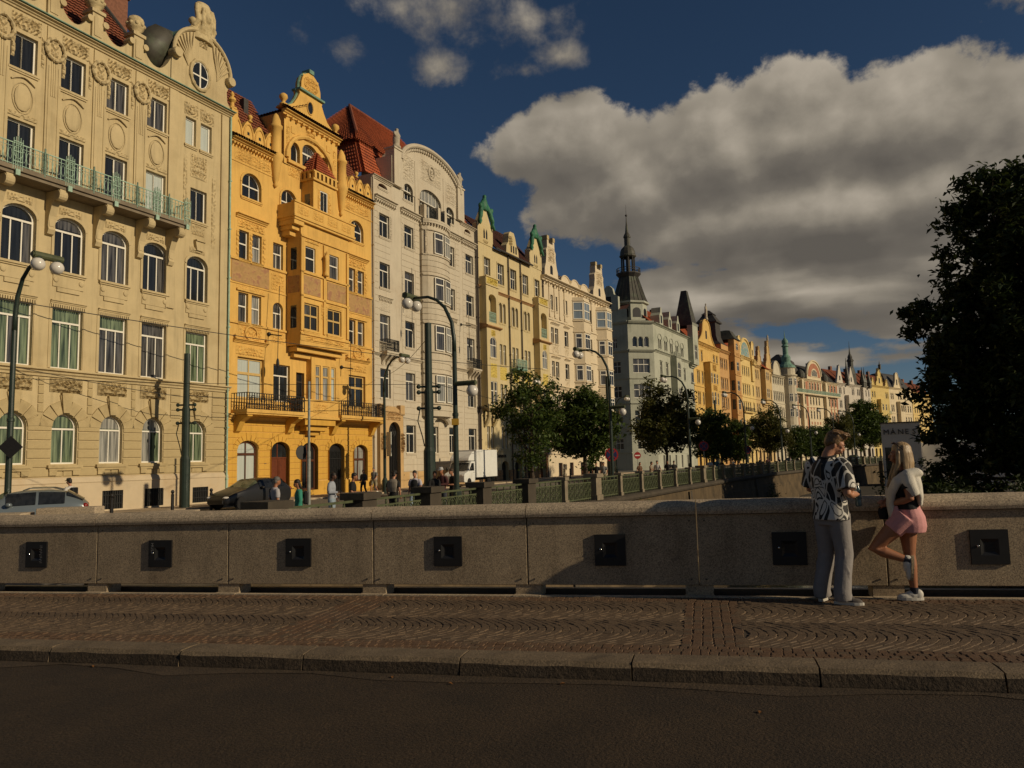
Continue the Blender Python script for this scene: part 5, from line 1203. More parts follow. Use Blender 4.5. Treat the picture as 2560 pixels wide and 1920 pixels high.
for c in (6.6, 9.4, 12.4):
    q = MB(); a = [(c-1.35*math.cos(math.pi*i/12), 23.55+1.15*math.sin(math.pi*i/12)) for i in range(13)]; q.prism(a, -.1, .4); q.tube([(x,-.1,z) for x, z in a], .1, 6); q.obj('attic_arch', WM5, b5.root)
    b5.ball(c+1.4, 23.6, .3, m=ST1)
b5.tiled([(0,.8,23.6),(20.1,.8,23.6),(20.1,5,27.3),(0,5,27.3)], M_tile3, .36, .3)
mb = MB(); mb.box(5.4, 7.0, 2.5, 3.5, 23.5, 28.9); mb.box(5.3, 7.1, 2.4, 3.6, 28.902, 29.5); mb.obj('chimney', mat('dark_chimney', (.05,.035,.025), .8, .2, 4), b5.root)
b5.pipe(12.9, 0, 23, MATS['dark_pipe'])
# --- 6: grey-green corner house with the spire
WM6 = mat('grey_green_stucco', (.40, .405, .325), .86, .09, .7, .2, 22, streak=.32, dirt=(.28, .295, .225), dscale=.4)
E6 = Vector((17.41, 111.37))+azv(29)*11.54; S6 = E6-azv(76)*4.4
b6 = Fac('corner_house', 'grey green corner house with tall dark copper spire', (E6.x, E6.y), 29, WM6, M_white)
O6 = 11.54
for u in (2.3, 5.5, 8.6, 11.8, 14.9):
    for e in (0, .95): b6.window(u+e, u+.75+e, 19.9, 21.55, .38, 1, None, 1, gl='g', sill=.05, joined=True)
    q = MB(); q.tube([(u+.85+1.0*math.cos(t), -.06, 21.5+.9*math.sin(t)) for t in [math.pi*i/10 for i in range(11)]], .07, 5); q.obj('arch_moulding', WM6, b6.root)
for v0, v1 in ((15.7, 17.7), (11.8, 13.7), (7.6, 9.6), (3.6, 5.6)):
    for u in (2.9, 6.1, 13.4, 16.3): b6.window(u, u+1.1, v0, v1, 0, 2, .7, 2, gl='dg', sill=.08, lintel=.2, joined=True)
for u in (2.5, 5.5, 9.0, 12.5, 16): b6.window(u, u+.9, .2, 2.4, 0, 1, None, 1, gl='d', sill=0, joined=True)
b6.wall(0, 19.7, 0, 23.7, depth=13)
b6.cornice(0, 19.7, 23.6, .3, .5); b6.cornice(0, 19.7, 19.1, .35, .45); b6.band(0, 19.7, 10.6, 10.8, .15); b6.band(0, 19.7, 6.7, 6.85, .12); b6.courses(.1, 19.6, 2.6, 6.6, .5, .03, .03, maxlen=40)
oh6 = [(9.1, 10.9, 15.6, 18.3, .8), (9.1, 10.9, 11.6, 13.8, 0), (9.1, 10.9, 7.6, 9.8, .5)]
for h in oh6: b6.window(*h, 3, .55, 3, w=1.1, dep=.15, gl='dg', joined=True)
b6.bay(8.6, 11.4, 7.0, 18.9, 1.1, oh6, corbel=1); b6.railing(8.7, 11.3, 18.95, 19.95, 1.05, WM6, .25, r=.06)
tw = [(20.6, 22.4, 20.0, 22.6, 0)]
b6.window(*tw[0], 2, .6, 2, w=1.0, dep=.2, gl='g', joined=True)
b6.bay(19.7, 23.2, 19.2, 26.2, 1.0, tw, corbel=.8, name='turret'); mb = MB(); holed(mb, 19.7, 23.3, 0, 19.2, [], .0, .2); mb.quad((19.7,0,19.2),(23.3,0,19.2),(23.3,8,26),(19.7,8,26)); mb.obj('turret_wall', WM6, b6.root)
for v0, v1 in ((15.7, 17.7), (11.8, 13.7), (7.6, 9.6), (3.4, 5.4)): b6.window(20.8, 22.4, v0, v1, .6, 2, None, 2, w=.2, dep=.2, gl='dg', hole=False, sill=.08, joined=True)
for k in range(5): b6.plate(19.85+k*.7, 20.25+k*.7, 26.2, 26.7, .02, 'battlement', WM6, w=1.0)
mb = MB(); v = [(19.7,-1,26.2),(23.2,-1,26.2),(23.2,2.4,26.2),(19.7,2.4,26.2),(20.9,.2,33.0),(22.0,.2,33.0),(22.0,1.2,33.0),(20.9,1.2,33.0)]; mb.add(v, [(0,1,5,4),(1,2,6,5),(2,3,7,6),(3,0,4,7),(4,5,6,7)]); mb.obj('turret_roof', M_dkcopper, b6.root)
b6.tiled([(0,.4,23.9),(19.7,.4,23.9),(19.7,5,28.3),(0,5,28.3)], M_tile, .4, .32)
for u in (3.4, 8.2, 12.9):
    mb = MB(); mb.prism([(u,23.9),(u+1.8,23.9),(u+1.8,25.6),(u+1.3,26.1),(u+1.1,27.0),(u+.7,27.0),(u+.5,26.1),(u,25.6)], -.1, 1.5); d = mb.obj('dormer', WM6, b6.root)
    mb = MB(); mb.quad((u+.5,-.105,24.3),(u+1.3,-.105,24.3),(u+1.3,-.105,25.6),(u+.5,-.105,25.6)); mb.obj('dormer_window', M_black, d)
for u in (2, 10, 16): mb = MB(); mb.box(u, u+1.4, 5, 5.8, 27, 29.2); mb.obj('chimney', M_brick, b6.root)
# chamfered corner and side street wing share the root through a turned child frame
def wing(f, name, o, az, length, hs, top, wins, depth=8, bands=()):
    """one more face of the same house, standing at another angle: its mesh is turned into the frame of the house"""
    M = f.root.matrix_basis.inverted() if False else (Matrix.Translation((f.o.x, f.o.y, 0)) @ Matrix.Rotation(RAD(90-f.az), 4, 'Z')).inverted() @ Matrix.Translation((o[0], o[1], 0)) @ Matrix.Rotation(RAD(90-az), 4, 'Z')
    mb = MB(); holed(mb, 0, length, 0, top, hs, 0, .28)
    for z, h, out in bands: mb.sweep([(-.02,z),(out*.5,z),(out,z+h*.7),(out,z+h),(-.02,z+h)], 0, length)
    mb.v = [tuple(M @ Vector(p)) for p in mb.v]; w_ = mb.obj(name, f.wall_m, f.root)
    for h, c, t, tc in wins:
        me, pm, cache = win_mesh(h[1]-h[0], h[3]-h[2], h[4], c, t, tc, .09, f.frame)
        P = M @ Vector((h[0], .26, h[2])); wo_ = link('window', me, f.root, P, M.to_euler().z)
        j = MB(); [j.add(m_.v, m_.f) for m_ in pm]; j.obj('pane', GL[f.r.choice('dg')], wo_)
    return w_, M
fh = [(u, u+.85, 19.8, 21.5, .42) for u in (.75, 1.75, 2.75)]
f5 = [(.7, 3.6, 15.6, 17.9, 0), (.7, 3.6, 11.6, 13.8, 0), (.7, 3.6, 7.4, 9.6, 0), (1.0, 3.2, 3.4, 5.6, 0)]
wing(b6, 'corner_wall', S6, 76, 4.4, fh+f5, 24.0, [(h, 1, None, 1) for h in fh]+[(h, 3, .6, 3) for h in f5], bands=((23.6,.4,.5),(19.0,.4,.45),(14.6,.2,.15),(10.6,.2,.2),(6.6,.2,.15)))
AZS = 76+44
S0 = S6-azv(AZS)*16
sw = [(u+e, u+e+.75, 19.7, 21.5, .38) for u in (9, 12.4) for e in (0, .95)]+[(u, u+1.4, v0, v1, 0) for u in (3, 6.5, 10, 13.2) for v0, v1 in ((15.6,17.6),(11.7,13.6),(7.5,9.5),(3.4,5.2))]+[(9.5, 12.5, 0, 2.4, 0)]
_, M6 = wing(b6, 'side_wall', S0, AZS, 16, sw, 26.0, [(h, 2, .6, 2) for h in sw], bands=((23.6,.4,.4),(19.0,.35,.35),(14.6,.2,.12),(10.6,.2,.15),(6.6,.2,.12),(2.8,.2,.12)))
mb = MB(); v = [M6 @ Vector(p) for p in ((0,0,26),(16,0,26),(16,5,29.3),(0,5,29.3))]; mb.quad(*v); mb.obj('side_roof', M_tile3, b6.root)
mb = MB(); mb.prism([(11.2,26),(14.6,26),(14.6,28.2),(13.9,28.6),(13.7,29.6),(13.2,30.1),(12.7,30.1),(12.2,29.6),(11.9,28.6),(11.2,28.2)], -.1, .6); mb.v = [tuple(M6 @ Vector(p)) for p in mb.v]; sg_ = mb.obj('side_gable', WM6, b6.root)
mb = MB(); mb.quad(*[M6 @ Vector(p) for p in ((12.4,-.11,26.6),(13.4,-.11,26.6),(13.4,-.11,28.3),(12.4,-.11,28.3))]); mb.obj('gable_window', M_black, sg_)
# spire over the corner
Mi = (Matrix.Translation((b6.o.x, b6.o.y, 0)) @ Matrix.Rotation(RAD(90-29), 4, 'Z')).inverted()
TC = Mi @ Vector((19.9, 124.6, 0))
def ring(n, r, z, ph=math.pi/8): return [(TC.x+r*math.cos(2*math.pi*k/n+ph), TC.y+r*math.sin(2*math.pi*k/n+ph), z) for k in range(n)]
def stack(name, prof, n, m, ph=math.pi/8, parent=None):
    mb = MB(); R = [ring(n, r, z, ph) for r, z in prof]; mb.add([p for q in R for p in q], [(i*n+j, i*n+(j+1)%n, (i+1)*n+(j+1)%n, (i+1)*n+j) for i in range(len(R)-1) for j in range(n)]+[tuple((len(R)-1)*n+j for j in range(n))]); return mb.obj(name, m, parent or b6.root)
stack('corner_drum', [(3.0,20),(3.0,24.2),(3.3,24.3),(3.3,24.6),(2.8,24.7),(2.8,27.2),(3.2,27.3),(3.2,27.6)], 8, WM6)
for k in range(8):
    t = 2*math.pi*(k+.5)/8+math.pi/8; c = Vector((TC.x+2.62*math.cos(t), TC.y+2.62*math.sin(t), 25.6)); d = Vector((-math.sin(t), math.cos(t), 0))
    mb = MB(); mb.quad(*[c+d*x+Vector((0,0,z)) for x, z in [(-.7,-.7),(.7,-.7)]+[(.7*math.cos(a), .3+.6*math.sin(a)) for a in [math.pi*i/8 for i in range(9)]]]); mb.obj('drum_window', M_black, b6.root)
sp = stack('spire_roof', [(3.1,27.3),(2.6,28.6),(1.55,32.0)], 8, M_dkcopper)
for k in range(8):
    for e in (0, .33, .66):
        a, b = (ring(8, 3.12, 27.3)[k], ring(8, 3.12, 27.3)[(k+1)%8]); c, d = (ring(8, 1.57, 32.0)[k], ring(8, 1.57, 32.0)[(k+1)%8])
        q0 = ring(8, 2.62, 28.6)
        mb = MB(); mb.tube([Vector(a).lerp(Vector(b), e), Vector(q0[k]).lerp(Vector(q0[(k+1)%8]), e), Vector(c).lerp(Vector(d), e)], .05, 4); mb.obj('seam', M_dkcopper, sp)
stack('gallery', [(1.5,31.9),(1.95,32.4),(2.05,32.5),(2.05,32.7),(1.4,32.75),(1.1,32.8)], 12, M_slate, parent=sp)
q = MB()
for p in ring(12, 1.95, 32.7): q.tube([p, (p[0],p[1],33.5)], .06, 5)
for r_ in (33.1, 33.5): q.tube([*ring(12, 1.95, r_), ring(12, 1.95, r_)[0]], .06, 5)
q.obj('gallery_rail', M_slate, sp)
for p in ring(8, 1.05, 32.7): q = MB(); q.tube([p, (p[0],p[1],35.6)], .13, 6); q.obj('lantern_post', M_slate, sp)
stack('lantern_core', [(.35,32.7),(.35,35.7)], 8, M_slate, parent=sp)
stack('dome', [(1.2,35.4),(1.4,35.6),(1.4,35.8),(1.28,35.9),(1.25,36.4),(1.05,36.95),(.7,37.3),(.5,37.45),(.5,38.8),(.62,38.9),(.6,39.1),(.42,39.5),(.3,39.7),(.22,40.4),(.1,41.6),(.05,42.6)], 12, M_dkcopper, parent=sp)
mb = MB(); mb.ell((TC.x,TC.y,42.7), .2, 10, 8); mb.tube([(TC.x,TC.y,42.5),(TC.x,TC.y,44.6)], [.05,.015], 5); mb.obj('finial', M_slate, sp)
# ================================================================== the long row beyond: built storey by storey
def row_house(name, label, o, az, wd, wall, top, rows, cols, roof=M_tile, gf=True, frame=M_white, gls='dgm', rise=0, roof_h=4.5, ww=None, gap=None):
    f = Fac(name, label, o, az, wall, frame)
    for v0, v1 in rows:
        for u, w_ in cols: f.window(u, u+w_, v0, v1, rise, 2 if w_ > .9 else 1, .68, 2 if w_ > .9 else 1, gl=gls, sill=.08, lintel=.18, joined=True)
    if gf:
        n = max(3, int(wd/3.2))
        for k in range(n): u = wd*(k+.5)/n; f.window(u-.75, u+.75, .3, 3.2, .4, 2, .7, 2, gl='d', sill=0, frame=M_brown, joined=True)
    f.wall(0, wd, 0, top, depth=11)
    f.cornice(-.05, wd+.05, top-.3, .45, .55, dent=.6, dw=.2)
    vs = sorted({r[0] for r in rows})
    for v in vs[::2]: f.band(0, wd, v-.75, v-.6, .14)
    f.cornice(0, wd, 4.6, .3, .3)
    if roof: f.tiled([(0,.4,top),(wd,.4,top),(wd,4.6,top+roof_h),(0,4.6,top+roof_h)], roof, .45, .4); f.roof([[(0,.4,top),(0,4.6,top+roof_h),(0,10,top)],[(wd,.4,top),(wd,10,top),(wd,4.6,top+roof_h)]], wall, 'roof_end')
    for k in range(2):
        u = wd*(.3+.45*k); mb = MB(); mb.box(u, u+1.3, 5, 5.8, top, top+roof_h+1.4); mb.obj('chimney', M_brick, f.root)
    return f
def bulge(f, c, half, v0, v1, shape, th=.6, w=.08, name='gable', coping=.16):
    poly = [(c-half*x, v0+(v1-v0)*z) for x, z in shape]+[(c+half*x, v0+(v1-v0)*z) for x, z in shape[::-1]]
    g = f.gable(poly, th, w, name); q = MB(); q.tube([(x,-w-.02,z) for x, z in poly[1:-1]], coping, 6); q.obj('gable_moulding', f.wall_m, g); return g
BELL = [(1,0),(.97,.1),(.8,.2),(.62,.34),(.5,.5),(.46,.66),(.4,.82),(.28,.94),(.1,1.0)]
STEP = [(1,0),(1,.25),(.72,.3),(.7,.52),(.46,.56),(.44,.78),(.24,.82),(.2,1.0)]
ARCH = [(math.cos(t), math.sin(t)) for t in [math.pi/2*k/12 for k in range(12)]]
PNT = [(1,0),(.06,1.0)]
R4 = ((7.6,9.7),(11.9,14.1),(16.0,18.2),(20.4,22.3))
ORG = mat('orange_stucco', (.51, .30, .12), .85, .09, .6, .2, 20, streak=.3, dirt=(.45, .22, .06), dscale=.4)
YEL7 = mat('warm_yellow_stucco', (.60, .39, .12), .85, .09, .6, .2, 20, streak=.3, dirt=(.5, .31, .09), dscale=.4)
YEL9 = mat('straw_stucco', (.64, .47, .19), .85, .09, .6, .2, 20, streak=.3, dirt=(.5, .36, .14), dscale=.4)
TAN10 = mat('tan_stucco', (.52, .36, .16), .85, .1, .6, .2, 20, streak=.3, dirt=(.4, .27, .12), dscale=.4)
GRY11 = mat('stone_grey_stucco', (.52, .46, .34), .85, .1, .6, .2, 20, streak=.3, dirt=(.4, .35, .25), dscale=.4)
RED12 = mat('brick_red_stucco', (.36, .145, .08), .85, .15, .8, .2, 20)
CRM12 = mat('ivory_stucco', (.60, .50, .33), .85, .1, .6, .2, 20, streak=.3)
LIL13 = mat('pale_lilac_stucco', (.51, .455, .375), .85, .1, .6, .2, 20, streak=.3)
YEL14 = mat('lemon_stucco', (.56, .42, .155), .85, .1, .6, .2, 20, streak=.3)
# 7 warm yellow with bell gable
f = b7 = row_house('bell_gable_house', 'warm yellow house with curved bell gable and stone figure on top', (34.0,141.2), 30, 18.6, YEL7, 23.9, R4, [(2.1,.8),(3.1,.8),(5.4,1.0),(14.0,1.1),(16.2,1.1)])
g = bulge(f, 9.6, 6.0, 23.6, 29.0, BELL); f.relief(4, 15, 23.0, 23.9, .14, 91); f.plate(8.9, 9.9, 25.2, 26.8, .02, 'gable_window', M_black, w=.08)
f.statue(9.6, 29.0, 3.4, .2, MATS['grey_sandstone'], 'roof_statue', 4, .5)
oh = [(9.0,10.3,16.2,18.2,0),(9.0,10.3,12.1,14.6,.5),(7.2,8.2,16.2,18.2,0),(11.1,12.1,16.2,18.2,0),(11.1,12.1,12.1,14.4,0),(7.2,8.2,12.1,14.4,0)]
for h in oh: f.window(*h, 2, .6, 2, w=1.3, dep=.15, gl='dg', joined=True)
f.bay(6.9, 12.5, 11.3, 20.2, 1.3, oh, corbel=1.2, cap=.15); f.relief(8.2, 11, 18.6, 20.0, .2, 92, w=1.3); f.relief(8.2, 11, 14.8, 15.9, .2, 93, w=1.3)
# 8 orange with dark tower roof
f = b8 = row_house('orange_house', 'orange house with dark mansard tower and tall window bay', (43.3,157.33), 31, 13.3, ORG, 24.2, R4, [(.7,.9),(1.9,.9),(3.6,.9),(5.2,.8)], roof=M_tile)
oh = [(8.9,10.9,v0,v1,0) for v0,v1 in R4]+[(8.9,10.9,25.0,26.5,.6)]
for h in oh: f.window(*h, 3, .6, 3, w=1.3, dep=.15, gl='dg', joined=True)
f.bay(7.6, 12.2, 6.8, 27.2, 1.3, oh, corbel=1.3, name='tower_bay')
for v0, v1 in R4: mb = MB(); mb.quad((7.594,-1.0,v0),(7.594,-.3,v0),(7.594,-.3,v1),(7.594,-1.0,v1)); mb.obj('side_pane', G_DARK, f.root)
for v in (10.6, 15, 19.3, 23.4): f.band(7.5, 12.3, v, v+.2, .14, w=1.3); f.relief(8.4, 11.4, v+.25, v+1.0, .1, 94, w=1.3)
mb = MB(); mb.box(2.0, 7.6, .0, 5, 24.2, 25.6); mb.obj('attic', ORG, f.root)
def mans(f, u0, u1, y0, y1, prof, m, name='tower_roof'):
    mb = MB(); R = [[(u0+e,y0+e,z),(u1-e,y0+e,z),(u1-e,y1-e,z),(u0+e,y1-e,z)] for e, z in prof]; mb.add([p for q in R for p in q], [(i*4+j, i*4+(j+1)%4, (i+1)*4+(j+1)%4, (i+1)*4+j) for i in range(len(R)-1) for j in range(4)]+[tuple((len(R)-1)*4+j for j in range(4))]); return mb.obj(name, m, f.root)
mans(f, 2.2, 7.4, .5, 5.7, [(-.5,25.6),(.3,26.4),(.7,27.6),(.8,30.4),(.4,30.6),(.4,30.8),(1.0,31.6),(1.5,32.4),(1.3,32.5),(2.4,33.5)], M_slate)
mans(f, 7.4, 12.4, -1.4, 3.6, [(-.2,27.2),(.6,28.2),(1.2,29.3),(2.2,29.6)], M_dkcopper)
# 9 straw yellow with great arch and mosaic
f = b9 = row_house('mosaic_house', 'straw yellow house with arched mosaic between two small towers', (50.15,168.73), 32, 15.4, YEL9, 24.6, R4, [(1.4,1.0),(4.6,.9),(6.4,.9),(8.2,.9),(10.0,.9),(13.2,1.0)], roof=M_tile)
g = bulge(f, 7.7, 4.6, 24.5, 29.0, ARCH, coping=.3)
MOS = mat('blue_mosaic', (.16, .30, .29), .5, .2, 2.5, 0, 30, second=(.42, .36, .28), dscale=.9, dirt=(.3, .2, .13))
mb = MB(); mb.quad(*[(7.7+3.7*math.cos(t), -.13, 24.6+3.6*math.sin(t)) for t in [math.pi*k/16 for k in range(17)]]); mb.obj('mosaic', MOS, g)
for u in (1.0, 12.2):
    oh = [(u+.6,u+1.6,25.6,27.0,.4)]; f.window(*oh[0], 1, None, 1, w=.4, dep=.2, gl='d', joined=True); f.bay(u, u+2.2, 19.4, 28.0, .4, oh, name='side_tower'); bulge(f, u+1.1, 1.1, 28.0, 29.0, ARCH, w=.4, coping=.1); f.balcony(u-.1, u+2.3, 23.6, .9, .8, .2, YEL9, YEL9, 0, .3, r=.07)
f.balcony(3.5, 12, 12.0, .7, .9, .2, YEL9, M_iron, 0, .3)
# 10 tan with two stepped gables
f = b10 = row_house('tan_gable_house', 'tan house with two narrow stone gables and a roofed bay', (58.32,181.81), 33, 16.0, TAN10, 23.6, R4, [(1.0,1.0),(2.8,.9),(10.9,1.0),(13.0,1.0),(14.4,.8)], roof=M_tile2)
bulge(f, 13.3, 2.4, 23.4, 31.0, STEP); bulge(f, 4.6, 1.9, 23.4, 28.6, STEP)
oh = [(6.2,7.2,20.4,22.4,.4),(7.6,8.6,20.4,22.4,.4),(6.2,7.2,16,18.2,0),(7.6,8.6,16,18.2,0)]
for h in oh: f.window(*h, 2, .6, 2, w=1.2, dep=.15, gl='d', joined=True)
f.bay(5.4, 9.4, 15.0, 23.0, 1.2, oh, corbel=1.2); f.tiled([(5.2,-1.4,23.0),(9.6,-1.4,23.0),(9.6,.6,24.6),(5.2,.6,24.6)], M_tile, .4, .35, 'bay_roof'); f.balcony(5.2, 9.6, 11.3, 1.1, .9, .25, TAN10, TAN10, 0, .3, r=.07)
f.statue(13.3, 31.0, 1.6, .2, MATS['grey_sandstone'], 'roof_statue', 9, .4)
# 11 grey with green onion tower
f = b11 = row_house('onion_tower_house', 'grey stuccoed house with green onion tower at its corner', (67.01,195.2), 36, 16.4, GRY11, 22.6, R4, [(1.0,.9),(2.5,.9),(4.0,.9),(5.5,.9),(7.0,.9),(8.6,.9)], roof=M_slate)
bulge(f, 4.2, 3.2, 22.4, 26.4, ARCH)
mb = MB(); mb.lathe([(2.3,0),(2.3,22.8),(2.7,23.0),(2.7,23.3),(2.2,23.4),(2.2,25.0),(2.5,25.2)], (12.8,-.2,0), 16); rb = mb.obj('round_tower', GRY11, f.root)
for v0, v1 in R4:
    for t in (-2.5, -1.75, -1.0):
        c = Vector((12.8+2.31*math.cos(t), -.2+2.31*math.sin(t), 0)); me, pm, cache = win_mesh(1.0, v1-v0, 0, 2, .68, 2, .1, M_white); wo_ = link('window', me, f.root, c+Vector((math.sin(t)*.5, -math.cos(t)*.5, v0)), t+math.pi/2); j = MB(); [j.add(m_.v, m_.f) for m_ in pm]; j.obj('pane', G_DARK, wo_)
ON = MB(); ON.lathe([(2.5,25.2),(2.2,25.8),(1.5,26.3),(1.1,26.9),(1.2,27.5),(1.25,28.2),(.9,28.7),(.72,29.0),(.72,31.0),(1.0,31.2),(.95,31.4),(.6,31.7),(.85,32.2),(.8,32.8),(.4,33.3),(.15,33.6),(.08,34.8),(.02,35.8)], (12.8,-.2,0), 14); ON.obj('onion_spire', M_copper, f.root, smooth=False)
# 12 red and ivory Art Nouveau block
f = b12 = row_house('red_ivory_block', 'wide red and ivory Art Nouveau block with round arched gable and green balcony', (76.31,207.99), 42, 36.8, CRM12, 23.2, R4, [(1.0,1.2),(3.0,1.2),(5.4,1.2),(8.0,.9),(10,.9),(14.0,1.0),(16.2,1.0),(18.4,1.0),(20.6,1.0),(24.2,1.2),(27,.9),(29,.9),(31.4,1.2),(34,1.2)], roof=M_slate, roof_h=5)
g = bulge(f, 18.0, 5.4, 22.8, 29.0, [(1,0)]+[(math.cos(t), .3+.7*math.sin(t)) for t in [math.pi/2*k/12 for k in range(12)]], coping=.3)
mb = MB(); mb.prism([(18+4.6*math.cos(t), 24.2+4.0*math.sin(t)) for t in [math.pi*k/16 for k in range(17)]], -.16, -.05); rd = mb.obj('red_tympanum', RED12, g)
mb = MB(); mb.prism([(18+2.7*math.cos(t), 24.2+2.5*math.sin(t)) for t in [math.pi*k/16 for k in range(17)]], -.2, -.161); mb.obj('ivory_lunette', CRM12, g)
for k in range(5): u = 16.0+k*.84; mb = MB(); z = 24.4+math.sqrt(max(0, 1-((u+.3-18)/2.4)**2))*1.9; mb.quad((u,-.205,24.4),(u+.62,-.205,24.4),(u+.62,-.205,z),(u,-.205,z)); mb.obj('gable_pane', G_DARK, g)
for u0, u1 in ((12.9, 23.0),):
    for k in range(5): f.plate(u0+.0+k*2.35, u0+.65+k*2.35, 19.7, 23.0, .04, 'red_panel', RED12)
for u0, u1 in ((0, .8), (2.4, 2.9), (4.4, 5.2), (6.9, 7.8), (11.2, 12.6), (25.6, 26.8), (30.2, 31.2), (32.8, 33.8), (35.4, 36.6)): f.plate(u0, u1, 5.2, 22.6, .04, 'red_panel', RED12)
for k in range(4):
    for v in (10.3, 14.6): f.plate(14.1+k*2.2, 14.9+k*2.2, v, v+.8, .05, 'red_panel', RED12)
bl = f.balcony(.5, 36.3, 19.1, 1.1, 1.0, .3, CRM12, M_greeniron, 0, .35, r=.04)
for u in (6.6, 24.6): f.bay(u, u+1.2, 5.0, 22.8, .9, [], name='bay'); mb = MB(); mb.lathe([(1.3,0),(1.3,1.0),(.9,1.8),(.3,2.3),(.05,2.5)], (u+.6,-.2,23.4), 12); mb.obj('bay_dome', M_dkcopper, f.root)
mans(f, 2, 12.5, 1.5, 9, [(-.6,23.2),(1.0,27.0),(1.4,28.4),(3.4,30.4)], M_slate, 'mansard'); mans(f, 23.5, 34, 1.5, 9, [(-.6,23.2),(1.0,26.4),(1.4,27.2),(3.4,28.6)], M_slate, 'mansard')
# 13 pale neo-Gothic pair
f = b13 = row_house('gothic_gable_house', 'pale lilac neo-Gothic house with pointed gables and slim dark spire', (100.93,235.35), 45, 27.6, LIL13, 23.6, R4, [(1.4,.8),(2.5,.8),(5.0,.8),(11.6,.8),(12.8,.8),(16.0,.9),(17.3,.9),(22.0,.8),(23.2,.8),(25.6,.8)], roof=M_tile2, roof_h=5, rise=.3)
for c in (2.4, 11.6): bulge(f, c, 2.6, 23.5, 29.4, PNT); f.plate(c-.4, c+.4, 24.6, 26.0, .02, 'gable_window', M_black, w=.08); f.relief(c-2.6, c+2.6, 22.6, 23.5, .14, 95)
def needle(f, u, v0, v1, r, m=M_dkcopper): mb = MB(); mb.lathe([(r,v0),(r,v0+1.5),(r*1.2,v0+1.6),(r*.75,v0+(v1-v0)*.45),(r*.3,v0+(v1-v0)*.72),(r*.06,v1)], (u,-.5,0), 8); return mb.obj('needle_spire', m, f.root)
needle(f, 7.0, 23.2, 32.0, .75); needle(f, 19.8, 23.2, 29.8, .9); needle(f, 21.6, 23.2, 30.0, .7); needle(f, 25.2, 23.2, 29.2, .9)
mb = MB(); mb.lathe([(1.6,23.6),(1.5,27.5),(1.0,29.4),(.9,29.6),(.9,31.6),(1.15,31.8),(1.1,32.0),(.7,32.6),(.75,33.2),(.3,34.2),(.12,35.8),(.03,38.4)], (15.8,1.5,0), 10); mb.obj('slim_spire', M_dkcopper, f.root)
f.bay(5.6, 8.6, 6.5, 20.0, 1.3, [], corbel=1); f.balcony(.8, 4.4, 11.0, 1.1, .9, .2, M_dkwood, M_iron, 0, .3)
f.bay(18.9, 20.6, 5, 23.2, .9, [], name='round_bay')
# 14 lemon yellow stepped gable
f = b14 = row_house('lemon_house', 'bright lemon yellow house with three stepped gables and bay', (120.45,254.87), 46, 16.5, YEL14, 24.4, R4, [(1.2,1.1),(3.2,.9),(13.2,1.1),(14.9,.8)], roof=M_tile2, rise=.4)
for c, h, t in ((2.2, 1.5, 27.0), (8.2, 3.0, 30.6), (14.4, 1.5, 27.0)): bulge(f, c, h, 24.2, t, STEP)
f.plate(7.7, 8.7, 25.4, 27.2, .02, 'gable_window', M_black, w=.08)
oh = [(6.2,7.4,v0,v1,.3) for v0,v1 in R4[1:3]]+[(9.0,10.2,v0,v1,.3) for v0,v1 in R4[1:3]]+[(5.9+k*1.1,6.6+k*1.1,8.0,10.2,.35) for k in range(5)]
for h in oh: f.window(*h, 2, .6, 2, w=1.3, dep=.15, gl='dg', joined=True)
f.bay(5.2, 11.6, 7.4, 19.8, 1.3, oh, corbel=1.2)
for u in (.8, 12.6): f.balcony(u, u+2.8, 15.0, 1.0, 1.0, .2, YEL14, M_greeniron, 0, .3)
needle(f, 8.2, 30.2, 33.2, .5)
# 15 cream with dark roof
f = b15 = row_house('dark_roof_house', 'cream house with large dark roof at the end of the row', (132.3,266.33), 47, 21, CRM12, 24.4, R4, [(1.4,1.0),(3.0,1.0),(8,1.1),(10,1.1),(14,1.1),(16.4,1.1),(18.6,1.1)], roof=None)
mans(f, .5, 20.5, .6, 10, [(-.4,24.5),(2.2,29.2),(3.0,30.0),(3.6,30.2)], M_slate, 'mansard'); bulge(f, 7.6, 3.4, 24.2, 30.0, BELL); f.plate(7.1, 8.1, 25.6, 27.6, .02, 'gable_window', M_black, w=.08)
f.bay(6.2, 10.4, 7, 19.6, 1.3, [(6.8,8.0,16,18.2,0),(8.6,9.8,16,18.2,0)], corbel=1.2)
# more of the row, hidden by the tree from here
f = b16 = row_house('end_house', 'plain ochre house last in the row behind the big tree', (147.9,280.7), 47, 20, YEL9, 23.4, R4, [(1.6+2.2*k,1.0) for k in range(8)], roof=M_tile2)
# ================================================================== quay, river, railing
RP = [Vector(p) for p in ((-7.2,12.1),(-6.1,14.9),(-4.83,18.3),(-3.4,22.2),(-1.0,27.9),(5,39.8),(10.4,50.6),(18.3,66),(27.7,82.5),(40.2,101.5),(55,121),(72,142),(92,165))]
M_paving = mat('street_paving', (.17, .15, .12), .9, .15, 1.2, .3, 40, dirt=(.11, .095, .075), dscale=.3)
M_water = mat('river_water', (.012, .014, .012), .04, .2, .3, .55, 1.6, spec=.5)
M_wallst = mat('river_wall_stone', (.098, .068, .036), .92, .35, .8, .8, 3.5, streak=.9, dirt=(.038, .029, .017), dscale=.7)
M_lip = mat('dark_coping_stone', (.062, .049, .034), .9, .25, 1.2, .4, 20, dirt=(.035,.029,.02), dscale=.8)
M_post = mat('railing_post_stone', (.215, .175, .12), .88, .25, 2, .4, 30, dirt=(.11,.088,.06), dscale=1.2)
M_railg = mat('green_cast_iron', (.075, .085, .042), .55, .3, 3, .2, 30)
M_pole = mat('dark_green_pole', (.022, .034, .026), .4, .3, 3, .1, 20)
M_globe = mat('milk_glass_globe', (.62, .58, .52), .18, .08, 4, spec=.5)
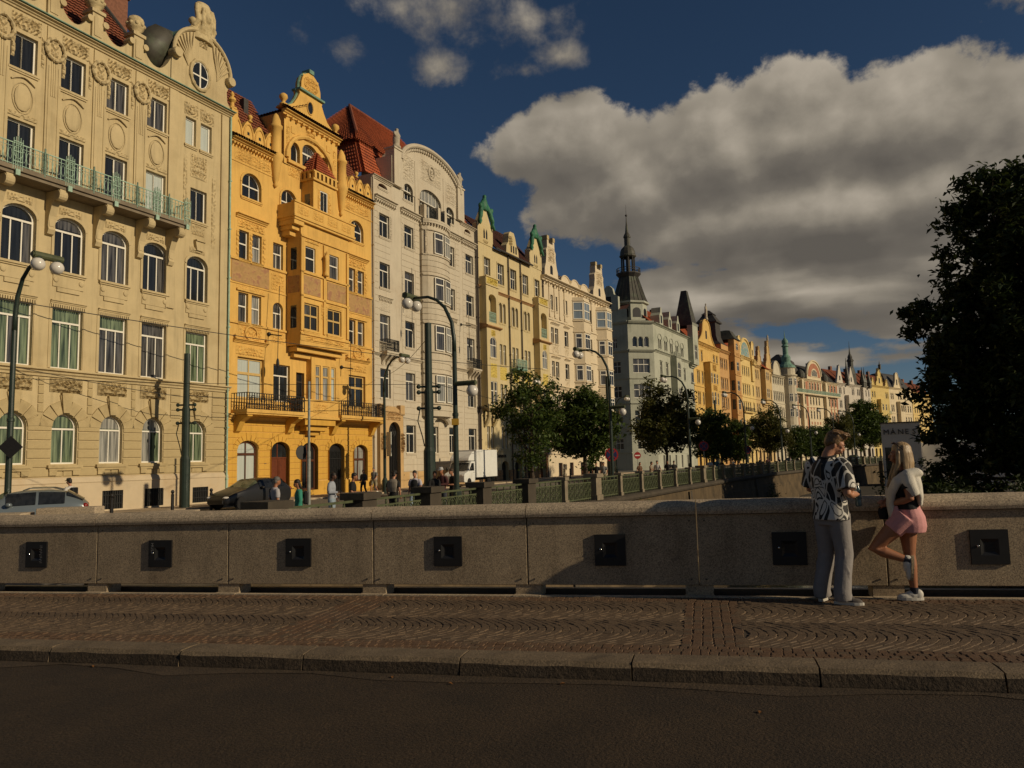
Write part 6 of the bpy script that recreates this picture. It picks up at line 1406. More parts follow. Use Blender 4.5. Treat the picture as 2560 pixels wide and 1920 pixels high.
M_bark = mat('tree_bark', (.055, .04, .028), .95, .3, 5, .6, 20)
QZ = -.5
mb = MB()
far = [(92,165),(500,640),(900,3000),(-3000,3000),(-3000,-1500),(-9,-1500),(-8.6,4)]
poly = [(p.x,p.y) for p in RP]+far[1:]
bm = bmesh.new(); f = bm.faces.new([bm.verts.new((x,y,QZ)) for x,y in poly]); f.normal_update()
if f.normal.z < 0: f.normal_flip()
bmesh.ops.triangulate(bm, faces=[f]); me = bpy.data.meshes.new('quay_ground'); bm.to_mesh(me); bm.free(); me.materials.append(M_paving); link('quay_ground', me, kind='structure')
mb = MB(); mb.quad((-60,-3000,-5.3),(3000,-3000,-5.3),(3000,3000,-5.3),(-60,3000,-5.3)); mb.obj('river_water', M_water, kind='structure')
# pavement in front of the houses
mb = MB(); pts = [Vector((-33,11.5)), Vector((-10.71,58)), Vector((3.64,86.54)), Vector((13.3,104))]
for p, q in zip(pts, pts[1:]):
    d = (q-p).normalized(); n = Vector((d.y,-d.x))*3.2
    mb.quad((p.x,p.y,QZ+.1),(p.x+n.x,p.y+n.y,QZ+.1),(q.x+n.x,q.y+n.y,QZ+.1),(q.x,q.y,QZ+.1)); mb.quad((p.x+n.x,p.y+n.y,QZ),(q.x+n.x,q.y+n.y,QZ),(q.x+n.x,q.y+n.y,QZ+.1),(p.x+n.x,p.y+n.y,QZ+.1))
mb.obj('sidewalk', M_coping, kind='structure')
# arc-length walk along the railing line
SEG = [0]
for p, q in zip(RP, RP[1:]): SEG.append(SEG[-1]+(q-p).length)
def rail_at(s):
    for i in range(len(RP)-1):
        if s <= SEG[i+1] or i == len(RP)-2:
            d = (RP[i+1]-RP[i]).normalized(); return RP[i]+d*(s-SEG[i]), d
rw = thing('quay_wall', 'stained stone river wall with dark coping under the green railing', 'river wall')
step = 2.0; n = int(SEG[-1]/step); prof = [(-.55,-.52),(-.55,-.40),(.22,-.40),(.36,-.47),(.4,-.6),(.34,-.72),(.16,-.78)]; wp = [(.16,-.78),(.2,-1.6),(.24,-1.62),(.3,-2.4),(.55,-4.9),(.75,-4.95),(1.3,-4.98),(1.35,-5.5)]
def strip(name, pr, m):
    mb = MB(); R = []
    for i in range(n+1):
        p, d = rail_at(min(i*step, SEG[-1])); nn = Vector((d.y,-d.x)); R.append([(p.x+nn.x*o, p.y+nn.y*o, z) for o, z in pr])
    k = len(pr); mb.add([q for r in R for q in r], [(i*k+j,(i+1)*k+j,(i+1)*k+j+1,i*k+j+1) for i in range(n) for j in range(k-1)]); return mb.obj(name, m, rw)
strip('coping', prof, M_lip); strip('wall_face', wp, M_wallst)
for s in (24, 46, 70, 96, 118):                                   # drain recesses
    p, d = rail_at(s); nn = Vector((d.y,-d.x)); mb = MB(); a = p-d*.25; b = p+d*.25
    mb.quad(*[(q.x+nn.x*o, q.y+nn.y*o, z) for q, o, z in ((a,.34,-.82),(b,.34,-.82),(b,.6,-4.6),(a,.6,-4.6))]); mb.obj('drain_streak', M_lip, rw)
rail = thing('quay_railing', 'green cast iron quay railing between stone posts along the river', 'railing')
# iron panel mesh, 3.3 m long: interlaced pointed loops between two rails
def panel_mesh(L, detail):
    mb = MB(); H = 1.1; k = 6; w = L/k
    mb.box(-L/2, L/2, -.035, .035, H-.06, H); mb.box(-L/2, L/2, -.02, .02, H-.24, H-.2); mb.box(-L/2, L/2, -.02, .02, .1, .15)
    for i in range(k+1):
        x = -L/2+i*w; mb.box(x-.018, x+.018, -.018, .018, .02, H-.06)
        if detail: mb.ell((x,0,H-.14), (.035,.035,.05), 6, 4)
    for i in range(k):
        c = -L/2+(i+.5)*w
        for z0, z1, q in ((.15, .52, .5), (.5, H-.24, .5)):
            zc, hh = (z0+z1)/2, (z1-z0)/2
            pts = [(c+w*.44*math.sin(t)*(1-.25*abs(math.cos(t))), 0, zc+hh*1.05*math.cos(t)) for t in [2*math.pi*j/(12 if detail else 8) for j in range((12 if detail else 8)+1)]]
            mb.tube(pts, .022, 4, cap=False)
            if detail: mb.tube([(c+w*.2*math.sin(t), 0, zc+hh*.6*math.cos(t)) for t in [2*math.pi*j/8 for j in range(9)]], .018, 4, cap=False)
        mb.box(c-.015, c+.015, -.015, .015, .02, H-.24)
    return mb.mesh('iron_panel', M_railg)
PD, PS = panel_mesh(3.3, True), panel_mesh(3.3, False)
mb = MB(); mb.box(-.2,.2,-.2,.2,0,.2); mb.box(-.16,.16,-.16,.16,.202,1.08); mb.box(-.21,.21,-.21,.21,1.082,1.22); PM = mb.mesh('stone_post', M_post)
mb = MB(); mb.box(-.42,.42,-.34,.34,0,.25); mb.box(-.36,.36,-.28,.28,.252,1.1); mb.box(-.44,.44,-.36,.36,1.102,1.28); PB = mb.mesh('stone_pier', M_post); PB_SHADE = mb.mesh('stone_pier', M_lip)  # second pier copy in dark stone: shade near the bridge put into its colour
s = 1.2; i = 0
while s < SEG[-1]-4:
    p, d = rail_at(s); a = math.atan2(d.y, d.x); big = i in (1, 7, 13, 19, 26, 33)
    big = big or s < 22; link('stone_pier' if big else 'stone_post', PB_SHADE if s < 22 else PB if big else PM, rail, (p.x,p.y,-.42), a)
    p2, d2 = rail_at(s+1.9); link('iron_panel', PD if s < 60 else PS, rail, (p2.x,p2.y,-.42), math.atan2(d2.y,d2.x)); s += 3.8; i += 1
# stone blocks and slabs at the head of the river stair
M_block = MATS['pale_granite']
for nm, lb, x0, y0, lx, ly, h, rz in (('stone_block', 'low pale stone block in front of the parked silver estate car', -9.95, 17.2, 1.25, .5, .74, .1), ('stone_block', 'dark fronted low stone slab at the foot of the leftmost lamp', -11.5, 16.8, 1.6, .6, .66, .1), ('stone_block', 'low stone block behind the parapet left of the green stair rail', -7.6, 17.0, 1.1, .5, .62, .2)):
    mb = MB(); mb.box(-lx/2,lx/2,-ly/2,ly/2,0,h+.62); o = bevel(mb.obj(nm, M_block, None, loc=(x0,y0,QZ-.05), rz=rz), .02); tag(o, lb, 'stone block')
# ------------------------------------------------------------------ street lamps
def lamp_parts(root, H, reach, side_arm=None, sdir=1):
    """post bows over towards +x; lamp head lies along y"""
    mb = MB(); mb.lathe([(.20,0),(.20,.9),(.15,1.0),(.14,1.05),(.11,1.1),(.105,3.9),(.125,3.92),(.125,4.02),(.095,4.05),(.09,H-2.4)], (0,0,0), 12); mb.obj('post', M_pole, root, smooth=False)
    mb = MB(); mb.tube([(0,0,H-2.45),(.01,0,H-1.9),(.1,0,H-1.2),(.42*reach/2,0,H-.55),(.8*reach/2,0,H-.2),(1.2*reach/2,0,H-.03),(reach,0,H)], [.09,.085,.08,.07,.065,.06,.055], 10); mb.obj('arm', M_pole, root, smooth=True)
    mb = MB(); mb.tube([(reach,-.52,H+.05),(reach,.52,H+.05)], .13, 12); mb.tube([(reach,-.56,H+.05),(reach,-.52,H+.05)], .09, 12); hd = mb.obj('lamp_head', M_railg, root, smooth=False)
    for e in (-.34, .34):
        mb = MB(); mb.ell((reach,e,H-.27), .235, 18, 12); mb.obj('globe', M_globe, root, smooth=True)
        mb = MB(); mb.lathe([(.1,-.1),(.14,-.02),(.12,.02)], (reach,e,H-.03), 10); mb.obj('globe_cap', M_pole, hd)
    if side_arm:
        mb = MB(); mb.tube([(0,0,side_arm),(-.95,0,side_arm)], .1, 10); mb.obj('side_arm', M_railg, root)
        mb = MB(); mb.ell((-.78,0,side_arm-.32), .235, 18, 12); mb.obj('globe', M_globe, root, smooth=True)
def reg(o):
    KIDS[o.name] = [c for c in bpy.data.objects if c.parent is o]
    for c in KIDS[o.name]: KIDS[c.name] = [g for g in bpy.data.objects if g.parent is c]
GT = 'bowed lamp posts along the quay'; GS = 'lamp posts on the house side of the street'
tall = [(-2.28,30.2,25.6,'tall bowed lamp post beside the white box truck with one low side globe'), (6.0,46.7,26,'tall bowed lamp post right of the round street tree with a low side globe'), (14.76,63.9,28,'bowed lamp post in front of the corner house with the spire'), (25.0,82.2,31,'bowed lamp post in front of the straw yellow mosaic house'), (33.54,95.4,33,'bowed lamp post in front of the tan gabled house'), (41.78,107.2,35,'bowed lamp post in front of the onion tower house'), (49.2,117.0,36,'bowed lamp post in front of the red and ivory block left bay'), (56.4,126.2,37,'farthest bowed lamp post before the red and ivory gable')]
first = None
for x, y, az, lb in tall:
    if first is None:
        first = thing('street_lamp', lb, 'street lamp', (x,y,QZ), 0, GT); lamp_parts(first, 8.9, 2.0, 5.2); reg(first); o = first
    else: o = copy_tree(first); o['label'] = lb
    o.location = (x,y,QZ); o.rotation_euler[2] = RAD(90-az)+math.pi/2
short = [(-17.87,27.0,25.6,'nearest lamp post at the left edge in front of the cream house'), (-9.13,54.0,25.6,'dark lamp post before the tan portal of the beige house'), (.79,72.0,28,'lamp post half hidden in the sparse street tree'), (12.71,95.0,29,'lamp post at the shaded side wall of the corner house'), (38.0,146.0,30,'lamp post before the orange house'), (50,170,33,'lamp post before the tan gabled house')]
first = None
for x, y, az, lb in short:
    if first is None:
        first = thing('street_lamp', lb, 'street lamp', (x,y,QZ), 0, GS); lamp_parts(first, 9.6, 1.75); reg(first); o = first
    else: o = copy_tree(first); o['label'] = lb
    o.location = (x,y,QZ); o.rotation_euler[2] = RAD(90-az)-math.pi/2
# tram poles and other poles
for x, y, H, r, lb in ((-17.05,39.6,8.1,.19,'thick dark tram pole with cable brackets before the cream house'), (-3.64,33.0,8.2,.19,'thick dark green tram pole between the beige house and the box truck'), (7.6,60.5,8.6,.16,'dark tram pole behind the round street tree'), (24.0,90,8.6,.16,'far tram pole before the bell gable house')):
    t = thing('tram_pole', lb, 'tram pole', (x,y,QZ), 0, 'tram poles')
    mb = MB(); mb.lathe([(r*1.35,0),(r*1.35,2.6),(r*1.05,2.75),(r*1.05,5.2),(r*.85,5.3),(r*.8,H),(r*.3,H+.02)], (0,0,0), 14); mb.obj('pole', M_pole, t)
    mb = MB()
    for z in (5.1, 5.35, 4.4): mb.box(-r-.25, r+.25, -.05, .05, z, z+.09); mb.ell((-r-.25,0,z+.05), .1, 8, 6); mb.ell((r+.25,0,z+.05), .1, 8, 6)
    mb.tube([(-r-.2,0,4.4),(-r-.3,0,3.9),(-r-.1,0,3.2),(-r-.02,0,2.8)], .025, 5); mb.obj('cable_bracket', M_pole, t)
t = thing('sign_pole', 'thin grey pole with stickers and a round sign seen edge on before the yellow house', 'sign pole', (-10.2,38.0,QZ))
M_gpole = mat('galvanised_pole', (.22,.24,.22), .5, .25, 2, .1, 30, dirt=(.4,.4,.36), dscale=2.2)
mb = MB(); mb.tube([(0,0,0),(0,0,2.8)], .09, 10); mb.tube([(0,0,2.8),(0,0,6.3)], .065, 10); mb.obj('pole', M_gpole, t)
mb = MB(); mb.lathe([(.34,-.015),(.36,0),(.34,.015)], (0,0,0), 20); mb.v = [(-.38+p[0]*.62, p[2]+p[0]*.5, 2.75+p[1]) for p in mb.v]; mb.obj('round_sign', M_black, t)
def round_sign(x, y, z, rz, lb, r=.36, kind='no_stop', H=None):
    t = thing('road_sign', lb, 'road sign', (x,y,QZ), rz)
    mb = MB(); mb.tube([(0,.04,0),(0,.04,z+r+.1)], .035, 8); mb.obj('pole', M_gpole, t)
    red = mat('sign_red', (.30,.02,.018), .45, .05, 5); wht = mat('sign_white', (.75,.72,.66), .45, .05, 5); blu = mat('sign_dark_blue', (.02,.025,.09), .45, .1, 5)
    def disc(rr, y, m, nm): mb = MB(); mb.prism([(rr*math.cos(a), z+rr*math.sin(a)) for a in [2*math.pi*k/22 for k in range(22)]], y, y+.012); return mb.obj(nm, m, t)
    disc(r, -.01, red, 'sign_disc')
    if kind == 'no_entry': mb = MB(); mb.box(-r*.72, r*.72, -.016, -.011, z-r*.15, z+r*.15); mb.obj('white_bar', wht, t)
    else:
        disc(r*.78, -.024, blu, 'sign_face')
        for a in (.785, -.785): mb = MB(); c, s_ = math.cos(a), math.sin(a); mb.prism([(-r*.78*c+.03*s_, z-r*.78*s_-.03*c), (r*.78*c+.03*s_, z+r*.78*s_-.03*c), (r*.78*c-.03*s_, z+r*.78*s_+.03*c), (-r*.78*c-.03*s_, z-r*.78*s_+.03*c)], -.03, -.0245); mb.obj('red_bar', red, t)
    return t
round_sign(6.1, 47.6, 2.3, .0, 'round blue and red no stopping sign by the tall lamp', .42)
round_sign(14.9, 92.0, 2.3, .1, 'red no entry sign with white bar before the shaded side wall', .42, 'no_entry')
round_sign(16.2, 65.0, 2.9, .0, 'round no stopping sign under the third street tree', .42)
round_sign(25.4, 82.8, 2.6, .1, 'round sign on the pole before the straw yellow mosaic house', .42)
mb = MB(); mb.prism([(0,2.6),(.38,3.0),(0,3.4),(-.38,3.0)], -.02, .02); o = mb.obj('road_sign', M_black, loc=(-17.7,26.8,QZ), rz=.3); tag(o, 'dark diamond road sign on the leftmost lamp post', 'road sign')
mb = MB(); mb.box(-.03,.03,-.25,.25,2.6,4.3); o = mb.obj('lit_sign', mat('pale_sign', (.5,.5,.44), .5, .05, 4), loc=(-8.75,53.6,QZ), rz=.8); tag(o, 'tall narrow pale sign on the lamp post by the tan portal', 'sign')
mb = MB(); mb.box(-.14,.14,-.08,.08,3.55,3.8); o = mb.obj('junction_box', mat('yellow_box', (.42,.24,.03), .5, .1, 4), loc=(-2.28,30.03,QZ)); tag(o, 'small yellow box on the tall lamp post', 'junction box')
# bollards
BOL = None
for i, (px_, x, y) in enumerate(((0,-17.6,33.5),(1,-16.6,37.2),(2,-15.2,38.4),(3,-13.6,41.0),(4,5.2,80),(5,6.0,82))):
    mb = MB(); mb.lathe([(.075,0),(.075,.85),(.05,.9),(.09,.98),(.06,1.06),(.02,1.08)], (0,0,0), 10); o = mb.obj('bollard', M_black, loc=(x,y,QZ))
    tag(o, 'slim black bollard before '+['the cream house beside the first cellar window','the cream house between two cellar windows','the cream house left of the tram pole','the dark hatchback','the cream bay house','the cream bay house right of the doors'][i], 'bollard', 'bollards')
# overhead wires
M_wire = mat('black_cable', (.01,.01,.01), .6, .1, 5)
def wire(name, a, b, sag, lb, r=.02):
    mb = MB(); a, b = Vector(a), Vector(b); mb.tube([a.lerp(b, t)-Vector((0,0,sag*4*t*(1-t))) for t in [k/16 for k in range(17)]], r, 5, cap=False); o = mb.obj(name, M_wire); tag(o, lb, 'cable', 'overhead tram cables')
wire('overhead_wire', (-24.5,30.5,9.4), (2.5,62,9.0), .5, 'thick black cable sloping across the cream and yellow houses', .022)
wire('overhead_wire', (-22.5,33,6.4), (-17.05,39.6,5.3), .1, 'cable from the left edge to the tram pole before the cream house', .016)
wire('overhead_wire', (-17.0,39.6,5.4), (-10.5,52.5,6.0), .15, 'cable with insulators from the tram pole to the yellow house', .02)
wire('overhead_wire', (-20.5,29,5.3), (-3.6,33,5.0), .12, 'thin low cable before the ground floor masks', .011)
wire('overhead_wire', (-9.9,58,8.3), (-3.7,33,7.0), .35, 'thin cable from the beige house to the green tram pole', .013)
wire('overhead_wire', (-3.6,33,5.1), (8.5,80,5.9), .3, 'cable from the green tram pole along the yellow facade', .015)
for i, (f, u, v) in enumerate(((b2, 3.3, 10.6), (b2, 10.6, 9.2), (b3, 4.3, 15.2), (b3, 13.9, 15.0))):
    mb = MB(); mb.tube([(u,-.02,v),(u,-1.1,v-.2)], .04, 6); mb.ell((u,-.05,v), .14, 8, 6); mb.tube([(u,-.9,v+3.0),(u-.35,-1.1,v-2.6)], .022, 5); mb.ell((u-.3,-1.08,v-2.0), (.1,.1,.35), 8, 6); mb.obj('cable_anchor', M_wire, f.root)
# ------------------------------------------------------------------ the white functionalist gallery and the island
isl = MB(); isl.prism([], 0, 0) if False else None
mb = MB(); pts = [(26,42),(22,55),(27,75),(38,100),(52,118),(75,120),(200,150),(200,-60),(60,-20),(34,20)]
bm = bmesh.new(); fc = bm.faces.new([bm.verts.new((x,y,-3.4)) for x,y in pts]); ex = bmesh.ops.extrude_face_region(bm, geom=[fc]); bmesh.ops.translate(bm, vec=(0,0,-2.2), verts=[v for v in ex['geom'] if isinstance(v, bmesh.types.BMVert)]); bmesh.ops.recalc_face_normals(bm, faces=bm.faces[:]); me = bpy.data.meshes.new('island'); bm.to_mesh(me); bm.free(); me.materials.append(mat('island_earth', (.05,.04,.025), .95, .3, 1, .4, 8)); link('island', me, kind='structure')
WMM = mat('white_render', (.66,.62,.55), .85, .05, 1, .1, 20, streak=.15)
mg = thing('gallery', 'plain white gallery block with dark window and letters on top by the water', 'building', (53.1,110.0,-5.3), RAD(-27))
mb = MB(); holed(mb, 0, 5.0, 0, 10.85, [(.35,3.0,3.2,7.4),(.6,2.6,.8,2.4)], 0, .3); mb.quad((5,0,0),(5,9,0),(5,9,10.85),(5,0,10.85)); mb.quad((0,0,0),(0,0,10.85),(0,9,10.85),(0,9,0)); mb.quad((0,0,10.85),(5,0,10.85),(5,9,10.85),(0,9,10.85)); mb.obj('wall', WMM, mg)
mb = MB(); mb.box(-.15,5.15,-.15,9,10.852,11.0); mb.obj('roof_edge', M_slate, mg)
mb = MB(); mb.box(.35,3.0,.2,.24,3.2,7.4); wq = mb.obj('window', G_DARK, mg)
mb = MB(); [mb.box(.35+k*.88,.41+k*.88,.12,.2,3.2,7.4) for k in range(4)]; mb.box(.35,3,.12,.2,5.2,5.28); mb.obj('frame', M_slate, wq)
mb = MB(); mb.box(.6,2.6,.2,.24,.8,2.4); mb.obj('window', G_DARK, mg)
mb = MB(); mb.box(4.7,4.95,-.06,0,0,10.4); mb.obj('white_edge', WMM, mg)
for i, ch in enumerate('MÁNES'): text('letter', ch, 1.05, M_slate, mg, (.25+i*.93,-.05,9.25), (RAD(90),0,0), .05)
mb = MB(); mb.box(5.0,16,3,12,0,8.0); mb.obj('rear_wing', WMM, mg)
mb = MB(); mb.box(-.6,-.1,-.3,.3,0,5.5); mb.obj('buttress', M_wallst, mg)
for i, dx in enumerate((50.4, 53.0)):
    mb = MB(); mb.lathe([(.22,-1),(.22,2.0),(.1,2.3)], (0,0,0), 8); o = mb.obj('mooring_post', M_bark, loc=(dx,118+i*1.0,-5.3)); tag(o, ['left','right'][i]+' of the two dark mooring posts at the foot of the river wall', 'mooring post', 'mooring posts')
# ------------------------------------------------------------------ trees
def leaf_mat(name, c, var):
    m = bpy.data.materials.new(name); m.use_nodes = True; t = NT(m.node_tree); b = m.node_tree.nodes['Principled BSDF']
    P = t.n('ShaderNodeNewGeometry'); n1 = t.noise(P.outputs['Position'], .9, 3, .6); ri = P.outputs['Random Per Island']
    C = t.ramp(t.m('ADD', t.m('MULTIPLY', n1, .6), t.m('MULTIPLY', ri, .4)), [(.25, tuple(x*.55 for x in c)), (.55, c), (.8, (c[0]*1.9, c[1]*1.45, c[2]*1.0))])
    t.put(b.inputs['Base Color'], C); b.inputs['Roughness'].default_value = .55; b.inputs['Specular IOR Level'].default_value = .3
    tr = t.n('ShaderNodeBsdfTranslucent'); t.put(tr.inputs[0], C); mx = t.n('ShaderNodeMixShader'); mx.inputs[0].default_value = var
    out = m.node_tree.nodes['Material Output']; t.L.new(b.outputs[0], mx.inputs[1]); t.L.new(tr.outputs[0], mx.inputs[2]); t.L.new(mx.outputs[0], out.inputs[0]); return m
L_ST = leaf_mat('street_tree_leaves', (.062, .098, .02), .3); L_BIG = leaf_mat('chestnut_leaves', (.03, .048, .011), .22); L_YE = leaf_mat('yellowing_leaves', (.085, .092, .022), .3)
def leaves_mesh(name, clumps, per, sigma, size, seed, m):
    R = np.random.default_rng(seed); C = np.repeat(np.array(clumps), per, axis=0); N = len(C)
    pos = C[:, :3]+R.normal(0, 1, (N, 3))*sigma*C[:, 3:4]*np.array([1, 1, .75])
    nrm = R.normal(0, 1, (N, 3)); nrm[:, 2] = np.abs(nrm[:, 2])+.35; nrm /= np.linalg.norm(nrm, axis=1)[:, None]
    t = np.cross(nrm, R.normal(0, 1, (N, 3))); t /= np.linalg.norm(t, axis=1)[:, None]+1e-9; b = np.cross(nrm, t)
    sz = size*R.uniform(.6, 1.3, (N, 1)); l, w = t*sz, b*sz*.42
    V = np.empty((N, 4, 3)); V[:, 0] = pos-l; V[:, 1] = pos-w+nrm*sz*.12; V[:, 2] = pos+l-nrm*sz*.25; V[:, 3] = pos+w+nrm*sz*.12
    me = bpy.data.meshes.new(name); me.vertices.add(N*4); me.vertices.foreach_set('co', V.reshape(-1)); me.loops.add(N*4); me.loops.foreach_set('vertex_index', np.arange(N*4, dtype=np.int32)); me.polygons.add(N); me.polygons.foreach_set('loop_start', np.arange(0, N*4, 4, dtype=np.int32)); me.polygons.foreach_set('loop_total', np.full(N, 4, dtype=np.int32)); me.materials.append(m); me.update(); return me
def tree_kind(seed, R, H, trunk_h, n, per, size, m, sparse=1.0):
    """crown of leaf clumps at the ends of limbs, and a forked trunk; local origin at the foot"""
    r = random.Random(seed); cl = []; mb = MB(); c = Vector((0,0,(H+trunk_h)/2)); hh = (H-trunk_h)/2
    mb.tube([(0,0,-.2),(.02,0,trunk_h*.5),(r.uniform(-.1,.1),r.uniform(-.1,.1),trunk_h),(r.uniform(-.2,.2),0,trunk_h+hh*.8),(0,0,H*.9)], [.17,.13,.115,.08,.02], 8)
    for k in range(n):
        while True:
            d = Vector((r.gauss(0,1), r.gauss(0,1), r.gauss(0,.9)));
            if d.length > .1: break
        d.normalize(); q = r.uniform(.45, 1.0)**.6*(1+.25*math.sin(3*math.atan2(d.y,d.x)+seed)+.2*math.sin(5*d.z+seed)+.12*r.random())
        p = c+Vector((d.x*R*q, d.y*R*q, d.z*hh*q))
        if p.z < trunk_h-.3: p.z = trunk_h+r.uniform(-.3,.5)
        cl.append((p.x,p.y,p.z,r.uniform(.6,1.25)))
        if k % 4 == 0: b0 = Vector((0,0,trunk_h+r.uniform(0,hh*.9))); mb.tube([b0, b0.lerp(p,.5)+Vector((0,0,.15)), p], [.05,.035,.012], 5, cap=False)
    return mb.mesh('trunk', M_bark), leaves_mesh('crown', cl, per, .3*sparse, size, seed, m)
TK = [tree_kind(1, 1.75, 7.2, 2.1, 75, 75, .14, L_ST, 1.05), tree_kind(2, 1.8, 6.9, 2.0, 190, 100, .15, L_ST, 1.0), tree_kind(3, 2.4, 7.9, 2.2, 170, 90, .18, L_YE, 1.15), tree_kind(4, 1.75, 6.3, 1.9, 140, 80, .18, L_ST, 1.0)]
GTREE = 'street trees on the quay'
for k, x, y, sc, sz, rz, lb in ((0,1.04,44.2,1.0,1.02,.4,'sparse young street tree with see-through crown and forked trunk'), (1,4.88,51.9,1.06,.97,1.2,'dense round street tree before the cream bay house'), (2,13.9,69.4,1.05,1.0,2.2,'yellowing street tree before the corner house with leaning trunk'), (3,21.7,83.1,.95,1.0,.3,'small street tree before the bell gable house'), (3,26.5,90.5,.8,.88,1.9,'lowest small street tree before the orange house'), (2,34.3,102.5,1.0,.95,3.6,'broad street tree before the tan gabled house'), (3,42.7,113.9,.9,.85,2.7,'street tree behind the left shoulder of the man'), (1,46.5,119,1.0,.85,.9,'street tree before the left bay of the red and ivory block'), (3,50.0,123.5,1.1,.9,4.1,'street tree behind the head of the man'), (2,56.0,130.4,1.0,1.0,5.0,'street tree below the far bowed lamp post'), (1,65.7,143.0,1.8,1.62,2.0,'tall dark tree left of the white gallery'), (2,70,150,1.2,1.2,1.0,'dark tree behind the tall one beside the gallery')):
    t = thing('street_tree', lb, 'tree', (x,y,QZ), rz, GTREE); t.scale = (sc,sc,sz); link('trunk', TK[k][0], t); link('crown', TK[k][1], t)
# the great chestnut on the island
r = random.Random(12); cl = []; tb = MB(); B0 = Vector((0,0,0))
tb.tube([(0,0,-.5),(.1,0,3),(.3,.2,6),(.2,.1,11),(0,0,17),(.5,0,23)], [.75,.6,.5,.4,.25,.06], 10)
lobes = [(-4.5,0,25.3,3.8,3.2),(0,0,26,5,4.2),(5,0,26,5,4.5),(-5.9,0,20.3,3.5,3.0),(-8.6,0,15.6,3.6,2.4),(-7.2,0,11,4.0,3.0),(-6.6,0,6.6,4.0,3.0),(-3.4,-2,20.5,5.5,5.5),(0,-3,14,8.5,8),(-3,0,9,8,6),(5,0,18,9,8),(10,0,15,8,9),(-4.4,0,2.8,5.6,3.2),(4,-3,5,8,5),(0,4,12,8,8)]
for x, y, z, R, hz in lobes:
    for k in range(int(R*R*hz*.42)+22):
        d = Vector((r.gauss(0,1), r.gauss(0,1), r.gauss(0,1))).normalized(); q = r.uniform(.3,1.0)**.5*(1+.16*math.sin(4*math.atan2(d.y,d.x)+x))
        p = (x+d.x*R*q, y+d.y*R*q, z+d.z*hz*q); cl.append((*p, r.uniform(.6,1.3)))
    tb.tube([(.2,0,max(2.5,z*.45)), (x*.5,y*.5,z*.8), (x,y,z)], [.28,.18,.06], 7, cap=False)
    for k in range(6):
        d = Vector((r.gauss(0,1), r.gauss(0,1), r.gauss(0,.6))).normalized(); tb.tube([(x*.7,y*.7,z*.9),(x+d.x*R*.5,y+d.y*R*.5,z+d.z*hz*.5),(x+d.x*R*.95,y+d.y*R*.95,z+d.z*hz*.9)], [.1,.06,.015], 5, cap=False)
bt_ = thing('chestnut_tree', 'huge dark chestnut tree at the right edge of the river', 'tree', (45.0,62.0,-3.4))
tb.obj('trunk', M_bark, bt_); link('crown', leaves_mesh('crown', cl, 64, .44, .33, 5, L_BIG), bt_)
for i, (x, y, R, hz, lb) in enumerate(((31.0,54,2.6,1.7,'dark bush on the island below the left side of the chestnut tree'), (36,50,3.2,2.2,'dark bush below the chestnut tree at the right edge'), (41,47,3.4,2.6,'rightmost dark bush on the island bank'), (40,75,3.0,2.4,'bush behind the chestnut trunk'))):
    cl = [(r.gauss(0,R*.5), r.gauss(0,R*.5), abs(r.gauss(0,hz*.6))+.2, 1) for k in range(60)]; t = thing('bush', lb, 'bush', (x,y,-3.4), 0, 'bushes on the island'); link('foliage', leaves_mesh('foliage', cl, 40, .45, .2, 20+i, L_BIG), t)
for i, (s, z, sz) in enumerate(((33, -1.4, .5), (75, -2.6, 1.0))):
    p, d = rail_at(s); nn = Vector((d.y,-d.x)); t = thing('wall_plant', ['small green plant growing from the top of the river wall', 'larger green plant hanging on the river wall'][i], 'plant', (p.x+nn.x*.35, p.y+nn.y*.35, z)); link('leaves', leaves_mesh('leaves', [(r.gauss(0,sz*.5), r.gauss(0,sz*.5), r.gauss(0,sz*.4), 1) for k in range(14)], 30, .25, .1, 50+i, L_ST), t)
# ================================================================== people
def cloth(name, c, rough=.85): return mat(name, c, rough, .12, 6, .25, 30)
SKIN = mat('warm_skin', (.42,.20,.115), .5, .08, 8, spec=.4); SKIN2 = mat('tanned_skin', (.30,.125,.062), .45, .08, 8, spec=.4); SKIN3 = mat('dark_skin', (.085,.04,.025), .5, .1, 8, spec=.4)
HAIR_D = mat('dark_hair', (.018,.012,.009), .5, .3, 40, .4, 60); HAIR_B = mat('brown_hair', (.05,.028,.014), .5, .3, 40, .4, 60); HAIR_G = mat('grey_hair', (.12,.11,.1), .6, .3, 40, .4, 60)
def hair_mat(name, c1, c2, sc):
    m = bpy.data.materials.new(name); m.use_nodes = True; t = NT(m.node_tree); b = m.node_tree.nodes['Principled BSDF']; P = t.n('ShaderNodeTexCoord').outputs['Object']
    mp = t.n('ShaderNodeMapping'); t.put(mp.inputs[0], P); mp.inputs['Scale'].default_value = sc
    n1 = t.noise(mp.outputs[0], 1, 4, .6); t.put(b.inputs['Base Color'], t.ramp(n1, [(.3, c1), (.7, c2)])); b.inputs['Roughness'].default_value = .42
    bn = t.n('ShaderNodeBump'); t.put(bn.inputs['Height'], n1); bn.inputs['Strength'].default_value = .6; bn.inputs['Distance'].default_value = .01; t.L.new(bn.outputs[0], b.inputs['Normal']); return m
HAIR_M = hair_mat('light_brown_hair', (.075,.038,.014), (.24,.135,.05), (60,25,40)); HAIR_W = hair_mat('blond_hair', (.16,.09,.038), (.50,.35,.18), (70,70,9))
V = Vector
def mir(p, s): return V((p[0]*s, p[1], p[2]))
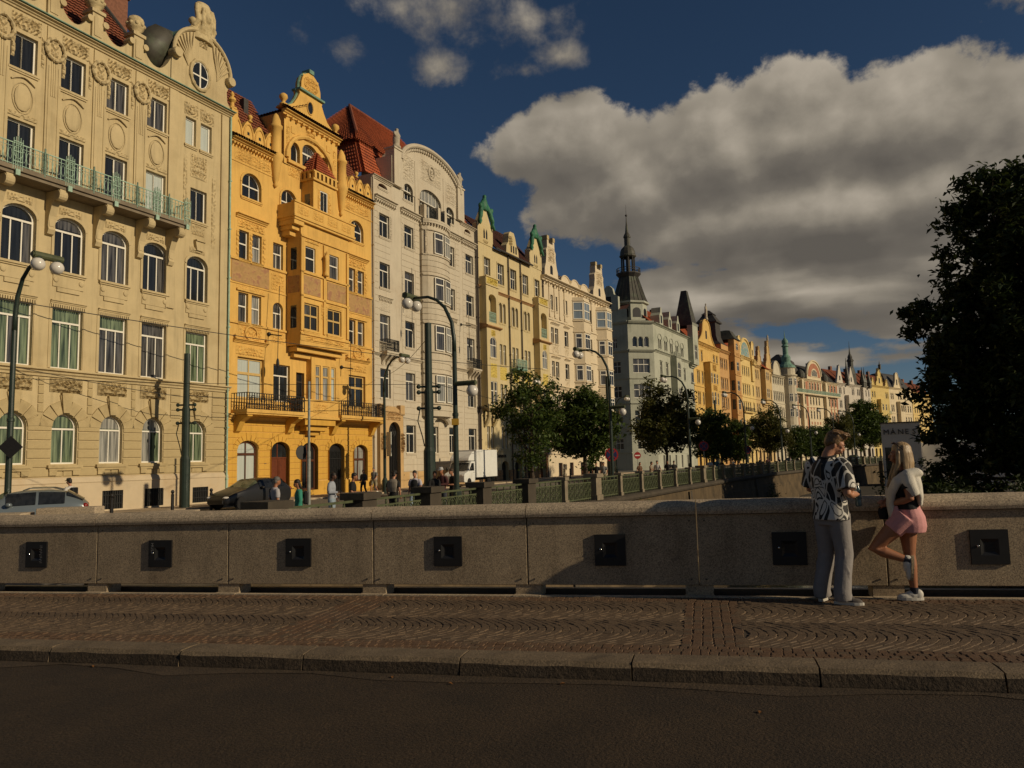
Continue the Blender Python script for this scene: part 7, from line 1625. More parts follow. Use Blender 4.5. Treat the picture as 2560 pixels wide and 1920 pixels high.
POSES = {
 'stand': dict(el=(.25,-.03,1.13), wr=(.24,.05,.89), el2=(.25,-.03,1.13), wr2=(.24,.05,.89), kn=(.1,.02,.5), an=(.11,-.02,.09), kn2=(.1,.02,.5), an2=(.11,-.02,.09)),
 'phone': dict(el=(.24,-.02,1.13), wr=(.10,.27,1.12), el2=(.25,-.04,1.12), wr2=(.20,.1,.9), kn=(.1,.03,.5), an=(.11,-.02,.09), kn2=(.1,.0,.5), an2=(.12,-.05,.09)),
 'hold': dict(el=(.24,-.02,1.13), wr=(.08,.28,1.15), el2=(.24,-.02,1.13), wr2=(.08,.26,1.13), kn=(.1,.03,.5), an=(.11,-.02,.09), kn2=(.1,.0,.5), an2=(.12,-.05,.09)),
 'walk': dict(el=(.25,-.12,1.14), wr=(.24,.02,.92), el2=(.25,.08,1.14), wr2=(.22,.26,.97), kn=(.1,.2,.52), an=(.1,.22,.1), kn2=(.1,.0,.5), an2=(.1,-.3,.17)),
 'lean': dict(el=(.27,.1,1.16), wr=(.15,.34,1.1), el2=(.27,.1,1.16), wr2=(.12,.36,1.1), kn=(.1,.03,.5), an=(.11,-.02,.09), kn2=(.1,.0,.5), an2=(.12,-.1,.09))}
def fingers(mb, w, d, side, k=1.0, curl=.5, down=V((0,0,-1))):
    """palm with four unequal fingers and a thumb, bent round by curl; w wrist, d direction of the hand"""
    d = d.normalized(); sx = d.cross(down); sx = sx.normalized() if sx.length > .1 else V((1,0,0)); nn = sx.cross(d).normalized()
    if nn.z > 0: nn = -nn
    p0 = w; p1 = w+d*.085*k
    mb.tube([p0, w+d*.045*k, p1], [.026*k,.036*k,.034*k], 8, sq=.6)
    for i, L in enumerate((.066,.076,.07,.054)):
        o = p1+sx*(.027-.018*i)*k-d*.012*k; a = o+d*L*.5*k+nn*L*.22*curl*k; b = a+d*L*.3*k*(1-curl)+nn*L*.42*curl*k; c = b+d*L*.2*k*(1-1.6*curl)+nn*L*.25*curl*k
        mb.tube([o, a, b, c], [.0095*k,.009*k,.0085*k,.007*k], 6)
    t0 = w+d*.025*k+sx*.024*k*side; mb.tube([t0, t0+d*.03*k+sx*.026*k*side+nn*.01*k, t0+d*.058*k+sx*.02*k*side+nn*.03*k], [.0125*k,.011*k,.008*k], 6)
def head_mesh(mb, M, fem=False):
    """skull, jaw, nose, lips, chin, ears on the neck; M places the head"""
    def E(c, r): mb.ell(M @ V(c), r, 14, 10, rot=M.to_3x3())
    E((0,-.008,.135), (.074,.094,.092)); E((0,.018,.062), (.057,.066,.066)); E((0,.05,.022), (.028,.028,.024)); E((0,.035,.115), (.066,.056,.06))
    mb.tube([M @ V((0,.08,.112)), M @ V((0,.098,.088)), M @ V((0,.108,.066)), M @ V((0,.086,.056))], [.011,.012,.016,.011], 7)
    for s in (-1, 1):
        E((s*.03,.072,.048), (.026,.02,.022)); E((s*.033,.07,.088), (.024,.02,.02)); E((s*.03,.084,.118), (.028,.012,.009))
        mb.ell(M @ V((s*.076,-.006,.078)), (.010,.021,.032), 8, 6, rot=M.to_3x3())
    E((0,.084,.037), (.024,.013,.006)); E((0,.082,.026), (.02,.013,.006))
def human(label, loc, rz, h=1.75, pose='stand', top=None, bottom=None, hair=HAIR_D, skin=SKIN, top_long=False, shorts=False, vox=.022, yaw=0, nod=-12, extra=(), hat=None, fem=False, group='people on the quay', shoe=None, P=None):
    k = h/1.75; t = thing('person', label, 'person', loc, rz, group); P = P or POSES[pose]
    W_ = .92 if fem else 1.0
    sh = [V((.185*W_,-.01,1.42)), V((-.185*W_,-.01,1.42))]; el = [V(P['el']), mir(P['el2'],-1)]; wr = [V(P['wr']), mir(P['wr2'],-1)]
    hip = [V((.09,0,.92)), V((-.09,0,.92))]; kn = [V(P['kn']), mir(P['kn2'],-1)]; an = [V(P['an']), mir(P['an2'],-1)]
    M = Matrix.Translation((0,.015,1.5)) @ Matrix.Rotation(RAD(yaw),4,'Z') @ Matrix.Rotation(RAD(nod),4,'X') @ Matrix.Translation((0,.012,.04))
    mb = MB()
    mb.loft([((0,0,.86),.15,.1),((0,0,.98),.155,.1),((0,0,1.1),.135,.095),((0,0,1.25),.155*W_,.105),((0,-.005,1.36),.17*W_,.1),((0,-.01,1.44),.11,.075),((0,0,1.48),.058,.06)], 14)
    mb.tube([(0,-.005,1.42),(0,.008,1.5), M @ V((0,-.01,.05))], [.06,.055,.056], 10); head_mesh(mb, M, fem)
    for i in (0, 1):
        mb.tube([sh[i]+V((0,0,-.01)), sh[i].lerp(el[i],.5), el[i], el[i].lerp(wr[i],.35), wr[i]], [.052,.048,.04,.042,.027], 10)
        fingers(mb, wr[i], (wr[i]-el[i]), 1 if i else -1, 1, .55)
        mb.tube([hip[i], hip[i].lerp(kn[i],.45), kn[i], kn[i].lerp(an[i],.35), an[i]], [.088,.078,.054,.056,.036], 10)
    body = mb.obj('body', skin, t); remesh(body, vox, 2)
    # top
    mb = MB(); mb.loft([((0,0,.9),.178*W_,.128),((0,0,1.02),.165*W_,.118),((0,0,1.14),.158*W_,.115),((0,0,1.28),.175*W_,.125),((0,-.005,1.38),.18*W_,.112),((0,-.01,1.455),.105,.08),((0,0,1.475),.07,.07)], 16)
    for i in (0, 1):
        pts = [sh[i]+V((-.04 if i == 0 else .04,0,.0)), sh[i].lerp(el[i],.35), sh[i].lerp(el[i],.8)]+([el[i], wr[i].lerp(el[i],.12)] if top_long else [])
        mb.tube(pts, [.07,.072,.07]+([.06,.042] if top_long else []), 10)
    o = mb.obj('shirt', top or cloth('white_cotton',(.6,.57,.52)), t); remesh(o, vox, 2)
    # trousers
    mb = MB(); mb.loft([((0,0,.8),.165,.12),((0,0,.93),.165,.122),((0,0,1.01),.15,.112)], 14)
    for i in (0, 1):
        e = kn[i].lerp(an[i],-.1 if shorts else .97)
        mb.tube([hip[i], hip[i].lerp(kn[i],.5), kn[i] if not shorts else kn[i].lerp(hip[i],.1), e], [.105,.095,.078,.068 if not shorts else .085], 10)
    o = mb.obj('shorts' if shorts else 'trousers', bottom or cloth('dark_denim',(.03,.035,.05)), t); remesh(o, vox, 2)
    for i in (0, 1):
        mb = MB(); a = an[i]; mb.ell((a.x, a.y+.06, max(.045,a.z-.045)), (.046,.135,.05), 10, 6); mb.obj('shoe', shoe or M_white, t, smooth=True)
    if hair is not None:
        mb = MB(); mb.ell(M @ V((0,-.02,.152)), (.083,.098,.086), 14, 9, rot=M.to_3x3()); mb.ell(M @ V((0,-.045,.1)), (.076,.064,.08), 12, 8, rot=M.to_3x3())
        if fem: mb.ell(M @ V((0,-.07,.02)), (.075,.05,.12), 12, 8, rot=M.to_3x3())
        mb.obj('hair', hair, t, smooth=True)
    if hat is not None:
        mb = MB(); R = [(.088,.165),(.09,.2),(.075,.25),(.02,.262)]; mb.lathe(R, (0,0,0), 14); mb.lathe([(.09,.163),(.13,.165),(.13,.172),(.088,.176)], (0,.02,0), 14); mb.v = [tuple(M @ V(p)) for p in mb.v]; mb.obj('hat', hat, t)
    for e in extra: e(t, M, wr, P)
    t.scale = (k,k,k)
    return t
def glasses(t, M, wr, P): mb = MB(); [mb.ell(M @ V((s*.032,.092,.1)), (.028,.01,.018), 10, 6, rot=M.to_3x3()) for s in (-1,1)]; [mb.tube([M @ V((s*.06,.08,.105)), M @ V((s*.08,-.01,.1))], .004, 4) for s in (-1,1)]; mb.obj('sunglasses', M_black, t)
def strap(t, M, wr, P): mb = MB(); mb.tube([(-.12,.03,1.47),(-.13,-.1,1.42),(-.02,-.135,1.22),(.12,-.13,1.02),(.2,-.02,.95)], .016, 6, cap=False); mb.obj('bag_strap', M_black, t)
def pack(t, M, wr, P): mb = MB(); mb.box(-.14,.14,-.27,-.13,1.02,1.42); bevel(mb.obj('backpack', M_black, t), .04, 3)
def cape(t, M, wr, P): mb = MB(); mb.loft([((0,-.1,1.02),.16,.05),((0,-.12,1.2),.2,.06),((0,-.08,1.4),.2,.1),((0,-.02,1.49),.11,.1)], 14); o = mb.obj('shoulder_sweater', cloth('grey_knit',(.2,.17,.135)), t); remesh(o, .02, 2)
def vest(t, M, wr, P): mb = MB(); mb.loft([((0,0,.95),.185,.135),((0,0,1.14),.168,.125),((0,0,1.28),.182,.132),((0,-.005,1.38),.165,.12),((0,-.01,1.44),.11,.09)], 16); o = mb.obj('vest', cloth('black_vest',(.015,.015,.016)), t); remesh(o, .02, 1)
def phone(lb):
    def f(t, M, wr, P):
        mb = MB(); mb.box(-.036,.036,-.004,.004,-.07,.07); o = mb.obj('phone', M_black2); p = wr[0]+V((0,.08,.03)); k = t.get('_k', 1); o.matrix_world = Matrix.Translation(t.location) @ Matrix.Rotation(t.rotation_euler.z,4,'Z') @ Matrix.Translation(p) @ Matrix.Rotation(RAD(-35),4,'X'); tag(o, lb, 'phone')
    return f
def bagf(t, M, wr, P):
    mb = MB(); mb.loft([((0,0,-.42),.13,.07),((0,0,-.2),.16,.08),((0,0,-.05),.08,.04)], 10); o = mb.obj('carrier_bag', cloth('yellow_bag',(.55,.3,.03))); o.matrix_world = Matrix.Translation(t.location) @ Matrix.Rotation(t.rotation_euler.z,4,'Z') @ Matrix.Translation(wr[0]); tag(o, 'yellow cloth bag in the hand of the man in grey by the yellow house', 'bag')
C = cloth
AZ = lambda a: RAD(-a)                      # heading: azimuth a looks along that direction (local forward is +y)
WH = C('white_cotton',(.55,.52,.47)); LB = C('light_blue_knit',(.30,.32,.36)); BK = C('black_cotton',(.013,.012,.012)); TEAL = C('teal_knit',(.035,.22,.15)); GR = C('grey_cotton',(.20,.2,.19)); MAR = C('maroon_cotton',(.06,.018,.018)); DN = C('dark_denim',(.03,.035,.05)); LD = C('light_denim',(.22,.28,.34))
human('man in dark hat and glasses walking behind the silver estate car', (-17.7,30.5,QZ+.02), AZ(-75), 1.78, 'walk', WH, DN, hair=HAIR_D, hat=C('dark_felt',(.02,.018,.016)), extra=(glasses, pack))
human('man in grey T-shirt with black strap seen from behind by the hatchback', (-6.75,21.6,QZ), AZ(50), 1.80, 'stand', C('pale_grey_cotton',(.36,.34,.35)), LD, hair=HAIR_G, extra=(strap,), skin=SKIN2)
human('woman in teal top and sunglasses with short dark hair by the rail', (-6.25,22.2,QZ), AZ(-110), 1.70, 'stand', TEAL, DN, hair=HAIR_D, skin=SKIN2, fem=True, top_long=True, extra=(glasses, pack))
human('dark haired man in light blue sweater looking at his phone', (-6.2,26.0,QZ), AZ(95), 1.84, 'phone', LB, C('pale_denim',(.24,.3,.36)), hair=HAIR_D, skin=SKIN3, top_long=True, extra=(phone('black phone in the hand of the man in the light blue sweater'),))
human('man in black T-shirt and black trousers looking at his phone', (-5.55,26.3,QZ), AZ(85), 1.80, 'phone', BK, C('black_trousers',(.012,.012,.013)), hair=HAIR_D, skin=SKIN2, extra=(phone('black phone in the hand of the man in the black T-shirt'),))
human('woman in dark clothes and sunglasses walking in front of the yellow house', (-9.85,50.0,QZ+.1), AZ(190), 1.62, 'walk', C('dark_grey_cotton',(.05,.05,.05)), C('black_trousers',(.012,.012,.013)), hair=HAIR_D, fem=True, top_long=True, extra=(glasses,))
human('balding man in grey T-shirt and shorts carrying a yellow bag', (-9.45,51.6,QZ+.1), AZ(200), 1.74, 'walk', GR, C('khaki_cotton',(.2,.17,.1)), hair=HAIR_G, shorts=True, extra=(bagf,))
human('man in dark cap with grey sweater tied over his shoulders', (-4.45,28.2,QZ), AZ(20), 1.80, 'stand', BK, C('black_trousers',(.012,.012,.013)), hair=HAIR_D, hat=C('dark_felt',(.02,.018,.016)), extra=(cape,))
human('young man in black vest over white shirt and pale jeans', (-3.8,29.3,QZ), AZ(190), 1.80, 'walk', C('lilac_white_cotton',(.46,.43,.47)), C('pale_denim',(.24,.3,.36)), hair=HAIR_D, extra=(vest,))
human('fair haired person holding a camera beside the tram pole', (-3.2,30.6,QZ), AZ(150), 1.74, 'hold', BK, DN, hair=HAIR_B, top_long=True)
human('man in maroon shirt and pale cap beside the tram pole', (-2.95,31.3,QZ), AZ(215), 1.86, 'hold', MAR, DN, hair=None, hat=C('pale_cap',(.45,.44,.43)), skin=SKIN2, top_long=True)
human('young man in black T-shirt looking down beside the truck', (-2.55,31.6,QZ), AZ(240), 1.82, 'hold', BK, DN, hair=HAIR_B)
gx = 'group of people by the round tree'
human('man walking close behind the trunk of the round tree', (5.35,57.4,QZ), AZ(200), 1.8, 'stand', BK, DN, hair=HAIR_D)
human('slim person in black seen from behind in the group by the round tree', (5.75,58.2,QZ), AZ(20), 1.74, 'walk', BK, C('black_trousers',(.012,.012,.013)), hair=HAIR_D)
human('dark haired man in black T-shirt coming forward from the round tree', (6.0,55.8,QZ), AZ(200), 1.8, 'stand', BK, GR, hair=HAIR_D)
human('bearded man in grey T-shirt at the right of the group', (6.6,56.4,QZ), AZ(190), 1.8, 'walk', GR, C('khaki_cotton',(.2,.17,.1)), hair=HAIR_D, skin=SKIN2)
human('woman with long brown hair before the shaded side wall', (9.9,60.3,QZ), AZ(150), 1.7, 'stand', C('brown_top',(.12,.06,.03)), DN, hair=HAIR_B, fem=True)
human('person in patterned shirt leaning on the quay railing', (10.2,57.0,QZ), AZ(120), 1.74, 'lean', C('beige_print',(.25,.19,.13)), DN, hair=HAIR_B)
human('man in white T-shirt walking behind the quay railing', (10.9,58.2,QZ), AZ(200), 1.8, 'walk', WH, DN, hair=HAIR_D)
human('man in black T-shirt beside the leaning trunk', (12.3,61.2,QZ), AZ(200), 1.78, 'stand', BK, DN, hair=HAIR_D, skin=SKIN2)
R9 = random.Random(9)
crowd = [(13.2,63.2,BK,'person in black bending at the railing post before the corner house'),(15.3,66.5,BK,'two-bag walker in black before the corner house'),(18.0,70.3,WH,'person in white before the bell gable house'),(19.1,72.0,C('blue_cotton',(.03,.12,.2)),'person in a blue top by the railing'),(20.3,74.6,BK,'person in black behind the blue top'),(22.0,76.8,WH,'person in a white shirt bending over the railing'),(28.8,89.5,BK,'dark clothed person before the mosaic house'),(30.2,91,MAR,'person in maroon before the tan house'),(33,95,BK,'person in black under the far street lamp'),(36,99.5,GR,'person in grey before the onion tower house')]
for x, y, c, lb in crowd: human(lb, (x,y,QZ), AZ(R9.uniform(0,360)), R9.uniform(1.66,1.84), R9.choice(['stand','walk','hold']), c, R9.choice([DN, GR, LD]), hair=R9.choice([HAIR_D,HAIR_B]), vox=.03)
# ------------------------------------------------------------------ the couple on the bridge
def bw(a, b, c=0): p = A_*a+B_*b; return V((p.x, p.y, SLOPE*a+c))
m = bpy.data.materials.new('printed_shirt'); m.use_nodes = True; t_ = NT(m.node_tree); bs = m.node_tree.nodes['Principled BSDF']; Pn = t_.n('ShaderNodeTexCoord').outputs['Object']
mp = t_.n('ShaderNodeMapping'); t_.put(mp.inputs[0], Pn); mp.inputs['Scale'].default_value = (11,11,5.6); mp.inputs['Location'].default_value = (3.1,1.7,.4)
nz = t_.n('ShaderNodeTexNoise'); t_.put(nz.inputs['Vector'], mp.outputs[0]); nz.inputs['Scale'].default_value = .5; nz.inputs['Detail'].default_value = 0
w1 = t_.v('ADD', mp.outputs[0], t_.v('SCALE', t_.v('SUBTRACT', nz.outputs['Color'], (.5,.5,.5)), 3.0))
vo = t_.n('ShaderNodeTexVoronoi', feature='DISTANCE_TO_EDGE'); t_.put(vo.inputs['Vector'], w1); vo.inputs['Scale'].default_value = .85; vo.inputs['Randomness'].default_value = .85
vc = t_.n('ShaderNodeTexVoronoi'); t_.put(vc.inputs['Vector'], w1); vc.inputs['Scale'].default_value = .85; vc.inputs['Randomness'].default_value = .85
sepc = t_.n('ShaderNodeSeparateColor'); t_.put(sepc.inputs[0], vc.outputs['Color'])
ed = vo.outputs['Distance']; solid = t_.m('GREATER_THAN', sepc.outputs[0], .45)
ring_ = t_.m('MULTIPLY', t_.m('GREATER_THAN', ed, .075), t_.m('SUBTRACT', 1.0, t_.m('MULTIPLY', t_.m('GREATER_THAN', ed, .15), t_.m('SUBTRACT', 1.0, solid))))
t_.put(bs.inputs['Base Color'], t_.mix(ring_, (.56,.53,.47), (.012,.011,.011))); bs.inputs['Roughness'].default_value = .75; PRINT = m
TRS = C('grey_linen',(.235,.215,.205)); MAN_AZ = 62
man = thing('person', 'fair haired man in black and white printed shirt and wide grey trousers', 'person', bw(1.33,8.93), AZ(MAN_AZ), 'couple on the bridge')
S = 1.83/1.78
sh = [V((.20,-.02,1.45)), V((-.20,.0,1.45))]; el = [V((.28,-.08,1.13)), V((-.30,.05,1.16))]; wr = [V((.22,.13,1.12)), V((-.16,.26,1.12))]
hip = [V((.09,0,.94)), V((-.09,0,.94))]; kn = [V((.10,.03,.5)), V((-.12,.03,.5))]; an = [V((.10,-.03,.09)), V((-.16,-.03,.09))]
M = Matrix.Translation((.0,.02,1.52)) @ Matrix.Rotation(RAD(-42),4,'Z') @ Matrix.Rotation(RAD(-20),4,'X') @ Matrix.Translation((0,.018,.04))
mb = MB(); mb.loft([((0,0,.86),.15,.1),((0,0,1.0),.15,.1),((0,0,1.15),.14,.098),((0,0,1.3),.165,.11),((0,-.01,1.4),.175,.1),((0,-.015,1.47),.105,.075),((0,0,1.51),.06,.06)], 16)
mb.tube([(0,-.02,1.44),(0,.0,1.53), M @ V((0,-.012,.06))], [.068,.06,.06], 12); head_mesh(mb, M)
for i in (0,1):
    mb.tube([sh[i], sh[i].lerp(el[i],.5), el[i], el[i].lerp(wr[i],.3), wr[i]], [.056,.05,.042,.044,.028], 12); mb.tube([hip[i], kn[i], an[i]], [.085,.055,.036], 10)
fingers(mb, wr[0], V((-.12,.16,-.02)), 1, 1.02, .85); fingers(mb, wr[1], (wr[1]-el[1]), 1, 1.05, .45)
o = mb.obj('body', SKIN, man); remesh(o, .0085, 3)
def face(par, M, brow, lips):
    for s in (-1,1):
        mb = MB(); mb.ell(M @ V((s*.03,.0895,.1)), (.013,.006,.008), 10, 6, rot=M.to_3x3()); mb.obj('eye', mat('eye_white',(.45,.42,.38),.3,.05,3), par, smooth=True)
        mb = MB(); mb.ell(M @ V((s*.03,.0945,.1)), (.006,.0035,.006), 8, 6, rot=M.to_3x3()); mb.obj('iris', M_black2, par, smooth=True)
        mb = MB(); mb.tube([M @ V((s*.012,.099,.119)), M @ V((s*.03,.099,.124)), M @ V((s*.048,.086,.119))], [.004,.005,.003], 5); mb.obj('eyebrow', brow, par)
    mb = MB(); mb.tube([M @ V((-.024,.088,.036)), M @ V((0,.0985,.032)), M @ V((.024,.088,.036))], [.003,.006,.003], 6); mb.obj('lips', lips, par)
LIP = mat('lip_colour',(.32,.085,.06),.4,.05,5)
face(man, M, HAIR_B, LIP)
mb = MB()
mb.ell(M @ V((0,-.012,.168)), (.082,.098,.078), 18, 12, rot=M.to_3x3()); mb.ell(M @ V((0,-.06,.12)), (.074,.052,.078), 14, 10, rot=M.to_3x3()); mb.ell(M @ V((0,.055,.196)), (.062,.05,.04), 12, 8, rot=M.to_3x3())
rr = random.Random(4)
for k in range(70):
    x = rr.uniform(-.07,.07); y = rr.uniform(-.07,.06); p = V((x,y,.2+.04*(1-abs(x)/.08)-.35*y*y*8*.1)); q = p+V((rr.uniform(-.015,.015),.045,.012)); e = q+V((rr.uniform(-.01,.015),.03,-.012)); mb.tube([M @ p, M @ q, M @ e], [.012,.011,.005], 5)
for s in (-1,1): mb.ell(M @ V((s*.068,-.01,.125)), (.014,.05,.045), 10, 8, rot=M.to_3x3())
o = mb.obj('hair', HAIR_M, man); remesh(o, .006, 1)
# shirt with boxy hem, wide short sleeves and open collar
mb = MB(); rings = [((.01,-.02,.86),.205,.155),((.01,-.02,.9),.2,.15),((.005,-.015,1.0),.19,.14),((0,-.01,1.12),.185,.135),((0,-.01,1.25),.195,.138),((0,-.015,1.36),.2,.13),((0,-.02,1.44),.165,.105),((0,-.015,1.495),.09,.085),((0,-.01,1.515),.074,.078)]
mb.loft(rings, 22)
for i in (0,1):
    d = (el[i]-sh[i]); e = sh[i]+d*.86; mb.tube([sh[i]+V((-.06 if i == 0 else .06,0,.01)), sh[i]+d*.12, sh[i]+d*.45, e], [.075,.084,.09,.098], 14)
for k in range(9):
    t0 = rr.uniform(0,6.28); z = rr.uniform(.88,1.2); mb.tube([(.19*math.cos(t0),.138*math.sin(t0)-.02,z),(.186*math.cos(t0+.15),.138*math.sin(t0+.15)-.015,z+.14),(.18*math.cos(t0+.1),.13*math.sin(t0+.1)-.01,z+.26)], [.006,.014,.005], 5)
o = mb.obj('shirt', PRINT, man); remesh(o, .01, 3)
mb = MB(); mb.tube([(.075*math.cos(a),-.012+.085*math.sin(a),1.515+.012*math.sin(a)) for a in [math.pi*(.62+1.76*k/14) for k in range(15)]], [.02]*15, 6, sq=.6); o = mb.obj('collar', C('black_collar',(.014,.013,.013)), man); remesh(o, .007, 1)
# trousers with creases
mb = MB(); mb.loft([((0,0,.8),.165,.125),((0,0,.9),.165,.122),((0,0,1.0),.15,.112)], 18)
for i in (0,1):
    s = 1 if i == 0 else -1; k0 = kn[i]; a0 = an[i]
    mb.tube([hip[i]+V((s*.005,0,-.02)), hip[i].lerp(k0,.5), k0+V((0,.01,0)), k0.lerp(a0,.5), a0+V((0,.0,.03)), a0+V((0,.015,-.045))], [.112,.1,.088,.083,.088,.092], 16)
    for f in (.92, -.95): mb.tube([hip[i]+V((0,.1*f,-.08)), hip[i].lerp(k0,.5)+V((0,.096*f,0)), k0+V((0,.085*f,0)), k0.lerp(a0,.5)+V((0,.08*f,0)), a0+V((0,.088*f,-.03))], .010, 5)
    for k in range(7): z = rr.uniform(.12,.8); t0 = rr.uniform(0,6.28); c = hip[i].lerp(k0, (.94-z)/.44) if z > .5 else k0.lerp(a0, (.5-z)/.41); mb.tube([c+V((.08*math.cos(t0),.08*math.sin(t0),.07)), c+V((.083*math.cos(t0+.3),.083*math.sin(t0+.3),0)), c+V((.08*math.cos(t0+.2),.08*math.sin(t0+.2),-.1))], [.004,.012,.004], 5)
o = mb.obj('trousers', TRS, man); remesh(o, .0095, 3)
SOLE = mat('white_rubber',(.5,.47,.41),.6,.1,6); CANV = C('grey_canvas',(.10,.085,.075))
def shoe_at(par, p, ang, up, sole, L=.29, pitch=0, down=False):
    R_ = Matrix.Translation(p) @ Matrix.Rotation(ang,4,'Z') @ Matrix.Rotation(pitch,4,'X')
    mb = MB(); n = 16
    ol = [(.048*math.sin(a)*(1.0+.12*math.cos(a)), .5*L*math.cos(a)+.055) for a in [2*math.pi*k/n for k in range(n)]]
    lo = [R_ @ V((x,y,.0)) for x,y in ol]; hi = [R_ @ V((x*1.02,y,.028)) for x,y in ol]; mb.add(lo+hi, [(k,(k+1)%n,(k+1)%n+n,k+n) for k in range(n)]+[tuple(range(n))[::-1], tuple(range(n,2*n))]); so = mb.obj('sole', sole, par)
    mb = MB(); E = lambda c, r: mb.ell(R_ @ V(c), r, 12, 8, rot=R_.to_3x3()); E((0,.1,.035), (.044,.09,.036)); E((0,.03,.055), (.041,.085,.048)); E((0,-.025,.06), (.037,.055,.06)); o = mb.obj('shoe', up, par); remesh(o, .008, 2); return so
shoe_at(man, V((an[0].x,an[0].y,.0)), RAD(-55), CANV, SOLE); shoe_at(man, V((an[1].x,an[1].y,.0)), RAD(28), CANV, SOLE)
mb = MB(); mb.tube([wr[0]+V((.032*math.cos(a)*.7+.02*math.sin(a)*.2,.02*math.cos(a)*.3-.01,.032*math.sin(a))) for a in [2*math.pi*k/14 for k in range(15)]], .0045, 5, cap=False); mb.obj('bracelet', M_chrome, man)
man.scale = (S,S,S)
GLB = mat('blue_bottle_plastic', (.05,.085,.10), .1, .1, 5, spec=.6)
hb = Matrix.Translation(man.location) @ Matrix.Rotation(AZ(MAN_AZ),4,'Z') @ Matrix.Scale(S,4)
pb = hb @ (wr[0]+V((-.045,.085,-.02)))
bot = thing('water_bottle', 'pale blue plastic water bottle with white cap in the hand of the man', 'bottle', (pb.x,pb.y,pb.z-.115))
mb = MB(); mb.lathe([(.026,0),(.033,.01),(.033,.06),(.030,.07),(.033,.08),(.033,.13),(.030,.14),(.033,.15),(.031,.18),(.014,.215),(.013,.225)], (0,0,0), 16); mb.obj('bottle_body', GLB, bot, smooth=True)
mb = MB(); mb.lathe([(.0165,.222),(.0165,.245),(.014,.248)], (0,0,0), 14); mb.obj('cap', M_white, bot)
# the woman, facing him, one foot drawn up behind
W_AZ = -68
wom = thing('person', 'blond woman in pink shorts with white sweater round her shoulders standing on one leg', 'person', bw(2.11,9.05), AZ(W_AZ), 'couple on the bridge')
S2 = 1.70/1.72
sh = [V((.165,-.0,1.37)), V((-.165,.0,1.37))]; el = [V((.2,.06,1.1)), V((-.215,-.02,1.1))]; wr = [V((.04,.2,1.07)), V((-.06,.18,1.03))]
hip = [V((.085,0,.9)), V((-.085,0.02,.9))]; kn = [V((.075,.0,.48)), V((-.1,.36,.56))]; an = [V((.06,-.02,.09)), V((-.085,.03,.44))]
M = Matrix.Translation((0,.02,1.43)) @ Matrix.Rotation(RAD(2),4,'Z') @ Matrix.Rotation(RAD(3),4,'X') @ Matrix.Translation((0,.015,.04))
mb = MB(); mb.loft([((0,-.015,.82),.155,.125),((0,-.025,.92),.168,.135),((0,-.01,1.02),.14,.108),((0,0,1.1),.125,.098),((0,.015,1.22),.15,.12),((0,.01,1.3),.15,.105),((0,0,1.38),.09,.07),((0,.005,1.42),.05,.052)], 16)
mb.tube([(0,0,1.36),(0,.012,1.44), M @ V((0,-.012,.06))], [.056,.05,.052], 12); head_mesh(mb, M, True)
for i in (0,1):
    mb.tube([sh[i], sh[i].lerp(el[i],.5), el[i], el[i].lerp(wr[i],.3), wr[i]], [.052,.05,.042,.041,.025], 12); fingers(mb, wr[i], (wr[i]-el[i]), 1, .95, .4)
    mb.tube([hip[i], hip[i].lerp(kn[i],.35), hip[i].lerp(kn[i],.75), kn[i], kn[i].lerp(an[i],.3), kn[i].lerp(an[i],.7), an[i]], [.105,.1,.074,.06,.062,.046,.036], 14)
o = mb.obj('body', SKIN2, wom); remesh(o, .0085, 3); face(wom, M, HAIR_B, LIP)
# hair: crown and long locks over the shoulders
mb = MB(); mb.ell(M @ V((0,-.016,.158)), (.084,.1,.084), 18, 12, rot=M.to_3x3()); mb.ell(M @ V((0,-.055,.08)), (.082,.062,.1), 14, 10, rot=M.to_3x3())
for k in range(64):
    t0 = math.pi*(1.02+.96*k/63); t0 += rr.uniform(-.05,.05); x, y = .078*math.cos(t0), -.02+.085*math.sin(t0)
    L = rr.uniform(.02,.16); fr = abs(math.cos(t0))
    pts = [V((x*.8,y*.8,.2)), V((x*1.05,y*1.05,.12)), V((x*1.15,y*1.2,.02)), V((x*1.25,y*1.1-.01,-.09)), V((x*1.2,y*.9+.05*fr,-.12-L))]
    mb.tube([M @ p for p in pts], [.016,.018,.017,.014,.006], 6)
for s in (-1,1):
    for k in range(9): e = rr.uniform(-.02,.03); mb.tube([M @ V((s*.06,.03,.19)), M @ V((s*.083,.02+e,.11)), M @ V((s*.09,.02+e,.0)), M @ V((s*.085,.06+e,-.12)), M @ V((s*.075,.1+e,-.24-rr.uniform(0,.08)))], [.014,.016,.017,.015,.005], 6)
o = mb.obj('hair', HAIR_W, wom); remesh(o, .0065, 1)
mb = MB()
for s in (-1,1): mb.ell(M @ V((s*.034,.062,.222)), (.028,.02,.012), 10, 6, rot=M.to_3x3()); mb.tube([M @ V((s*.062,.05,.215)), M @ V((s*.088,-.0,.17)), M @ V((s*.088,-.04,.13))], .004, 5)
mb.tube([M @ V((-.01,.07,.226)), M @ V((.01,.07,.226))], .004, 5); mb.obj('sunglasses', mat('tortoise_lens',(.03,.015,.01),.12,.2,20), wom)
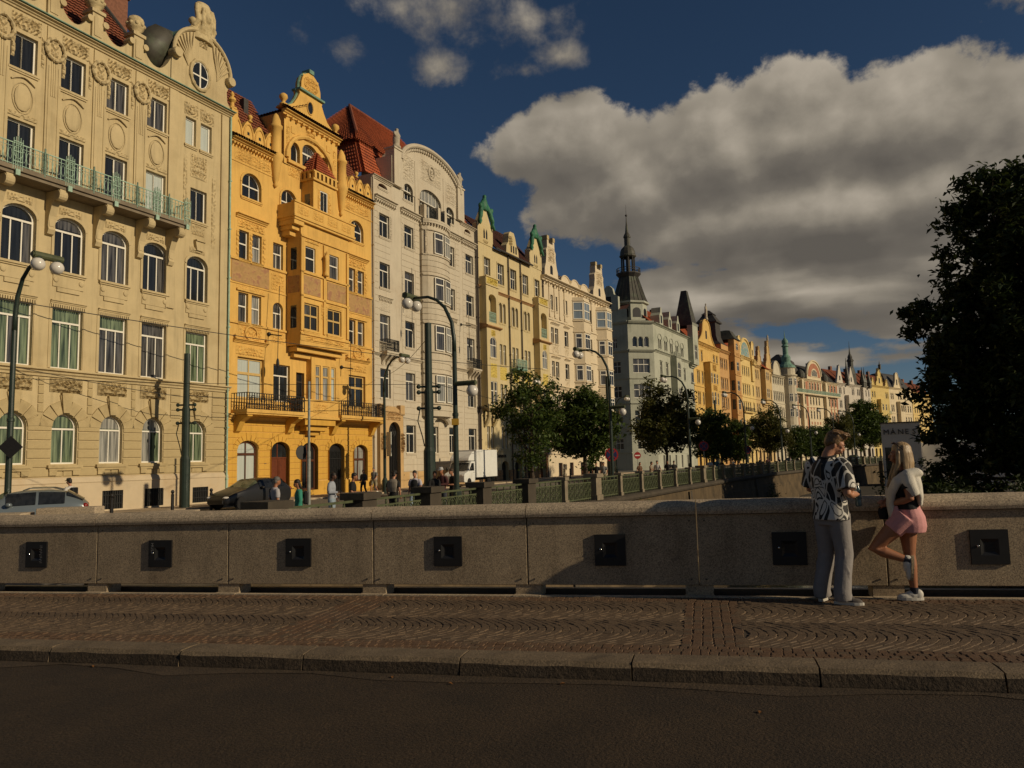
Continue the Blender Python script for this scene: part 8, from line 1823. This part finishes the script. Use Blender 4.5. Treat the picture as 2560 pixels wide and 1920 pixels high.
# black top, white sweater draped over the shoulders, pink shorts
mb = MB(); mb.loft([((0,-.01,.98),.158,.122),((0,0,1.1),.143,.115),((0,.018,1.2),.166,.138),((0,.012,1.29),.168,.122),((0,0,1.37),.12,.085),((0,0,1.4),.08,.07)], 18)
for i in (0,1): d = el[i]-sh[i]; mb.tube([sh[i]+V((-.05 if i == 0 else .05,0,0)), sh[i]+d*.2, sh[i]+d*.62], [.062,.07,.072], 12)
o = mb.obj('top', C('black_jersey',(.012,.012,.014)), wom); remesh(o, .009, 2)
WSW = mat('white_knit',(.60,.56,.48),.9,.06,12,.5,120)
mb = MB()
for s in (-1,1):
    mb.tube([V((s*.03,-.13,1.36)), V((s*.12,-.1,1.38)), V((s*.175,-.02,1.36)), V((s*.165,.09,1.28)), V((s*.12,.15,1.16)), V((s*.085,.165,1.04)), V((s*.075,.15,.9)), V((s*.07,.15,.84))], [.06,.066,.072,.066,.06,.055,.05,.046], 14, sq=.75)
    mb.tube([V((s*.185,-.01,1.36)), V((s*.215,-.02,1.26)), V((s*.205,-.07,1.13))], [.062,.066,.05], 12)
mb.loft([((0,-.125,1.02),.13,.03),((0,-.125,1.12),.18,.045),((0,-.105,1.25),.2,.06),((0,-.075,1.35),.17,.075),((0,-.05,1.4),.11,.07)], 16)
for k in range(8): z = rr.uniform(1.05,1.3); x = rr.uniform(-.16,.16); mb.tube([V((x*.8,-.135,z-.1)), V((x*.8+.02,-.14,z)), V((x*.8,-.12,z+.1))], [.006,.015,.006], 5)
o = mb.obj('sweater', WSW, wom); remesh(o, .01, 8, .6)
PINK = mat('pink_crepe',(.56,.26,.255),.8,.07,10,.2,60)
mb = MB(); mb.loft([((0,-.03,.73),.162,.14),((0,-.035,.8),.175,.15),((0,-.03,.9),.175,.145),((0,-.015,.99),.15,.12),((0,-.008,1.05),.136,.11)], 18)
for i in (0,1): d = (kn[i]-hip[i]); mb.tube([hip[i], hip[i]+d*.28, hip[i]+d*.42], [.12,.112,.106], 14)
mb.tube([V((-.12,.11,1.02)), V((-.13,.13,.88)), V((-.12,.16,.72))], [.02,.05,.06], 10, sq=.5)
o = mb.obj('shorts', PINK, wom); remesh(o, .009, 3)
WSH = mat('white_leather',(.56,.53,.47),.55,.06,10); GUM = mat('pale_rubber',(.30,.225,.135),.8,.15,20,.6,90)
shoe_at(wom, V((.06,-.03,0)), RAD(8), WSH, SOLE, .27); so_ = shoe_at(wom, V((-.085,-.02,.41)), RAD(4), WSH, GUM, .27, RAD(-84))
for i, (p, q) in enumerate(((an[0],V((0,0,1))), (an[1],(kn[1]-an[1]).normalized()))): mb = MB(); mb.tube([p+q*-.02, p+q*.045], [.043,.042], 12); mb.obj('sock', C('navy_sock',(.015,.017,.03)), wom)
wom.scale = (S2,S2,S2)
hb = Matrix.Translation(wom.location) @ Matrix.Rotation(AZ(W_AZ),4,'Z'); pb = hb @ V((.0,.23,.95))
mb = MB(); mb.loft([((0,0,-.09),.045,.03),((0,0,-.02),.06,.04),((0,0,.05),.045,.03)], 12); o = mb.obj('bag', C('black_leather',(.012,.011,.011))); o.location = pb; tag(o, 'small black bag held in front by the blond woman', 'bag')
# ================================================================== vehicles
def car(label, loc, rz, st, paint, glass_from, wheels, W=1.78, cat='car', name='parked_car', roofbars=False):
    """st: stations (x from the nose, z sill, z shoulder, z top, half width low, shoulder, top)"""
    t = thing(name, label, cat, loc, rz, 'parked vehicles')
    def sec(s):
        x, zl, zs, zt, wl, ws, wt = s
        h = [(wl,zl),(ws,zl+(zs-zl)*.25),(ws*1.0,zl+(zs-zl)*.62),(ws*.985,zs),((ws*.4+wt*.6),zs+(zt-zs)*.62),(wt,zt-.05),(wt*.72,zt),(0,zt+.015)]
        return [(x,-w,z) for w,z in h]+[(x,w,z) for w,z in h[-2::-1]]
    R = [sec(s) for s in st]; n = len(R[0]); mb = MB()
    fs = [(i*n+j, (i+1)*n+j, (i+1)*n+j+1, i*n+j+1) for i in range(len(R)-1) for j in range(n-1)]
    mb.add([p for r in R for p in r], fs+[tuple(range(n)), tuple((len(R)-1)*n+j for j in range(n))[::-1]])
    b = mb.obj('body', paint, t, smooth=True); sd_ = b.modifiers.new('s','SUBSURF'); sd_.levels = 1; sd_.render_levels = 2
    a0, a1 = glass_from
    for sgn in (0, 1):                                             # side glass between shoulder and roof rail
        idx = [i for i in range(a0, a1+1)]
        for i in idx[:-1]:
            q = []
            for k, f0 in ((i,.05),(i+1,-.05)):
                r = R[k]; lo = V(r[3] if not sgn else r[n-4]); hi = V(r[5] if not sgn else r[n-6]); md = V(r[4] if not sgn else r[n-5]); q.append((lo, md, hi))
            mb = MB(); sy = -1 if not sgn else 1; off = V((0,sy*.012,0)); cA = lambda p, q_, t0: p.lerp(q_, t0)
            L = [cA(q[0][k], q[1][k], .05)+off for k in range(3)]; H = [cA(q[0][k], q[1][k], .95)+off for k in range(3)]
            lo0, lo1 = L[0].lerp(L[1],.12), H[0].lerp(H[1],.12); hi0, hi1 = L[1].lerp(L[2],.85), H[1].lerp(H[2],.85)
            mb.quad(lo0, lo1, H[1], L[1]); mb.quad(L[1], H[1], hi1, hi0); mb.obj('side_window', G_DARK, t)
    for i0, i1, nm in ((a0-1, a0, 'windscreen'), (a1, a1+1, 'rear_window')):
        mb = MB(); A, B = R[i0], R[i1]
        up = V((0,0,.015)); pts = [[V(A[j]).lerp(V(B[j]), f)+up for j in range(4, n-4)] for f in (.04, .5, .96)]
        for r0, r1 in zip(pts, pts[1:]):
            for j in range(len(r0)-1): mb.quad(r0[j], r1[j], r1[j+1], r0[j+1])
        mb.obj(nm, mat('windscreen_glass',(.09,.10,.055),.05,.5,1.5,spec=.7) if nm == 'windscreen' else G_DARK, t)
    for x in wheels:
        for s in (-1,1):
            mb = MB(); mb.lathe([(.2,-.1),(.31,-.1),(.33,-.06),(.33,.06),(.31,.1),(.2,.1)], (0,0,0), 22); mb.v = [(x+p[0], s*(W/2-.08)+p[2], .33+p[1]) for p in mb.v]; wh = mb.obj('wheel', M_black, t)
            mb = MB(); mb.lathe([(.21,-.03),(.21,.03)], (0,0,0), 18); mb.v = [(x+p[0], s*(W/2-.03)+p[2], .33+p[1]) for p in mb.v]; mb.obj('rim', M_chrome, wh)
            mb = MB(); mb.lathe([(.385,-.02),(.385,.02)], (0,0,0), 22); mb.v = [(x+p[0], s*(W/2-.045)+p[2], .36+p[1]) for p in mb.v]; mb.obj('wheel_arch', M_black, t)
    for s in (-1,1):
        xs_ = st[a0][0]+.05; mb = MB(); mb.ell((xs_+.1, s*(W/2+.06), st[a0][2]+.08), (.11,.11,.075), 10, 7); mb.obj('mirror', paint if W > 1.79 else M_black, t, smooth=True)
        mb = MB(); mb.ell((.22, s*W*.36, st[1][2]-.1), (.24,.13,.07), 12, 8, rot=Matrix.Rotation(s*.35,3,'Z')); mb.obj('headlight', M_globe, t, smooth=True)
        mb = MB(); mb.ell((st[-1][0]-.13, s*W*.41, st[-2][2]-.1), (.1,.1,.1), 10, 8); mb.obj('tail_light', mat('red_lens',(.2,.01,.008),.25,.1,5), t, smooth=True)
        for k in (.95, 1.75): x = st[a0][0]+k+.35; mb = MB(); mb.box(x, x+.2, s*(W/2+.0), s*(W/2+.035), st[a0+1][2]-.13, st[a0+1][2]-.095); mb.obj('door_handle', paint, t)
        if roofbars: mb = MB(); z = st[a0+1][3]; mb.tube([(st[a0][0]+.5,s*.55,z-.02),(st[a0][0]+.7,s*.57,z+.06),(st[a1][0]-.4,s*.57,z+.05),(st[a1][0]-.1,s*.55,z-.03)], .02, 6); mb.obj('roof_bar', M_chrome, t)
    mb = MB(); mb.box(-.02,.05,-.55,.55,st[1][1]+.12,st[1][1]+.28); mb.obj('grille', M_black, t)
    return t
SIL = mat('silver_blue_paint',(.17,.20,.215),.28,.04,2,metal=.35,spec=.6); DRK = mat('dark_graphite_paint',(.02,.02,.022),.3,.05,2,metal=.1,spec=.5)
est = [(0,.3,.55,.62,.62,.72,.55),(.25,.22,.72,.78,.78,.86,.68),(1.1,.2,.90,.96,.82,.90,.72),(1.45,.2,.93,1.0,.82,.91,.74),(2.25,.2,.95,1.45,.82,.91,.62),(3.2,.2,.97,1.5,.82,.91,.62),(4.05,.22,.98,1.46,.82,.90,.6),(4.6,.28,1.0,1.12,.78,.86,.62),(4.75,.36,.85,.9,.7,.8,.6)]
# stations with the windscreen between 3 and 4
car('silver blue estate car with roof bars parked before the cream house', (-19.45,25.3,QZ), RAD(90-62), est, SIL, (4,6), (.95,3.7), 1.82, roofbars=True)
hat_ = [(0,.3,.5,.56,.6,.7,.55),(.25,.22,.72,.78,.76,.85,.66),(.95,.2,.92,.98,.8,.89,.7),(1.2,.2,.95,1.02,.8,.9,.72),(2.0,.2,.97,1.48,.8,.9,.62),(2.9,.2,1.0,1.54,.8,.9,.62),(3.7,.22,1.04,1.48,.8,.88,.58),(4.15,.3,1.02,1.12,.75,.84,.6),(4.3,.4,.85,.9,.68,.78,.58)]
car('dark graphite hatchback parked nose left before the yellow house', (-14.7,37.6,QZ), RAD(90-30), hat_, DRK, (4,6), (.85,3.45), 1.78)
# white box truck, nose towards us
tk = thing('box_truck', 'white box truck with roof air deflector parked before the pale yellow house', 'truck', (-4.9,62.3,QZ), RAD(90-24), 'parked vehicles')
M_van = mat('white_van_paint',(.70,.70,.66),.4,.04,2,dirt=(.55,.54,.48),dscale=.7)
mb = MB(); mb.box(2.0,6.0,-1.08,1.08,.75,3.05); bevel(mb.obj('cargo_box', M_van, tk), .03, 2)
mb = MB(); pr = [(0,.45),(0,.95),(.12,1.12),(.75,1.3),(1.2,2.0),(1.35,2.1),(1.95,2.1),(1.95,.4),(.1,.4)]; mb.prism(pr, -.95, .95); bevel(mb.obj('cab', M_van, tk), .05, 3)
mb = MB(); mb.prism([(.9,2.13),(1.0,2.4),(1.6,2.85),(1.95,2.95),(1.95,2.13)], -.9, .9); bevel(mb.obj('air_deflector', M_van, tk), .08, 3)
mb = MB(); mb.quad((.735,-.85,1.33),(.735,.85,1.33),(1.165,.8,1.96),(1.165,-.8,1.96)); mb.v = [(x-.03,y,z+.02) for x,y,z in mb.v]; mb.obj('windscreen', G_DARK, tk)
for s in (-1,1):
    mb = MB(); y = s*.957; mb.quad((.9,y,1.33),(1.75,y,1.33),(1.7,y,1.95),(1.3,y,1.95)); mb.obj('side_window', G_DARK, tk)
    mb = MB(); mb.box(.85,1.8,s*.951,s*.956,.55,1.28); d = mb.obj('door', M_van, tk); mb = MB(); mb.box(1.6,1.75,s*.956,s*.98,1.18,1.22); mb.obj('handle', M_black, d)
    mb = MB(); mb.ell((.85,s*1.12,1.5), (.06,.1,.17), 8, 6); mb.obj('mirror', M_black, tk)
    mb = MB(); mb.ell((.03,s*.7,.95), (.06,.16,.1), 8, 6); mb.obj('headlight', M_globe, tk)
    for x in (.85, 4.6): mb = MB(); mb.lathe([(.22,-.12),(.36,-.12),(.38,-.05),(.38,.05),(.36,.12),(.22,.12)], (0,0,0), 18); mb.v = [(x+p[0], s*.85+p[2], .38+p[1]) for p in mb.v]; wh = mb.obj('wheel', M_black, tk); mb = MB(); mb.lathe([(.2,-.04),(.2,.04)], (0,0,0), 14); mb.v = [(x+p[0], s*.94+p[2], .38+p[1]) for p in mb.v]; mb.obj('rim', M_chrome, wh)
mb = MB(); mb.box(1.9,5.9,-.5,.5,.5,.74); mb.obj('chassis', M_black, tk)
for i, (x, y, c, lb) in enumerate(((40,112,DRK,'dark car far along the quay behind the railing'), (63,143,SIL,'pale car far along the quay beside the tall dark tree'))):
    car(lb, (x,y,QZ), RAD(90-35), hat_, c, (4,6), (.85,3.45), 1.78)
# ------------------------------------------------------------------ letters become real meshes
bpy.context.view_layer.update(); _dg = bpy.context.evaluated_depsgraph_get()
for o in [o for o in bpy.data.objects if o.type == 'FONT']:
    me = bpy.data.meshes.new_from_object(o.evaluated_get(_dg)); n = o.name; p, mw = o.parent, (o.location.copy(), o.rotation_euler.copy(), o.scale.copy()); ms = [m for m in o.data.materials]
    lab = o.get('kind'); bpy.data.objects.remove(o); q = bpy.data.objects.new(n, me); COL.objects.link(q); q.parent = p; q.location, q.rotation_euler, q.scale = mw
